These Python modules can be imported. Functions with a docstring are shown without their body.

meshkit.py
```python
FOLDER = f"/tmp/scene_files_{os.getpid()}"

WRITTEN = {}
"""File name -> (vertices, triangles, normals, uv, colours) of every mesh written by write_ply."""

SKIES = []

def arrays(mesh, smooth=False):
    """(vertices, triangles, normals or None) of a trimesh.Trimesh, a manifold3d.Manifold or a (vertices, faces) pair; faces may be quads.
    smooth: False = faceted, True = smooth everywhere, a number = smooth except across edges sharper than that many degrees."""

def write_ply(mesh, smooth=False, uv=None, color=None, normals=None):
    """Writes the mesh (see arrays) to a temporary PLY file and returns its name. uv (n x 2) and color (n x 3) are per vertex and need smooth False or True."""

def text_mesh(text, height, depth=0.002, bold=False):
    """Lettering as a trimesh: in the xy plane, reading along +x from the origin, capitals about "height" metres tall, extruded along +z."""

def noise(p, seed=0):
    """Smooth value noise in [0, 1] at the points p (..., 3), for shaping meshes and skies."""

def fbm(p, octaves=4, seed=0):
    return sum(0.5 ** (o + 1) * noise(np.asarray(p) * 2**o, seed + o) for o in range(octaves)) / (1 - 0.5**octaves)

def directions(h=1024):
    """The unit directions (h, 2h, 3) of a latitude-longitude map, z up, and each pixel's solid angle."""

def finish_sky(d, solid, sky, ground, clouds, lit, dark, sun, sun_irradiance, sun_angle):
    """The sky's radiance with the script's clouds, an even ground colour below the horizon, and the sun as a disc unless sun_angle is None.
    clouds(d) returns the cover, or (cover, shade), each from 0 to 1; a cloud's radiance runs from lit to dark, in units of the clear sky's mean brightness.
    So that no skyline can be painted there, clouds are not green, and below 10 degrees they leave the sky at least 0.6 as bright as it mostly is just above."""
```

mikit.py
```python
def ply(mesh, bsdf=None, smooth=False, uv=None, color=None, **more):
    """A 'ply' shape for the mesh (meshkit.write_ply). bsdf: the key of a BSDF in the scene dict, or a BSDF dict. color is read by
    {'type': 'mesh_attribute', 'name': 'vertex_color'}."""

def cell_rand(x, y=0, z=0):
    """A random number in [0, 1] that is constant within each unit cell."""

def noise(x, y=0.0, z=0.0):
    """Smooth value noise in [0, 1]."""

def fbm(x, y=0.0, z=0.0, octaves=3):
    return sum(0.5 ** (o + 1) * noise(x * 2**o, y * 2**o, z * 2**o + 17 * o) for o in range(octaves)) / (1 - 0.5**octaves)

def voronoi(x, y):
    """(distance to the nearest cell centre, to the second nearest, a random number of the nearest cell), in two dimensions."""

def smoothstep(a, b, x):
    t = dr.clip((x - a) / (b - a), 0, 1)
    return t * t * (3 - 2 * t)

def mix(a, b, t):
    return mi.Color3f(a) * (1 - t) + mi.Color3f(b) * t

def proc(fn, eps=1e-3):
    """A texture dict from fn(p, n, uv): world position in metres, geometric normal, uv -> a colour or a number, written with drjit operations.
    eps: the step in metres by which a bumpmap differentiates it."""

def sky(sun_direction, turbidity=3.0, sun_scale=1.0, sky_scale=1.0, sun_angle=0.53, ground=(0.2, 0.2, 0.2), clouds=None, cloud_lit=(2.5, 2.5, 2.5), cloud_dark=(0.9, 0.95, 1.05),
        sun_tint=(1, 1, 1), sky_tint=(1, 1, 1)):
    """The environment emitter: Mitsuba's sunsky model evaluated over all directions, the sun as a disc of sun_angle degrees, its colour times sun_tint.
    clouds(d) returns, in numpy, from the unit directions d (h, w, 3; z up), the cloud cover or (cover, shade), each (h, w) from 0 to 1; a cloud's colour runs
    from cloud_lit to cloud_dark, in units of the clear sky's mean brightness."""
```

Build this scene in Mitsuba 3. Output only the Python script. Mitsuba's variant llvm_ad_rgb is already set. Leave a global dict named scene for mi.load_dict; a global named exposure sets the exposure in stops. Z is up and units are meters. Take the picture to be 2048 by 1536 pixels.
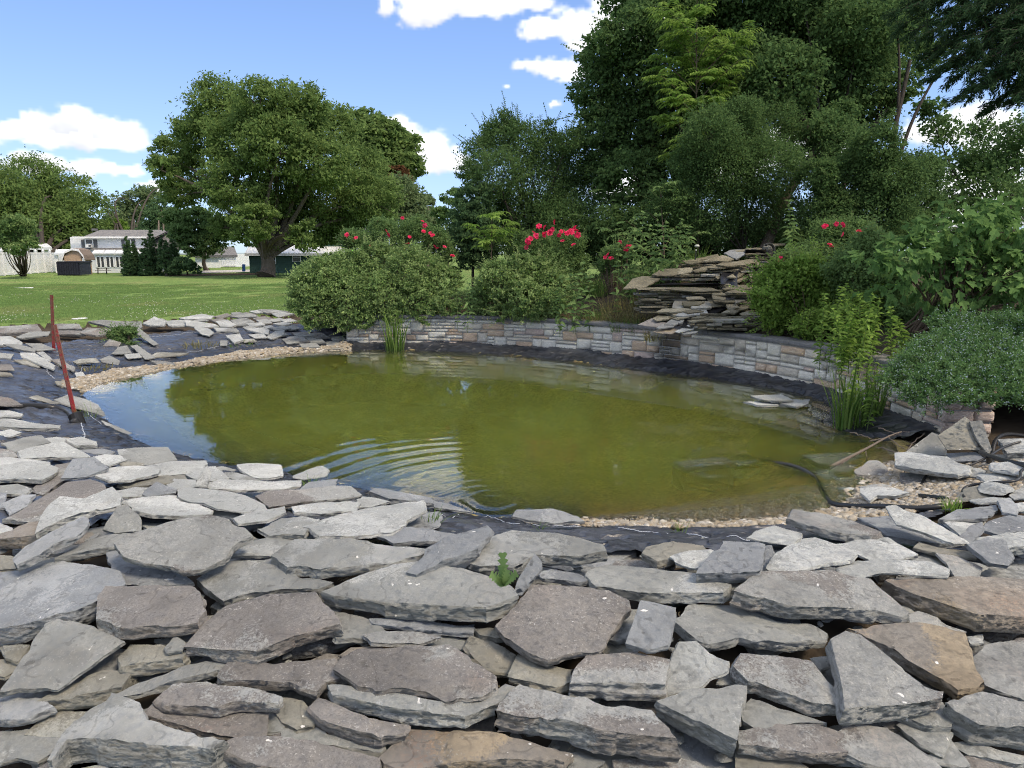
import math
import numpy as np, trimesh, drjit as dr, mitsuba as mi, mikit, meshkit
from mikit import proc, noise as tnoise, fbm as tfbm, voronoi, smoothstep, mix, ply
from scipy.spatial import Delaunay, cKDTree
from scipy.interpolate import RBFInterpolator
from scipy.ndimage import map_coordinates
from shapely.geometry import Polygon, Point, LineString
from shapely import contains_xy

T = mi.ScalarTransform4f
scene, labels = {}, {}
# ---------------------------------------------------------------- camera, sky, exposure
CAM_H, PITCH, FPX = 2.2, math.radians(10.1), 1462.0            # metres above the water, downward pitch, focal length for a 2048-wide frame
scene['camera'] = {'type': 'perspective', 'fov': math.degrees(2 * math.atan(1024 / FPX)), 'fov_axis': 'x', 'near_clip': 0.05, 'far_clip': 3000.0,
                   'to_world': T().look_at(origin=[0, 0, CAM_H], target=[0, math.cos(PITCH), CAM_H - math.sin(PITCH)], up=[0, 0, 1])}
exposure = 2.17
SUN = (0.50, -0.42, 0.76)


def nfbm(p, octaves=4, seed=0):
    return meshkit.fbm(p, octaves, seed)


# cumulus puffs: azimuth (to the right of +y), elevation, half widths, all in degrees
PUFFS = [(-33.3, 7.4, 1.87, 1.01), (-31.8, 7.8, 1.51, 1.26), (-30.0, 8.2, 1.48, 1.52), (-28.2, 7.9, 1.63, 1.12), (-26.6, 7.5, 1.46, 1.08), (-29.8, 7.1, 4.42, 0.8), (-35.4, 7.1, 2.05, 1.16), (-32.4, 5.6, 1.92, 0.85), (-30.0, 5.5, 2.47, 0.75), (-27.5, 5.4, 1.66, 0.64), (-24.7, 4.4, 1.91, 0.47), (-25.6, 4.6, 1.56, 0.33), (-9.4, 8.9, 1.24, 1.03), (-8.3, 8.6, 1.66, 1.38), (-6.5, 7.4, 2.24, 1.75), (-4.7, 6.7, 1.8, 1.21), (-6.2, 6.4, 3.0, 0.93), (-10.6, 7.5, 1.46, 1.39), (-9.0, 17.0, 0.57, 1.03), (-6.3, 16.6, 2.25, 1.17), (-2.7, 17.2, 4.01, 1.28), (0.9, 17.5, 2.55, 0.92), (-1.6, 19.1, 6.5, 1.76), (-8.1, 17.8, 1.43, 0.9), (2.2, 15.7, 2.41, 0.95), (5.0, 15.8, 2.89, 1.62), (7.8, 16.8, 2.84, 2.41), (5.7, 14.5, 2.18, 0.7), (11.7, 17.9, 4.11, 2.91), (10.0, 15.5, 2.82, 1.85), (1.5, 13.5, 1.33, 0.43), (3.4, 13.2, 2.02, 0.79), (5.0, 12.8, 1.47, 0.53), (-0.3, 11.9, 0.3, 0.17), (3.2, 10.7, 0.67, 0.2), (28.4, 7.7, 1.99, 1.24), (31.2, 7.8, 2.92, 1.8), (33.7, 6.4, 2.53, 1.78), (31.8, 4.0, 3.68, 1.86), (34.1, 2.7, 3.03, 1.84), (20.7, 7.2, 3.85, 1.98), (15.7, 6.3, 3.78, 2.06), (8.5, 4.7, 2.95, 1.44), (30.3, 2.2, 3.3, 1.29)]


def clouds(d):
    az, el = np.degrees(np.arctan2(d[..., 0], d[..., 1])), np.degrees(np.arcsin(np.clip(d[..., 2], -1, 1)))
    q = np.stack([az / 2.4, el / 1.5, 0 * az], -1)
    warp = nfbm(q, 5, 3) - .5
    warp2 = nfbm(q * 2.3 + 9, 4, 8) - .5
    warp3 = nfbm(q * 6.1 + 31, 4, 9) - .5
    best, shade = np.full(az.shape, -9.0), np.zeros(az.shape)
    for a, e, ra, re in PUFFS:
        da, de = (az - a + warp * 1.5) / ra, (el - e + warp2 * .9) / re
        v = 1 - np.sqrt(da * da + np.where(de < 0, de * 1.5, de) ** 2)
        shade = np.where(v > best, np.clip(.42 - .75 * de, 0, 1), shade)
        best = np.maximum(best, v)
    # the rest of the sky carries the same scattered fair-weather clouds
    far = np.stack([d[..., 0], d[..., 1], d[..., 2] * 2], -1) * 3.2
    rest = (nfbm(far, 5, 21) - .46) * 6
    inside = np.clip((46 - np.abs(az)) / 8, 0, 1) * np.clip((31 - el) / 7, 0, 1)
    rest = rest - 4.5 * inside
    shade = np.where(best > rest, shade, np.clip(rest * .5, 0, 1))
    best = np.maximum(best, rest)
    cover = np.clip((best + warp * .65 + warp3 * .35 + .06) / .38, 0, 1)
    cover = cover * cover * (3 - 2 * cover)
    return cover * .97, np.clip(shade * .75 + (nfbm(q * 1.3 + 40, 4, 5) - .5) * .9, 0, 1) * .8


scene['sky'] = mikit.sky(SUN, turbidity=3.0, sun_scale=0.58, sky_scale=1.3, sun_angle=17, clouds=clouds, cloud_lit=(2.7, 2.7, 2.75), cloud_dark=(1.25, 1.3, 1.4), sky_tint=(1.0, .95, 1.10), ground=(.08, .1, .05))

# ---------------------------------------------------------------- helpers
rng = np.random.default_rng(7)


def ray(px, py):
    """Direction of the photograph's pixel (2048 x 1536), scaled to one metre of depth along the camera's axis."""
    a, b = (px - 1024) / FPX, (768 - py) / FPX
    return np.array([a, math.cos(PITCH) + b * math.sin(PITCH), -math.sin(PITCH) + b * math.cos(PITCH)])


def P(px, py, y):
    """The point at distance y ahead (world +y) that was measured at this pixel."""
    d = ray(px, py)
    return np.array([0, 0, CAM_H]) + d * (y / d[1])


def PZ(px, py, z):
    d = ray(px, py)
    return np.array([0, 0, CAM_H]) + d * ((z - CAM_H) / d[2])


def S(y):
    """metres per photograph pixel at distance y."""
    return y / FPX


def key_for(name):
    if name not in scene and name not in labels:
        return name
    k = 1
    while f'{name}_{k:03d}' in scene or f'{name}_{k:03d}' in labels:
        k += 1
    return f'{name}_{k:03d}'


_count = {}


def numbered(name):
    n = _count.get(name, 0)
    _count[name] = n + 1
    return name if n == 0 else f'{name}_{n:03d}'


def put(name, mesh, bsdf, parent=None, smooth=False, uv=None, label=None, category=None, group=None, kind=None, shape=None):
    key = numbered(f'{parent}__{name}' if parent else name)
    scene[key] = shape if shape is not None else ply(mesh, bsdf, smooth, uv)
    tag(key, label, category, group, kind)
    return key


def tag(key, label=None, category=None, group=None, kind=None):
    e = {k: v for k, v in (('label', label), ('category', category), ('group', group), ('kind', kind)) if v}
    if e:
        labels.setdefault(key, {}).update(e)


def thing(name, label, category, group=None):
    key = numbered(name)
    tag(key, label, category, group)
    return key


class MB:
    """Collects pieces of ONE part."""
    def __init__(self):
        self.v, self.f, self.uv, self.n = [], [], [], 0

    def add(self, v, f, uv=None):
        v, f = np.asarray(v, float), np.asarray(f, int)
        if f.shape[1] == 4:
            f = np.vstack([f[:, [0, 1, 2]], f[:, [0, 2, 3]]])
        self.v.append(v); self.f.append(f + self.n); self.n += len(v)
        self.uv.append(np.broadcast_to((.5, .5) if uv is None else uv, (len(v), 2)))
        return self

    def mesh(self):
        return np.vstack(self.v), np.vstack(self.f)

    def uvs(self):
        return np.vstack(self.uv)

    def box(self, c, s, rz=0, uv=None, rx=0):
        m = trimesh.creation.box(s)
        if rx: m.apply_transform(trimesh.transformations.rotation_matrix(rx, [1, 0, 0]))
        m.apply_transform(trimesh.transformations.rotation_matrix(rz, [0, 0, 1]))
        return self.add(m.vertices + np.asarray(c), m.faces, uv)

    def tube(self, pts, radii, sides=6, uv=None, cap=True):
        v, f = tube(pts, radii, sides, cap)
        return self.add(v, f, uv)


def tube(pts, radii, sides=6, cap=True):
    p = np.asarray(pts, float)
    r = np.broadcast_to(radii, (len(p),))
    t = np.gradient(p, axis=0)
    t /= np.linalg.norm(t, axis=1, keepdims=True) + 1e-12
    a = np.cross(t, np.where(np.abs(t[:, 2:]) < .9, [0, 0, 1.0], [1.0, 0, 0]))
    for i in range(1, len(a)):                       # parallel transport, so that a tube never flips
        a[i] = a[i - 1] - t[i] * (a[i - 1] @ t[i])
        if np.linalg.norm(a[i]) < 1e-6: a[i] = np.cross(t[i], [1, .3, .2])
        a[i] /= np.linalg.norm(a[i])
    a[0] /= np.linalg.norm(a[0]) + 1e-12
    b, g = np.cross(t, a), np.arange(sides) * 2 * np.pi / sides
    v = (p[:, None] + r[:, None, None] * (np.cos(g)[None, :, None] * a[:, None] + np.sin(g)[None, :, None] * b[:, None])).reshape(-1, 3)
    i, j = np.meshgrid(np.arange(len(p) - 1), np.arange(sides), indexing='ij')
    q = np.stack([i * sides + j, i * sides + (j + 1) % sides, (i + 1) * sides + (j + 1) % sides, (i + 1) * sides + j], -1).reshape(-1, 4)
    f = np.vstack([q[:, [0, 1, 2]], q[:, [0, 2, 3]]])
    if cap:
        n, m = len(v), (len(p) - 1) * sides
        v = np.vstack([v, p[:1], p[-1:]])
        k = np.arange(sides)
        f = np.vstack([f, np.stack([k * 0 + n, (k + 1) % sides, k], 1), np.stack([k * 0 + n + 1, m + k, m + (k + 1) % sides], 1)])
    return v, f


def spline(pts, n=24):
    p = np.asarray(pts, float)
    if len(p) < 3: return np.stack([np.linspace(a, b, n) for a, b in zip(p[0], p[-1])], 1)
    from scipy.interpolate import CubicSpline
    s = np.r_[0, np.cumsum(np.linalg.norm(np.diff(p, axis=0), axis=1))]
    return CubicSpline(s, p)(np.linspace(0, s[-1], n))


# ---------------------------------------------------------------- materials
def rgb(*c):
    return {'type': 'rgb', 'value': list(c if len(c) > 1 else c * 3)}


def mat(key, color, rough=.6, spec=.3, two=True, **more):
    b = {'type': 'principled', 'base_color': color if isinstance(color, dict) else rgb(*color), 'roughness': rough, 'specular': spec, **more}
    scene[key] = {'type': 'twosided', 'bsdf': b} if two else b
    return key


def bumped(key, color, bump, scale=1.0, rough=.7, spec=.3, **more):
    b = {'type': 'principled', 'base_color': color if isinstance(color, dict) else rgb(*color), 'roughness': rough, 'specular': spec, **more}
    scene[key] = {'type': 'twosided', 'bsdf': {'type': 'bumpmap', 'arbitrary': bump, 'scale': scale, 'bsdf': b}}
    return key


def leafmat(key, a, b, trans=.9, rough=.45, spec=None):
    def col(p, n, uv):
        return mix(a, b, uv.x) * (.65 + .7 * uv.y)
    scene[key] = {'type': 'principledthin', 'base_color': proc(col), 'roughness': rough, 'diff_trans': trans, 'eta': 1.35}
    return key


def stonemat(key, a, b, c, patch=.35, rust=0.0, speck=.22, droppings=.012, crust=.42):
    """Weathered flagstone: two close tones, sharp-edged patches of a crust c, fine grain; broken sides show laminations. uv.x is a number of the stone's own, uv.y its lightness."""
    def col(p, n, uv):
        s = uv.x * 91.0
        x, y, z = p.x + s, p.y + s * .7, p.z + s * .3
        big = tfbm(x * 2.6, y * 2.6, z * 2.6, 3)
        mid = tfbm(x * 13, y * 13, z * 13, 3)
        fine = tnoise(x * 210, y * 210, z * 210) * .6 + tnoise(x * 95, y * 95, z * 95) * .4
        k = mix(a, b, smoothstep(.25, .75, big * .75 + mid * .25))
        m = tfbm(x * 2.1 + 7, y * 2.1, z * 2.1, 2) + .22 * (mid - .5) + .18 * (fine - .5)
        k = mix(k, c, smoothstep(.70 - patch * .42, .78 - patch * .42, m) * .85)
        if rust > 0:
            k = mix(k, (.20, .105, .060), rust * smoothstep(.52, .80, tfbm(x * 3.3 + 31, y * 3.3, z * 3.3, 3)) * smoothstep(.25, .75, fine))
        fl = tfbm(x * 3.4 + 11, y * 3.4, z * 3.4, 4)
        k = mix(k, k * .55, .5 * (smoothstep(.016, .004, dr.abs(fl - .47)) + smoothstep(.012, .003, dr.abs(fl - .60))) * smoothstep(.35, .55, mid))      # edges of flaked layers
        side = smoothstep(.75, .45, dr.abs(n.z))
        gr = tnoise(x * 120 + 3, y * 120, z * 120) * .5 + tnoise(x * 260, y * 260, z * 260) * .5
        k = k * (1 - speck + 2 * speck * fine) * (.82 + .36 * mid) * (.66 + .68 * uv.y)
        k = mix(k, (.40, .40, .385), speck * 1.6 * smoothstep(.62, .80, gr) * smoothstep(.40, .62, tfbm(x * 5, y * 5, z * 5 + 9, 2)))     # pale lichen grains
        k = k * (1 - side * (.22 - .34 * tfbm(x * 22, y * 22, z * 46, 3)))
        k = mix(k, k * .5, smoothstep(.48, .70, tfbm(x * 3.6, y * 3.6 + 5, z * 3.6, 3) + .16 * (fine - .5)) * crust)                                            # darker weathered crust
        k = mix(k, k * .45, smoothstep(.72, .80, tnoise(x * 44, y * 44, z * 44) * .65 + mid * .35) * .6)
        if droppings > 0:
            d1 = tnoise(x * 23, y * 23, z * 23) * .7 + .3 * tnoise(x * 70, y * 70, z * 70)
            k = mix(k, (.60, .60, .58), smoothstep(.875 - droppings, .90 - droppings, d1) * .85)
        return k
    def bump(p, n, uv):
        s = uv.x * 91.0
        x, y, z = p.x + s, p.y + s * .7, p.z + s * .3
        side = smoothstep(.75, .45, dr.abs(n.z))
        return tfbm(x * 48, y * 48, z * 48, 3) * .0035 + tnoise(x * 190, y * 190, z * 190) * .0012 + side * (tfbm(x * 26, y * 26, z * 50, 3) * .016 + tfbm(x * 6, y * 6, z * 70, 2) * .004)
    scene[key] = {'type': 'bumpmap', 'arbitrary': proc(bump, 1.5e-3), 'scale': 1.0,
                  'bsdf': {'type': 'principled', 'base_color': proc(col), 'roughness': .82, 'specular': .25}}
    return key


STONE = {
    'g': stonemat('stone_grey', (.228, .240, .233), (.182, .191, .187), (.280, .295, .292), .3, .08),
    'b': stonemat('stone_blue', (.200, .218, .232), (.165, .178, .192), (.255, .272, .282), .3, .0, .22, .012, .25),
    'p': stonemat('stone_purple', (.188, .182, .174), (.147, .142, .137), (.240, .252, .248), .48, .24, .34),
    'w': stonemat('stone_pale', (.305, .322, .318), (.250, .266, .264), (.365, .382, .376), .4, .0, .28, .012, .18),
    'y': stonemat('stone_olive', (.220, .220, .194), (.176, .176, .156), (.27, .278, .256), .32, .10),
    'o': stonemat('stone_rusty', (.228, .206, .176), (.188, .181, .168), (.268, .225, .162), .45, .38),
}
# ---------------------------------------------------------------- the pond basin and its banks
SHORE_PX = [(160, 790), (200, 825), (290, 890), (430, 925), (560, 945), (740, 985), (870, 1000), (960, 1033), (1080, 1046), (1200, 1048), (1400, 1052), (1580, 1042), (1660, 1030), (1740, 985),
            (1780, 940), (1795, 910), (1770, 880), (1690, 865), (1665, 815), (1500, 768), (1250, 735), (1000, 708), (700, 700), (640, 702), (480, 716), (330, 737), (200, 765)]
SHORE = np.array([PZ(x, y, 0)[:2] for x, y in SHORE_PX])
_s = spline(np.vstack([SHORE, SHORE[:1]]), 400)[:-1]
POND = Polygon(_s).buffer(0)
WALL = spline([(-3.95, 17.35), (-1.6, 17.15), (.1, 16.62), (2.4, 14.95), (4.1, 13.1), (4.85, 11.6), (5.08, 10.0), (5.1, 8.35)], 260)
CTRL = [(-3.4, 4.6, .62), (-2.2, 3.95, .62), (-1, 3.75, .6), (0, 3.7, .58), (1, 3.7, .57), (2, 3.8, .56), (3, 4.3, .5), (4.2, 5.2, .45), (5.5, 6.4, .42), (7, 8, .42),
        (-4, 2.4, .15), (-2, 1.9, .06), (0, 1.9, .06), (2, 1.9, .06), (3.8, 2.3, .08), (5.5, 3.4, .12), (0, .5, -.05), (-4, .5, 0), (4, .5, 0), (8, 5, .3), (10, 9, .4),
        (-5.3, 6.6, .56), (-7.3, 9, .52), (-9.5, 12.5, .45), (-11.6, 15.6, .42), (-13.2, 18.3, .42), (-7, 5, .35), (-10, 8, .42), (-14, 14, .42), (-16, 18, .42), (-16, 10, .42), (-12, 3, .3),
        (-9.9, 20, .42), (-6.8, 22, .42), (-4.6, 20.5, .42), (-13, 23, .42), (-8.3, 16.7, .25), (-6, 17.1, .2), (-4.4, 17.9, .3), (-16, 24, .42), (0, 24, .42), (8, 24, .42), (12, 18, .42), (12, 12, .42)]
CTRL += [(x, y, 0.0) for x, y in SHORE]
CTRL += [(x + n[0] * .12, y + n[1] * .12, .15) for (x, y), n in zip(WALL[::26], [(0, 1), (.2, 1), (.6, .8), (.7, .7), (.8, .6), (1, .3), (1, 0), (1, 0), (1, 0), (1, 0)])]
CTRL = np.array(CTRL)
GX, GY, GS = -18.0, -1.0, .08
NX, NY = int(36 / GS), int(27 / GS)
_gx, _gy = np.meshgrid(GX + np.arange(NX) * GS, GY + np.arange(NY) * GS, indexing='ij')
_q = np.stack([_gx.ravel(), _gy.ravel()], 1)
_v = RBFInterpolator(CTRL[:, :2], CTRL[:, 2], kernel='linear', smoothing=.0, neighbors=24)(_q).reshape(NX, NY)
from scipy.ndimage import gaussian_filter
_v = gaussian_filter(_v, 3.0)
_in = contains_xy(POND, _q[:, 0], _q[:, 1])
_dist = cKDTree(_s).query(_q)[0].reshape(NX, NY)
_in = _in.reshape(NX, NY)
_rim = np.clip(_dist / .6, 0, 1)
_v = np.where(_in, 0, np.maximum(_v, .015) * _rim + (1 - _rim) * np.maximum(.0, np.minimum(_v, _dist * .5)))
_shallow = np.exp(-(((_gx - 3.0) / 1.9) ** 2 + ((_gy - 6.9) / 1.5) ** 2)) + .8 * np.exp(-(((_gx - 1.2) / 2.5) ** 2 + ((_gy - 5.8) / .7) ** 2))
_shallow = np.clip(_shallow, 0, 1)
_deep = np.minimum(.85, _dist * (.42 - .24 * _shallow))
_v = np.where(_in, -_deep, _v)
_edge = np.minimum.reduce([_gx - GX, GX + (NX - 1) * GS - _gx, GY + (NY - 1) * GS - _gy, _gy - GY])
_v = np.where(_edge < 3, .42 + (_v - .42) * np.clip(_edge / 3, 0, 1), _v)
VGRID, DGRID = _v, np.where(_in, -_dist, _dist)


def _look(grid, x, y):
    x, y = np.broadcast_arrays(np.asarray(x, float), np.asarray(y, float))
    return map_coordinates(grid, [np.atleast_1d(x).ravel() / GS - GX / GS, np.atleast_1d(y).ravel() / GS - GY / GS], order=1, mode='nearest').reshape(x.shape)


def V(x, y): return _look(VGRID, x, y)          # the banks' outer surface, on which stones rest
def D(x, y): return _look(DGRID, x, y)          # distance from the waterline, negative in the water


_t = np.r_[np.linspace(1.5, 12, 1500), np.linspace(12.01, 26, 900)]


def hit(px, py, lift=0.0):
    """Where the line of sight through a measured pixel meets the banks."""
    d = ray(px, py); d = d / d[1]
    p = np.array([0, 0, CAM_H]) + _t[:, None] * d
    under = p[:, 2] < V(p[:, 0], p[:, 1]) + lift
    i = int(np.argmax(under)) if under.any() else len(_t) - 1
    return p[i]


LEFT_LAWN = Polygon([(-60, 5), (-9.6, 7.6), (-9.0, 9.5), (-10.6, 12.8), (-12.3, 15.8), (-13.3, 18.4), (-9.9, 20.0), (-6.8, 22.0), (-5.5, 23.0), (-5, 60), (-60, 60)])


NEAR_LAWN = Polygon([(-18, -1), (12, -1), (12, 2.2), (4.6, 2.0), (2, 1.55), (-2.5, 1.55), (-4.6, 2.6), (-6.6, 6.2), (-9.2, 8.2), (-18, 9)])
LEFT_LAWN = LEFT_LAWN.union(NEAR_LAWN).union(Polygon([(-60, 4), (-9, 7.4), (-9.4, 9), (-60, 12)])).buffer(0)


def grid_mesh(xs, ys, zfn):
    x, y = np.meshgrid(xs, ys, indexing='ij')
    v = np.stack([x, y, zfn(x, y)], -1).reshape(-1, 3)
    i, j = np.meshgrid(np.arange(len(xs) - 1), np.arange(len(ys) - 1), indexing='ij')
    a = i * len(ys) + j
    return v, np.stack([a, a + len(ys), a + len(ys) + 1, a + 1], -1).reshape(-1, 4)


def ground_z(x, y):
    inside = (x > GX) & (x < GX + (NX - 1) * GS) & (y > GY) & (y < GY + (NY - 1) * GS)
    v = np.where(inside, V(x, y), .42)
    d = np.where(inside, D(x, y), 50)
    lawn = contains_xy(LEFT_LAWN, x, y) | ~inside
    return np.where(lawn, v, v - np.where(d > 0, .13 * np.clip(d / .5, 0, 1), 0)) + np.where(lawn, 0, .02 * (nfbm(np.stack([x, y, 0 * x], -1) * 2, 3) - .5))


_xs = np.r_[-500, -250, -120, -70, -45, -30, -22, np.arange(-18, 12.01, .12), 14, 18, 24, 34, 50, 80, 140, 260, 500]
_ys = np.r_[-60, -20, -6, np.arange(-1, 24.01, .12), 26, 29, 33, 40, 50, 65, 85, 120, 180, 300, 600, 1200]
_gv, _gf = grid_mesh(_xs, _ys, ground_z)
_c = _gv[_gf].mean(1)
_inside = (_c[:, 0] > -18) & (_c[:, 0] < 12) & (_c[:, 1] > -1) & (_c[:, 1] < 24)
_lawn = contains_xy(LEFT_LAWN, _c[:, 0], _c[:, 1]) | ~_inside
_bed = ~_lawn & (D(_c[:, 0], _c[:, 1]) < .15)


def grass_col(p, n, uv):
    k = mix((.095, .160, .048), (.145, .21, .070), tfbm(p.x * .35, p.y * .12, 0, 3))
    k = mix(k, (.18, .20, .085), .55 * smoothstep(.55, .75, tfbm(p.x * .9 + 5, p.y * .5, 0, 3)))
    return k * (.65 + .7 * tfbm(p.x * 14, p.y * 14, 0, 2))


bumped('lawn_turf', proc(grass_col), proc(lambda p, n, uv: tfbm(p.x * 22, p.y * 22, 0, 3) * .05, 5e-3), rough=.9, spec=.1)
bumped('soil', proc(lambda p, n, uv: mix((.035, .028, .022), (.075, .062, .048), tfbm(p.x * 9, p.y * 9, p.z * 9, 3))), proc(lambda p, n, uv: tfbm(p.x * 40, p.y * 40, p.z * 40, 3) * .02), rough=.95, spec=.1)
bumped('bed_silt', proc(lambda p, n, uv: mix((.16, .13, .05), (.30, .24, .11), tfbm(p.x * 3, p.y * 3, 0, 3)) * (.6 + .8 * tnoise(p.x * 34, p.y * 34, 0))), proc(lambda p, n, uv: tnoise(p.x * 34, p.y * 34, 0) * .015), rough=.9, spec=.1)
for name, m, mk in (('lawn', _lawn, 'lawn_turf'), ('bank_soil', ~_lawn & ~_bed, 'soil'), ('pond_bed', _bed, 'bed_silt')):
    f = _gf[m]; u, inv = np.unique(f, return_inverse=True)
    put(name, (_gv[u], inv.reshape(-1, 4)), mk, smooth=True, kind='structure')

# the water: one closed body, its top in real ripples, its depth green with algae
WS = .035
_wx, _wy = np.arange(-8.0, 6.2, WS), np.arange(5.0, 18.0, WS)
X, Y = np.meshgrid(_wx, _wy, indexing='ij')


def waves(x, y):
    cx, cy = -.15, 6.35
    r = np.hypot(x - cx, y - cy)
    ring = .0017 * np.sin((r + .22 * (nfbm(np.stack([x, y, 0 * x], -1) * 1.1, 3, 4) - .5)) * 2 * np.pi / .27) * np.exp(-((r - 1.75) / .75) ** 2) * np.clip(1.2 - (x - cx) * .7, 0, 1.6) / 1.6
    ring += .0014 * np.sin((r + .30 * nfbm(np.stack([x, y, 0 * x], -1) * 2.2, 3, 6)) * 2 * np.pi / .16) * np.exp(-((r - .35) / .5) ** 2)
    q = np.stack([x, y, 0 * x], -1)
    small = (nfbm(q * [3.0, 7.5, 1], 3, 11) - .5) * .0009 + (nfbm(q * [7, 13, 1] + 3, 2, 12) - .5) * .00035
    calm = .25 + .75 * np.clip(nfbm(q * .35, 2, 14) * 2.4 - .55, 0, 1)
    right = .010 * (nfbm(q * [2.2, 5.5, 1] + 50, 2, 15) - .5) * np.exp(-(((x - 1.4) / 1.0) ** 2 + ((y - 8.0) / 1.6) ** 2)) * .35
    return ring + small * calm + right


_wb = POND.buffer(.35)
_wm = contains_xy(_wb, X[:-1, :-1] + WS / 2, Y[:-1, :-1] + WS / 2)
_id = np.arange(X.size).reshape(X.shape)
_qd = np.stack([_id[:-1, :-1], _id[1:, :-1], _id[1:, 1:], _id[:-1, 1:]], -1)[_wm]
_top = np.stack([X, Y, waves(X, Y)], -1).reshape(-1, 3)
_e = np.vstack([_qd[:, [0, 1]], _qd[:, [1, 2]], _qd[:, [2, 3]], _qd[:, [3, 0]]])
_es = {}
for a, b in _e:
    if (b, a) in _es: del _es[(b, a)]
    else: _es[(a, b)] = 1
_side = np.array(list(_es))
_N = X.size
_bot = _top.copy(); _bot[:, 2] = -1.7
_faces = np.vstack([_qd, _qd[:, ::-1] + _N, np.stack([_side[:, 1], _side[:, 0], _side[:, 0] + _N, _side[:, 1] + _N], 1)])
_u, _inv = np.unique(_faces, return_inverse=True)
_wv, _wf = np.vstack([_top, _bot])[_u], _inv.reshape(-1, 4)
scene['pond_algae'] = {'type': 'homogeneous', 'albedo': rgb(.86, .875, .34), 'sigma_t': 3.4, 'phase': {'type': 'isotropic'}}
scene['water_surface'] = {'type': 'dielectric', 'int_ior': 1.5, 'ext_ior': 1.0}
scene['water'] = {**ply((_wv, _wf), 'water_surface', 40), 'interior': {'type': 'ref', 'id': 'pond_algae'}}
labels['water'] = {'kind': 'structure'}
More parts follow.
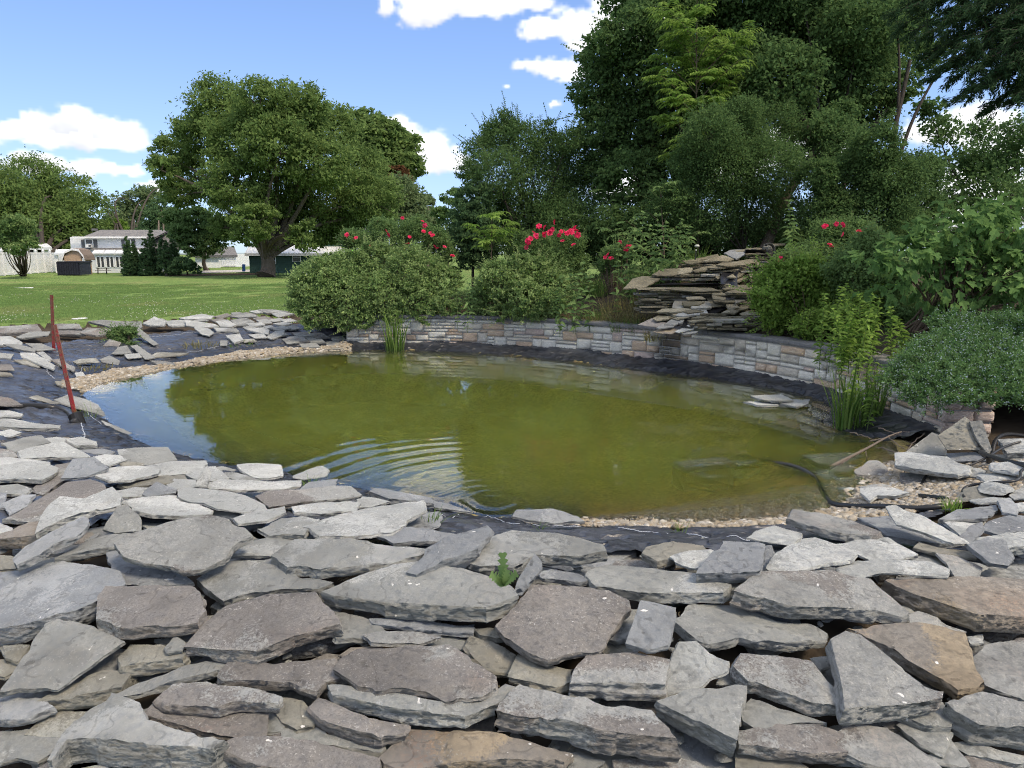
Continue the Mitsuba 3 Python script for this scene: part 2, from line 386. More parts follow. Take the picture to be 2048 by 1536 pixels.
# ---------------------------------------------------------------- flagstones
def stone_mesh(poly, t, res=.02, seed=0, flare=.12, rough=1.0, rounded=0.0):
    """A split flagstone: outline poly (n x 2, metres, top face at z = 0), thickness t. Returns (vertices, triangles)."""
    r = np.random.default_rng(seed)
    pg = Polygon(poly).buffer(0)
    if pg.geom_type != 'Polygon': pg = max(pg.geoms, key=lambda g: g.area)
    size = math.sqrt(pg.area)
    if rounded: pg = pg.buffer(-rounded * .2 * size).buffer(rounded * .2 * size)
    if pg.is_empty or pg.geom_type != 'Polygon': pg = Polygon(poly).convex_hull
    pg = pg.buffer(.008, join_style=2)
    if not pg.exterior.is_ccw: pg = Polygon(list(pg.exterior.coords)[::-1])
    cor = np.array(pg.exterior.coords)[:-1]
    L = pg.exterior.length
    b, edge = [], []
    for i in range(len(cor)):                        # keep the corners, split the edges
        q0, q1 = cor[i], cor[(i + 1) % len(cor)]
        k = max(1, int(round(np.linalg.norm(q1 - q0) / res)))
        for j in range(k):
            b.append(q0 + (q1 - q0) * j / k); edge.append(i)
    b, edge = np.array(b), np.array(edge); n = len(b)
    if n < 12: return stone_mesh(poly, t, res * .6, seed, flare, rough, rounded)
    tg = np.roll(b, -1, 0) - np.roll(b, 1, 0)
    nr = np.stack([tg[:, 1], -tg[:, 0]], 1) / (np.linalg.norm(tg, axis=1, keepdims=True) + 1e-9)
    sd = r.uniform(0, 900)
    q = np.c_[b, np.full(n, sd)]
    amp = rough * np.clip(size * .03, .003, .016)
    chip = np.clip(nfbm(q * 9 + 5, 3, 6) - .56, 0, 1) * .09 * rough * min(1, size / .3)
    b = b + nr * ((nfbm(q * (2.6 / size), 3, 1) - .5) * amp * 1.5 + (nfbm(q * 45, 2, 2) - .5) * .007 * rough - chip)[:, None]
    pgb = Polygon(b).buffer(0)
    x0, y0, x1, y1 = pgb.bounds
    xs, ys = np.meshgrid(np.arange(x0, x1, res), np.arange(y0, y1, res * .87))
    xs = xs + (np.arange(xs.shape[0]) % 2)[:, None] * res / 2
    g = np.stack([xs.ravel(), ys.ravel()], 1) + r.normal(0, res * .12, (xs.size, 2))
    ins = pgb.buffer(-res * .45)
    g = g[contains_xy(ins, g[:, 0], g[:, 1])] if not ins.is_empty else g[:0]
    pts = np.vstack([b, g])
    tri = Delaunay(pts + r.normal(0, 1e-7, pts.shape)).simplices
    c = pts[tri].mean(1)
    tri = tri[contains_xy(pgb, c[:, 0], c[:, 1])]
    a, bb, cc = pts[tri[:, 0]], pts[tri[:, 1]], pts[tri[:, 2]]
    area = (bb[:, 0] - a[:, 0]) * (cc[:, 1] - a[:, 1]) - (bb[:, 1] - a[:, 1]) * (cc[:, 0] - a[:, 0])
    tri = np.where((area < 0)[:, None], tri[:, ::-1], tri)[np.abs(area) > 1e-9]
    q3 = np.c_[pts, np.full(len(pts), sd)]
    h = (nfbm(q3 * (1.3 / size), 2, 5) - .5) * .022 * min(size, .5) * 2 * rough + (nfbm(q3 * 18, 3, 6) - .5) * .0045 * rough
    dt = cKDTree(b).query(pts)[0]
    for k in range(r.integers(1, 4)):              # broken laminations: a crisp step down along a ragged line
        th, off = r.uniform(0, 2 * np.pi), r.uniform(.12, .45) * size
        w = (pts - pts.mean(0)) @ [math.cos(th), math.sin(th)] - off + (nfbm(q3 * (3.0 / size) + 20 * k, 4, 7) - .5) * .34 * size
        h -= np.clip(w / (res * .5), 0, 1) * r.uniform(.08, .26) * min(t, .045)
    h -= np.exp(-(dt / (.007 + .05 * rounded)) ** 2) * (.001 + .007 * np.clip(nfbm(q3 * 14, 2, 9) - .4, 0, 1) + rounded * .3 * t)
    top = np.c_[pts, h]
    K = int(np.clip(t / (res * .75), 3, 7))
    rings = [np.c_[b, h[:n]]]
    fe = r.uniform(-.15, 1.0, len(cor)) ; fl = (flare * 1.8 * t * fe)[edge]          # every broken edge has a slope of its own
    lam = r.uniform(-.5, .5, K + 1)
    for k in range(1, K + 1):
        u = k / K; z = -t * u
        qq = np.c_[b, np.full(n, z)] * [12, 12, 34] + sd
        o = fl * u + lam[k] * .007 * rough + (nfbm(qq, 3, 3) - .5) * .020 * rough + (nfbm(qq * .35, 2, 4) - .5) * .030 * rough * min(1, t / .07)
        if k == K: o = o - .12 * t
        o = o + rounded * .35 * t * math.sin(u * math.pi)
        rings.append(np.c_[b + nr * np.clip(o, -.05, .12)[:, None], z + (nfbm(qq * .4, 2, 8) - .5) * t * .14 * min(1, 2 - 2 * u + .4) + h[:n] * (1 - u)])
    v = [top]; f = [tri]; base = len(top)
    sv = np.vstack(rings); i = np.arange(n)
    for k in range(K):
        A, B = base + k * n + i, base + k * n + (i + 1) % n
        C, E = base + (k + 1) * n + (i + 1) % n, base + (k + 1) * n + i
        f += [np.stack([A, E, C], 1), np.stack([A, C, B], 1)]
    v.append(sv); base += len(sv)
    v.append(np.r_[[[*b.mean(0), -t]]])             # underside
    f.append(np.stack([np.full(n, base), base - n + (i + 1) % n, base - n + i], 1))
    return np.vstack(v), np.vstack(f)


def stone_shape(w, f, bsdf, uv, angle=24):
    """The stone's 'ply' with crisp arrises: normals are shared only across gentle bends."""
    v, f2, nn = meshkit.arrays((w, f), angle)
    path = meshkit.write_ply((v, f2), False, np.broadcast_to(uv, (len(v), 2)), None, normals=nn)
    return {'type': 'ply', 'filename': path, 'face_normals': False, 'bsdf': {'type': 'ref', 'id': bsdf}}


def plane_frame(tx, ty):
    nrm = np.array([-tx, -ty, 1.0]); nrm /= np.linalg.norm(nrm)
    ex = np.array([1, 0, tx]); ex = ex - nrm * (ex @ nrm); ex /= np.linalg.norm(ex)
    return ex, np.cross(nrm, ex), nrm


def place_stone(parent, pix, t_px, tone, ty=None, tx=None, lift=0.0, label=None, category=None, group=None, name='stone', flare=.12, rounded=0.0, rough=1.0, tmin=.02, anchor=None, res=None, keep=1.0):
    """A flagstone whose top face was measured at these pixels: its front foot stands on the bank, its own thickness and tilt come from there."""
    pix = np.asarray(pix, float)
    k = int(np.argmax(pix[:, 1]))
    fx, fy = pix[k]
    foot = hit(fx, fy + t_px, lift) if anchor is None else np.asarray(anchor, float)
    A = P(fx, fy, foot[1])
    t = max(A[2] - foot[2], tmin)
    e = .15
    gx = float(V(foot[0] + e, foot[1]) - V(foot[0] - e, foot[1])) / (2 * e)
    gy = float(V(foot[0], foot[1] + e) - V(foot[0], foot[1] - e)) / (2 * e)
    seed = int(abs(fx * 7919 + fy * 104729 + t_px * 31)) % 1000003
    r = np.random.default_rng(seed)
    # the front feet of all lower vertices rest on the bank: a gentle plane is fitted through the top edge above them
    n_, cen = len(pix), pix.mean(0)
    low = [i for i in range(n_) if pix[i, 1] > cen[1] + .1 * (pix[:, 1].max() - cen[1])]
    if anchor is None and len(low) > 1:
        q = []
        for i in low:
            g_ = hit(pix[i, 0], pix[i, 1] + t_px, lift); q.append(P(pix[i, 0], pix[i, 1], g_[1]) - A)
        q = np.array(q); M = np.vstack([q[:, :2], [[.10, 0], [0, .25]]])
        w_ = np.linalg.lstsq(M, np.r_[q[:, 2], .10 * np.clip(.4 * gx, -.2, .2), .25 * np.clip(.4 * gy, -.1, .22)], rcond=None)[0]
        fx_, fy_ = np.clip(w_[0], -.32, .32), np.clip(w_[1], -.1, .40)
    else: fx_, fy_ = np.clip(.40 * gx, -.2, .2), np.clip(.40 * gy, -.1, .22)
    if ty is None: ty = fy_ + r.normal(0, .02)
    if tx is None: tx = fx_ + r.normal(0, .02)
    down = (CAM_H - A[2]) / A[1]
    ty = max(ty, .30 - down)                        # seen no more edge-on than the photograph shows it
    ex, ey, nz = plane_frame(tx, ty)
    pts = []
    for x, y in pix:
        d = ray(x, y)
        den = d @ nz
        s = ((A - [0, 0, CAM_H]) @ nz) / den if den < -1e-3 else 0
        w = np.array([0, 0, CAM_H]) + d * s - A
        pts.append([w @ ex, w @ ey])
    dist = float(np.linalg.norm(A - [0, 0, CAM_H]))
    v, f = stone_mesh(np.array(pts), t, res or max(.017, dist * .0052), seed, flare, rough, rounded)
    w = A + v[:, :1] * ex + v[:, 1:2] * ey + v[:, 2:] * nz
    return put(name, None, None, parent, shape=stone_shape(w, f, STONE[tone], (r.uniform(), r.uniform(.36, .64))), label=label, category=category, group=group)


def Z(x0, y0, x1, scale):
    """Coordinates read in an enlarged crop of the photograph."""
    def conv(text):
        a = np.array([[float(c) for c in q.split(',')] for q in text.split()])
        return a / scale + [x0, y0]
    conv.scale = scale
    return conv
ZA, ZB, ZC = Z(0, 800, 700, 2048 / 700), Z(700, 900, 1400, 2048 / 700), Z(1348, 850, 2048, 2048 / 700)
ZD, ZE, ZF = Z(0, 1100, 700, 2048 / 700), Z(600, 1100, 1300, 2048 / 700), Z(1300, 1100, 2048, 2048 / 748)
ZG, ZH, ZR = Z(1200, 400, 2048, 2048 / 848), Z(0, 400, 700, 2048 / 700), Z(1600, 780, 2048, 2048 / 448)
_ico0 = trimesh.creation.icosahedron()
BANK = thing('stone_bank', 'long bank of loose weathered grey flagstones heaped across the whole foreground', 'stone bank')
# crop, top face, thickness (pixels of the crop), tone, options
FRONT = [
 # ---- the crest, left
 (ZA, '0,60 60,62 130,80 120,95 60,98 0,95', 15, 'w', {}), (ZA, '0,110 90,105 170,125 260,135 350,145 340,158 200,162 90,158 0,150', 22, 'w', {}),
 (ZA, '0,180 60,170 120,190 60,212 0,212', 10, 'w', {}), (ZA, '10,255 140,220 240,205 290,240 200,265 80,300', 14, 'g', {}),
 (ZA, '230,225 330,215 395,225 380,252 260,255', 10, 'w', {}), (ZA, '0,285 60,290 105,325 50,335 0,330', 12, 'p', {}),
 (ZA, '105,300 240,265 370,240 460,290 530,328 480,335 300,332 130,342', 22, 'w', dict(lift=.03)), (ZA, '385,225 480,210 560,235 567,262 450,262', 25, 'w', dict(lift=.03)),
 (ZA, '460,290 600,285 665,300 640,312 520,312', 10, 'b', {}), (ZA, '690,285 790,275 980,275 1030,345 950,360 840,375 720,345', 12, 'g', {}),
 (ZA, '550,325 610,312 700,320 735,345 640,378 590,362', 12, 'w', dict(lift=.04)), (ZA, '700,355 840,370 830,386 720,386', 10, 'y', {}),
 (ZA, '430,345 545,335 628,395 500,445 360,455', 18, 'b', dict(lift=.05, ty=.2)), (ZA, '-120,340 60,334 290,360 335,395 320,430 240,465 120,458 -120,470', 24, 'w', dict(lift=.04)),
 (ZA, '840,385 1010,355 1200,350 1220,375 1100,430 930,440', 12, 'w', {}), (ZA, '565,440 610,405 710,388 860,388 930,405 920,430 760,468 640,470', 14, 'w', dict(lift=.05)),
 (ZA, '690,490 880,452 1075,430 1090,462 900,492 740,505', 22, 'y', {}), (ZA, '1090,435 1150,395 1260,385 1335,455 1240,470 1150,465', 12, 'w', dict(lift=.03)),
 (ZA, '1320,420 1390,425 1510,465 1430,472 1330,452', 9, 'g', {}), (ZA, '1390,375 1500,365 1640,370 1655,440 1560,460 1500,455 1400,405', 14, 'w', {}),
 (ZA, '1255,395 1300,386 1370,402 1350,414 1270,408', 8, 'g', {}), (ZA, '1710,440 1800,405 1880,378 1920,405 1915,435 1780,452', 16, 'w', dict(rounded=.6, lift=.03)),
 (ZA, '1200,490 1290,460 1500,470 1760,465 1750,500 1640,520 1400,525 1230,515', 16, 'w', dict(lift=.04)),
 (ZA, '1145,500 1180,430 1210,395 1222,430 1205,500', 12, 'w', dict(ty=.7, lift=.06)), (ZA, '950,470 1000,460 1140,465 1145,505 1050,518 990,495', 12, 'w', dict(lift=.02)),
 (ZA, '835,545 915,480 1030,520 1020,540 870,557', 12, 'b', dict(lift=.03)), (ZA, '680,530 790,510 860,515 835,555 720,560', 14, 'w', {}),
 (ZA, '-80,500 100,490 180,520 150,545 -80,550', 20, 'g', {}), (ZA, '20,600 130,550 200,550 150,620 60,670', 12, 'b', {}), (ZA, '-60,540 30,545 20,625 -60,640', 14, 'b', {}),
 (ZA, '180,530 330,375 420,360 400,450 250,545', 22, 'p', dict(lift=-.02)), (ZA, '20,690 120,650 260,560 400,480 530,460 600,490 615,515 500,580 340,640 280,680 240,700', 34, 'p', {}),
 (ZA, '700,590 830,560 1030,548 1050,590 1240,630 1230,655 1040,668 900,660 780,635', 30, 'w', dict(lift=.03)),
 (ZA, '1045,525 1090,512 1280,520 1420,550 1540,600 1560,635 1430,645 1280,628 1200,595 1110,588 1050,565', 18, 'w', dict(lift=.06)),
 (ZA, '1760,520 1810,475 1970,460 1950,500 1900,530', 12, 'b', dict(lift=.09)), (ZA, '1500,560 1560,535 1780,525 1960,500 2048,505 2110,545 2048,562 1800,590 1580,612', 32, 'p', dict(lift=.02)),
 (ZA, '1240,640 1400,660 1380,690 1260,672', 16, 'w', {}), (ZA, '1370,690 1460,660 1660,625 1665,655 1560,698 1400,715', 16, 'w', dict(lift=.05)),
 (ZA, '1715,615 1830,600 2048,585 2110,600 2080,640 1880,660 1730,648', 26, 'w', dict(lift=.05)), (ZA, '1515,735 1650,675 1760,672 1870,690 1870,715 1800,748 1770,785 1590,775', 42, 'g', dict(lift=.02)),
 (ZA, '820,690 900,690 1060,700 1000,760 880,760 830,720', 14, 'g', dict(lift=-.04)),
 (ZA, '240,690 300,600 350,565 490,575 650,505 700,550 690,600 560,640 470,655 300,725 212,770', 44, 'w', dict(lift=.06, ty=.2, label='pale grey slab with a raised jagged end, on the crest at left')),
 (ZA, '610,750 690,620 740,615 815,690 815,758 680,772', 16, 'g', dict(ty=.45, lift=.03, label='small pointed grey wedge of stone standing beside a big brown slab')),
 (ZA, '-60,800 90,740 170,700 232,705 228,785 120,800', 74, 'o', {}), (ZA, '-60,700 60,745 62,762 -60,785', 14, 'w', {}),
 (ZA, '80,925 150,850 300,770 470,670 515,690 505,725 440,785 300,845 230,900 100,965', 44, 'b', dict(lift=.09, ty=.28, tx=.08, label='long blue-grey slab lying aslant with a square upper end')),
 (ZA, '340,915 500,830 600,795 720,775 765,780 710,840 640,850 480,885', 42, 'g', dict(lift=.02)), (ZA, '-60,900 60,905 95,925 82,980 -60,985', 30, 'y', {}),
 (ZA, '1360,890 1450,820 1590,790 1720,810 1620,895', 32, 'g', {}),
 (ZA, '670,835 740,790 980,715 1215,662 1320,690 1430,750 1465,790 1390,830 1300,920 1200,968 1090,992 1000,955 860,940 730,905', 48, 'p', dict(lift=.10, ty=.26, label='big smooth brown-grey slab, broadest and topmost stone at left of the crest')),
 (ZA, '620,890 660,862 760,940 900,980 1060,1010 1120,1060 900,1085 760,1068 690,1060 650,960', 26, 'b', dict(lift=.02)),
 (ZA, '1160,1045 1230,990 1340,930 1600,915 1750,1030 1940,1060 1860,1092 1640,1092 1540,1110 1420,1128 1310,1165 1245,1120', 52, 'g', dict(lift=.01)),
 (ZA, '-140,1010 100,990 340,930 480,955 690,1000 720,1070 620,1140 440,1225 300,1258 150,1298 -140,1345', 115, 'b', dict(label='very large blue-grey slab with two rust spots at the left edge of the photo')),
 # ---- the crest, middle
 (ZB, '10,330 60,265 120,268 225,300 110,335', 14, 'w', {}), (ZB, '115,240 150,220 330,250 470,272 490,312 400,300 230,282', 28, 'b', dict(lift=.02)),
 (ZB, '480,290 560,310 700,360 620,350 500,335', 8, 'b', {}), (ZB, '-280,440 -60,370 200,318 430,285 436,345 330,410 318,440 240,478 60,500 -180,495', 24, 'w', dict(lift=.05)),
 (ZB, '300,430 340,380 520,360 536,380 512,440 450,462 330,452', 9, 'b', {}), (ZB, '170,490 300,455 420,450 640,485 560,512 470,525 260,532', 28, 'b', dict(lift=.03)),
 (ZB, '960,380 980,347 1190,345 1330,385 1362,410 1200,418 1050,402', 20, 'b', dict(ty=.25, lift=.03, label='lone dark slab lying on the black fabric at the near waterline')),
 (ZB, '-460,612 -320,520 0,515 300,540 460,562 420,590 240,640 100,655 -60,678 -170,690 -360,672', 66, 'g', dict(lift=.04)),
 (ZB, '345,700 450,570 600,490 800,435 822,455 795,505 745,572 560,638 385,708', 55, 'b', dict(lift=.10, ty=.20, label='bluish rectangular slab with a brown front edge, tilted across two others at the crest')),
 (ZB, '715,650 790,540 830,500 950,468 1200,490 1480,550 1492,585 1400,600 1340,612 1080,606 1000,650 950,672 760,662', 72, 'g', dict(lift=.05)),
 (ZB, '965,835 1000,740 1080,615 1112,650 1112,690 1000,835', 32, 'b', dict(lift=.08, ty=.75, tx=.25, label='small narrow blue stone leaning on end beside the green weed')),
 (ZB, '1110,715 1180,700 1330,722 1392,755 1350,768 1130,738', 32, 'b', dict(lift=.04)), (ZB, '1385,735 1400,700 1500,672 1700,680 2048,730 2220,790 2180,830 2048,828 1700,822 1440,792', 66, 'g', dict(lift=.03)),
 (ZB, '1720,600 1740,570 1900,525 2060,550 2090,590 1900,625 1800,645', 44, 'y', dict(lift=.03)), (ZB, '1875,620 1990,590 2110,580 2150,600 2160,690 2120,705 1990,690 1900,650', 16, 'w', dict(lift=.07)),
 # ---- the crest, right
 (ZC, '670,540 700,495 850,510 1050,560 1200,625 1180,640 950,632 870,612', 44, 'p', dict(lift=.06, flare=.3)), (ZC, '1080,545 1250,530 1300,545 1340,600 1200,598', 14, 'b', {}),
 (ZC, '1185,600 1300,600 1450,625 1660,690 1550,692 1250,642', 26, 'b', dict(lift=.02)), (ZC, '1250,475 1300,465 1450,530 1650,640 1722,688 1640,695 1500,642 1310,575', 18, 'w', dict(lift=.09, ty=.25, tx=-.1, label='long pale slab slanting over the darker ones beside the gravel at right')),
 (ZC, '1560,550 1660,495 1880,460 1892,500 1830,540 1700,552', 22, 'b', dict(lift=.03)), (ZC, '1900,440 1960,430 2005,470 2000,515 1930,500', 26, 'b', dict(lift=.06)),
 (ZC, '1990,450 2120,440 2120,500 2010,500', 12, 'w', {}), (ZC, '1580,560 1750,550 1815,560 1740,605 1680,642', 12, 'w', {}), (ZC, '1790,600 1850,560 1990,520 2130,545 2120,590 2048,612 1900,632', 22, 'b', dict(lift=.04)),
 (ZC, '1670,660 1740,590 1800,570 1808,600 1730,688', 16, 'b', dict(lift=.05, ty=.3)), (ZC, '1775,660 1900,640 2048,615 2200,620 2200,680 1960,702 1850,690', 62, 'w', dict(lift=.02)),
 (ZC, '1725,700 1850,655 1940,670 1985,775 1950,815 1850,800', 28, 'b', dict(lift=.09, ty=.3)), (ZC, '1410,710 1440,685 1560,710 1760,740 1768,768 1550,745', 24, 'y', dict(lift=.05)),
 (ZC, '1370,770 1500,750 1600,788 1585,812 1430,795', 22, 'p', {}), (ZC, '1545,750 1590,740 1800,830 1780,882 1650,880 1590,800', 16, 'p', dict(lift=.03, ty=.22)),
 (ZC, '1780,880 1850,830 2150,820 2150,910 1900,905', 14, 'g', {}), (ZC, '430,650 480,620 590,590 745,630 735,658 680,686 500,662', 14, 'w', dict(lift=.05)),
 (ZC, '145,855 210,760 290,680 480,690 520,700 515,770 500,845 480,852', 82, 'b', dict(lift=.08, ty=.2, label='squared blue-grey block with a chalk-white streak down its front')), (ZC, '520,705 565,700 585,760 560,800 520,840', 30, 'b', dict(lift=.04)),
 (ZC, '950,690 1100,665 1250,660 1300,690 1420,755 1350,782 1150,782', 12, 'w', dict(lift=.06)), (ZC, '545,825 600,740 740,670 830,660 940,690 1062,750 1030,780 850,808 700,846 600,856', 30, 'w', dict(lift=.09, label='whitish round-ended slab lying on the crest at right')),
 (ZC, '965,835 1010,795 1200,780 1500,800 1605,838 1595,868 1400,850 1200,838 1080,868', 34, 'w', dict(lift=.08, ty=.12, rounded=.3, label='cream bar-shaped stone with a striped grain, in front of the whitish slab')),
 (ZC, '370,960 450,900 520,860 740,852 900,848 1150,895 1250,985 1365,1078 1335,1092 1200,1058 1050,1048 700,1046 500,998', 108, 'p', dict(lift=.02, label='broad slab half rusty brown and half smooth blue-grey, at right')),
 (ZC, '1245,900 1500,878 1800,880 2048,900 2330,960 2330,1100 2048,1108 1780,1098 1600,1040 1450,990 1300,930', 112, 'o', dict(lift=.03, label='large thick slab with a tan rusty top at the right edge of the photo')),
 (ZC, '-10,870 145,868 380,930 370,960 300,975 100,955 -80,930', 66, 'g', {}),
 (ZC, '0,1130 90,1048 200,1035 400,1055 600,1140 800,1155 905,1205 898,1235 700,1265 480,1255 380,1225 200,1270 150,1255', 64, 'g', dict(lift=.02)),
 # ---- the face, left
 (ZD, '580,260 620,210 850,210 1130,205 1180,260 1200,340 1150,405 900,436 720,446 575,398', 92, 'p', dict(lift=.07, label='dark thick block speckled with white lichen, on the left of the face')),
 (ZD, '1080,550 1200,420 1330,330 1590,255 1830,245 1920,340 1985,400 1980,425 1720,498 1530,574 1500,585 1240,560', 84, 'p', dict(lift=.06, label='great brown slab with a clean blue patch on its upper left')),
 (ZD, '20,818 130,640 260,430 330,395 540,450 712,525 640,570 400,755 330,795 150,798', 42, 'g', dict(lift=.08, ty=.26, label='smooth kite-shaped grey slab tilted forward, at lower left')),
 (ZD, '0,560 140,560 110,620 30,605', 26, 'g', {}), (ZD, '30,560 160,555 100,640 40,625', 40, 'y', {}), (ZD, '-60,640 60,640 95,700 30,735 -60,720', 14, 'y', {}),
 (ZD, '695,610 760,550 980,560 1090,585 1060,620 900,638 720,662', 86, 'y', {}), (ZD, '975,560 1020,510 1075,540 1060,578 990,584', 8, 'g', dict(lift=.09, label='fist-sized pebble lodged in the gap under the dark block')),
 (ZD, '920,520 1040,505 1160,470 1100,530 960,545', 20, 'g', {}), (ZD, '680,828 800,768 1000,700 1200,648 1325,658 1290,688 1100,738 900,785 740,838', 50, 'g', dict(lift=.03)),
 (ZD, '240,856 400,770 600,710 765,705 705,795 560,825 420,850', 95, 'y', {}), (ZD, '1275,738 1340,662 1600,660 1960,630 1990,740 1900,768 1850,822 1700,765 1500,752 1300,756', 62, 'p', dict(lift=.02)),
 (ZD, '1640,340 1900,300 1990,330 1960,360 1760,380', 30, 'g', {}), (ZD, '930,838 1010,770 1200,758 1290,788 1500,818 1632,858 1620,885 1400,875 1280,905 1100,895 980,884', 72, 'p', dict(lift=.06, rough=1.3)),
 (ZD, '845,956 900,898 960,885 1100,935 1280,970 1565,920 1545,1095 1350,1075 1200,1055 1000,996', 52, 'p', dict(lift=.03)),
 (ZD, '320,1165 380,1050 500,930 650,832 800,895 850,1000 1060,1055 1295,1105 1250,1148 1000,1128 700,1105 560,1075 380,1085', 190, 'g', dict(lift=.04, label='huge thick slab with a purple-stained front, at the bottom left')),
 (ZD, '-90,1070 150,1055 365,1085 305,1175 220,1232 100,1215 -90,1255', 44, 'g', {}), (ZD, '-90,870 100,858 290,885 305,915 180,968 100,982 -90,985', 52, 'b', dict(lift=.03)),
 (ZD, '160,1070 300,930 430,950 490,950 390,1040 360,1085', 14, 'y', {}), (ZD, '1610,925 1660,868 1760,885 1855,985 1822,1025 1740,1045 1660,995', 32, 'y', {}),
 (ZD, '1540,1080 1640,1045 1740,1060 1700,1095 1560,1110', 14, 'p', {}), (ZD, '1170,1230 1300,1205 1500,1270 1460,1340 1160,1330', 40, 'b', {}), (ZD, '1560,960 1640,920 1700,960 1640,1050 1560,1060', 16, 'g', {}),
 (ZD, '220,1270 330,1200 560,1300 700,1340 200,1340', 30, 'p', {}), (ZD, '950,1270 1160,1240 1180,1320 900,1320', 14, 'y', {}),
 # ---- the face, middle
 (ZE, '140,228 350,140 540,90 680,66 900,96 1200,186 1262,238 1275,262 1088,328 800,306 500,286 200,252', 112, 'g', dict(lift=.06, label='longest slab of the face, grey with a thick straight front and flaking top')),
 (ZE, '420,395 600,395 1010,450 1005,470 720,452 430,415', 36, 'b', {}), (ZE, '380,495 480,478 700,482 805,505 700,535 420,535', 22, 'p', dict(lift=.04)), (ZE, '130,380 250,365 440,420 490,465 380,500 220,500', 50, 'g', {}),
 (ZE, '1030,460 1180,455 1200,500 1150,505 1060,490', 40, 'y', {}), (ZE, '250,600 300,565 460,560 500,600 300,625', 20, 'o', {}), (ZE, '640,535 800,510 1000,520 1000,560 860,560', 24, 'g', dict(lift=-.03)),
 (ZE, '1150,440 1280,300 1360,205 1640,215 1800,235 1915,290 1925,335 1890,365 1800,490 1750,580 1600,598 1450,630 1360,602 1200,505', 54, 'p', dict(lift=.09, ty=.22, label='six-sided slab, grey above and reddish brown along its front, in the middle of the face')),
 (ZE, '970,560 1000,505 1100,530 1250,600 1252,675 1220,705 1080,686 1010,608', 50, 'y', {}), (ZE, '1225,728 1280,618 1400,656 1592,688 1590,755 1500,785 1330,748', 62, 'y', dict(lift=.03)),
 (ZE, '205,690 240,635 340,575 620,565 870,560 1000,640 1140,745 1135,790 1060,832 850,862 740,810 600,795 440,812 360,790', 50, 'p', dict(lift=.10, label='dark grey-purple slab with a curled flake on its top, left of the middle of the face')),
 (ZE, '165,788 300,795 600,845 830,888 1060,875 1205,785 1245,795 1232,825 1150,870 960,945 900,948 600,920 200,842', 98, 'g', dict(lift=.05)),
 (ZE, '60,915 110,868 200,895 300,955 620,1010 600,1045 470,1090 360,1062 130,985', 84, 'p', dict(lift=.04, rough=1.2)), (ZE, '-100,1040 110,1035 150,1085 330,1125 485,1155 470,1172 200,1132 -100,1105', 34, 'g', {}),
 (ZE, '-480,1140 -380,1100 -100,1095 160,1140 470,1205 460,1290 160,1280 -240,1250', 80, 'p', dict(lift=.03)),
 (ZE, '480,1185 640,1035 900,1062 1150,1075 1400,1135 1575,1185 1540,1222 1200,1202 850,1232 620,1262 500,1215', 74, 'o', dict(lift=.03)),
 (ZE, '1135,930 1180,868 1290,778 1440,818 1800,895 2048,945 2150,1045 2185,1090 2000,1068 1860,1050 1600,1012 1400,972', 150, 'p', dict(lift=.05, label='big slab with a pale bluish polished top, lowest row right of the middle')),
 (ZE, '1570,1195 1640,1180 1760,1230 1700,1290 1580,1290', 20, 'g', {}), (ZE, '1840,1230 1960,1215 2160,1260 2100,1330 1860,1330', 20, 'p', {}),
 (ZB, '1310,1305 1380,1200 1640,1188 1862,1228 1832,1362 1500,1340 1300,1345', 118, 'p', dict(lift=.05, label='squared brown block with a notch broken out of its lower front')),
 (ZB, '1625,1125 1712,880 1800,890 1902,912 1898,955 1852,1135 1740,1155', 46, 'b', dict(lift=.12, ty=.42, label='small smooth blue rectangular block propped upright in the face')),
 (ZB, '1490,1085 1620,920 1690,920 1640,1080 1560,1100', 46, 'g', {}), (ZB, '1460,1150 1510,1115 1640,1110 1640,1170 1500,1190', 16, 'y', dict(lift=-.02)),
 # ---- the face, right
 (ZF, '75,785 130,580 170,510 250,505 320,570 425,610 422,655 330,705 250,755', 18, 'w', dict(lift=.05, ty=.40, label='whitish triangular slab leaning in the face, below the small blue block')),
 (ZF, '380,720 430,640 500,690 470,722', 20, 'g', {}), (ZF, '900,590 970,580 985,620 940,640', 24, 'g', {}), (ZF, '470,638 500,570 700,585 880,600 960,700 1062,800 1050,835 950,862 800,792 540,715', 76, 'p', dict(lift=.05, ty=.2)),
 (ZF, '1000,490 1080,450 1150,470 1300,580 1500,738 1602,768 1600,795 1420,825 1250,845 1080,852 1060,700', 118, 'p', dict(lift=.08, ty=.22, label='big wedge-shaped purple-brown slab narrowing to a point uphill, at right')),
 (ZF, '1110,420 1250,410 1450,395 1720,450 1758,530 1760,620 1822,708 1800,738 1690,755 1600,690 1430,590 1300,500', 86, 'o', dict(lift=.02)),
 (ZF, '1765,600 1850,520 2048,480 2240,500 2240,760 2048,828 1850,738', 36, 'p', dict(lift=.04)), (ZF, '1620,825 1830,780 2048,828 2240,850 2240,980 2048,955 1810,925', 165, 'p', dict(lift=.02)),
 (ZF, '60,815 200,765 480,728 522,738 502,865 470,1025 300,945 150,865', 136, 'g', dict(lift=.04, label='green-grey thick block with a reddish stained top, lower right of the middle')),
 (ZF, '508,866 560,815 700,865 925,935 780,938 600,975 520,926', 48, 'g', dict(lift=.02)), (ZF, '490,985 600,965 900,950 1045,1005 1000,1055 1065,1095 900,1105 760,1085 500,1045', 74, 'p', dict(lift=.03)),
 (ZF, '985,1055 1080,955 1300,970 1400,1045 1540,1135 1585,1175 1400,1195 1150,1135', 44, 'p', dict(lift=.06)), (ZF, '1365,955 1400,928 1640,995 1600,1075 1590,1105 1480,1055', 22, 'g', dict(lift=.04)),
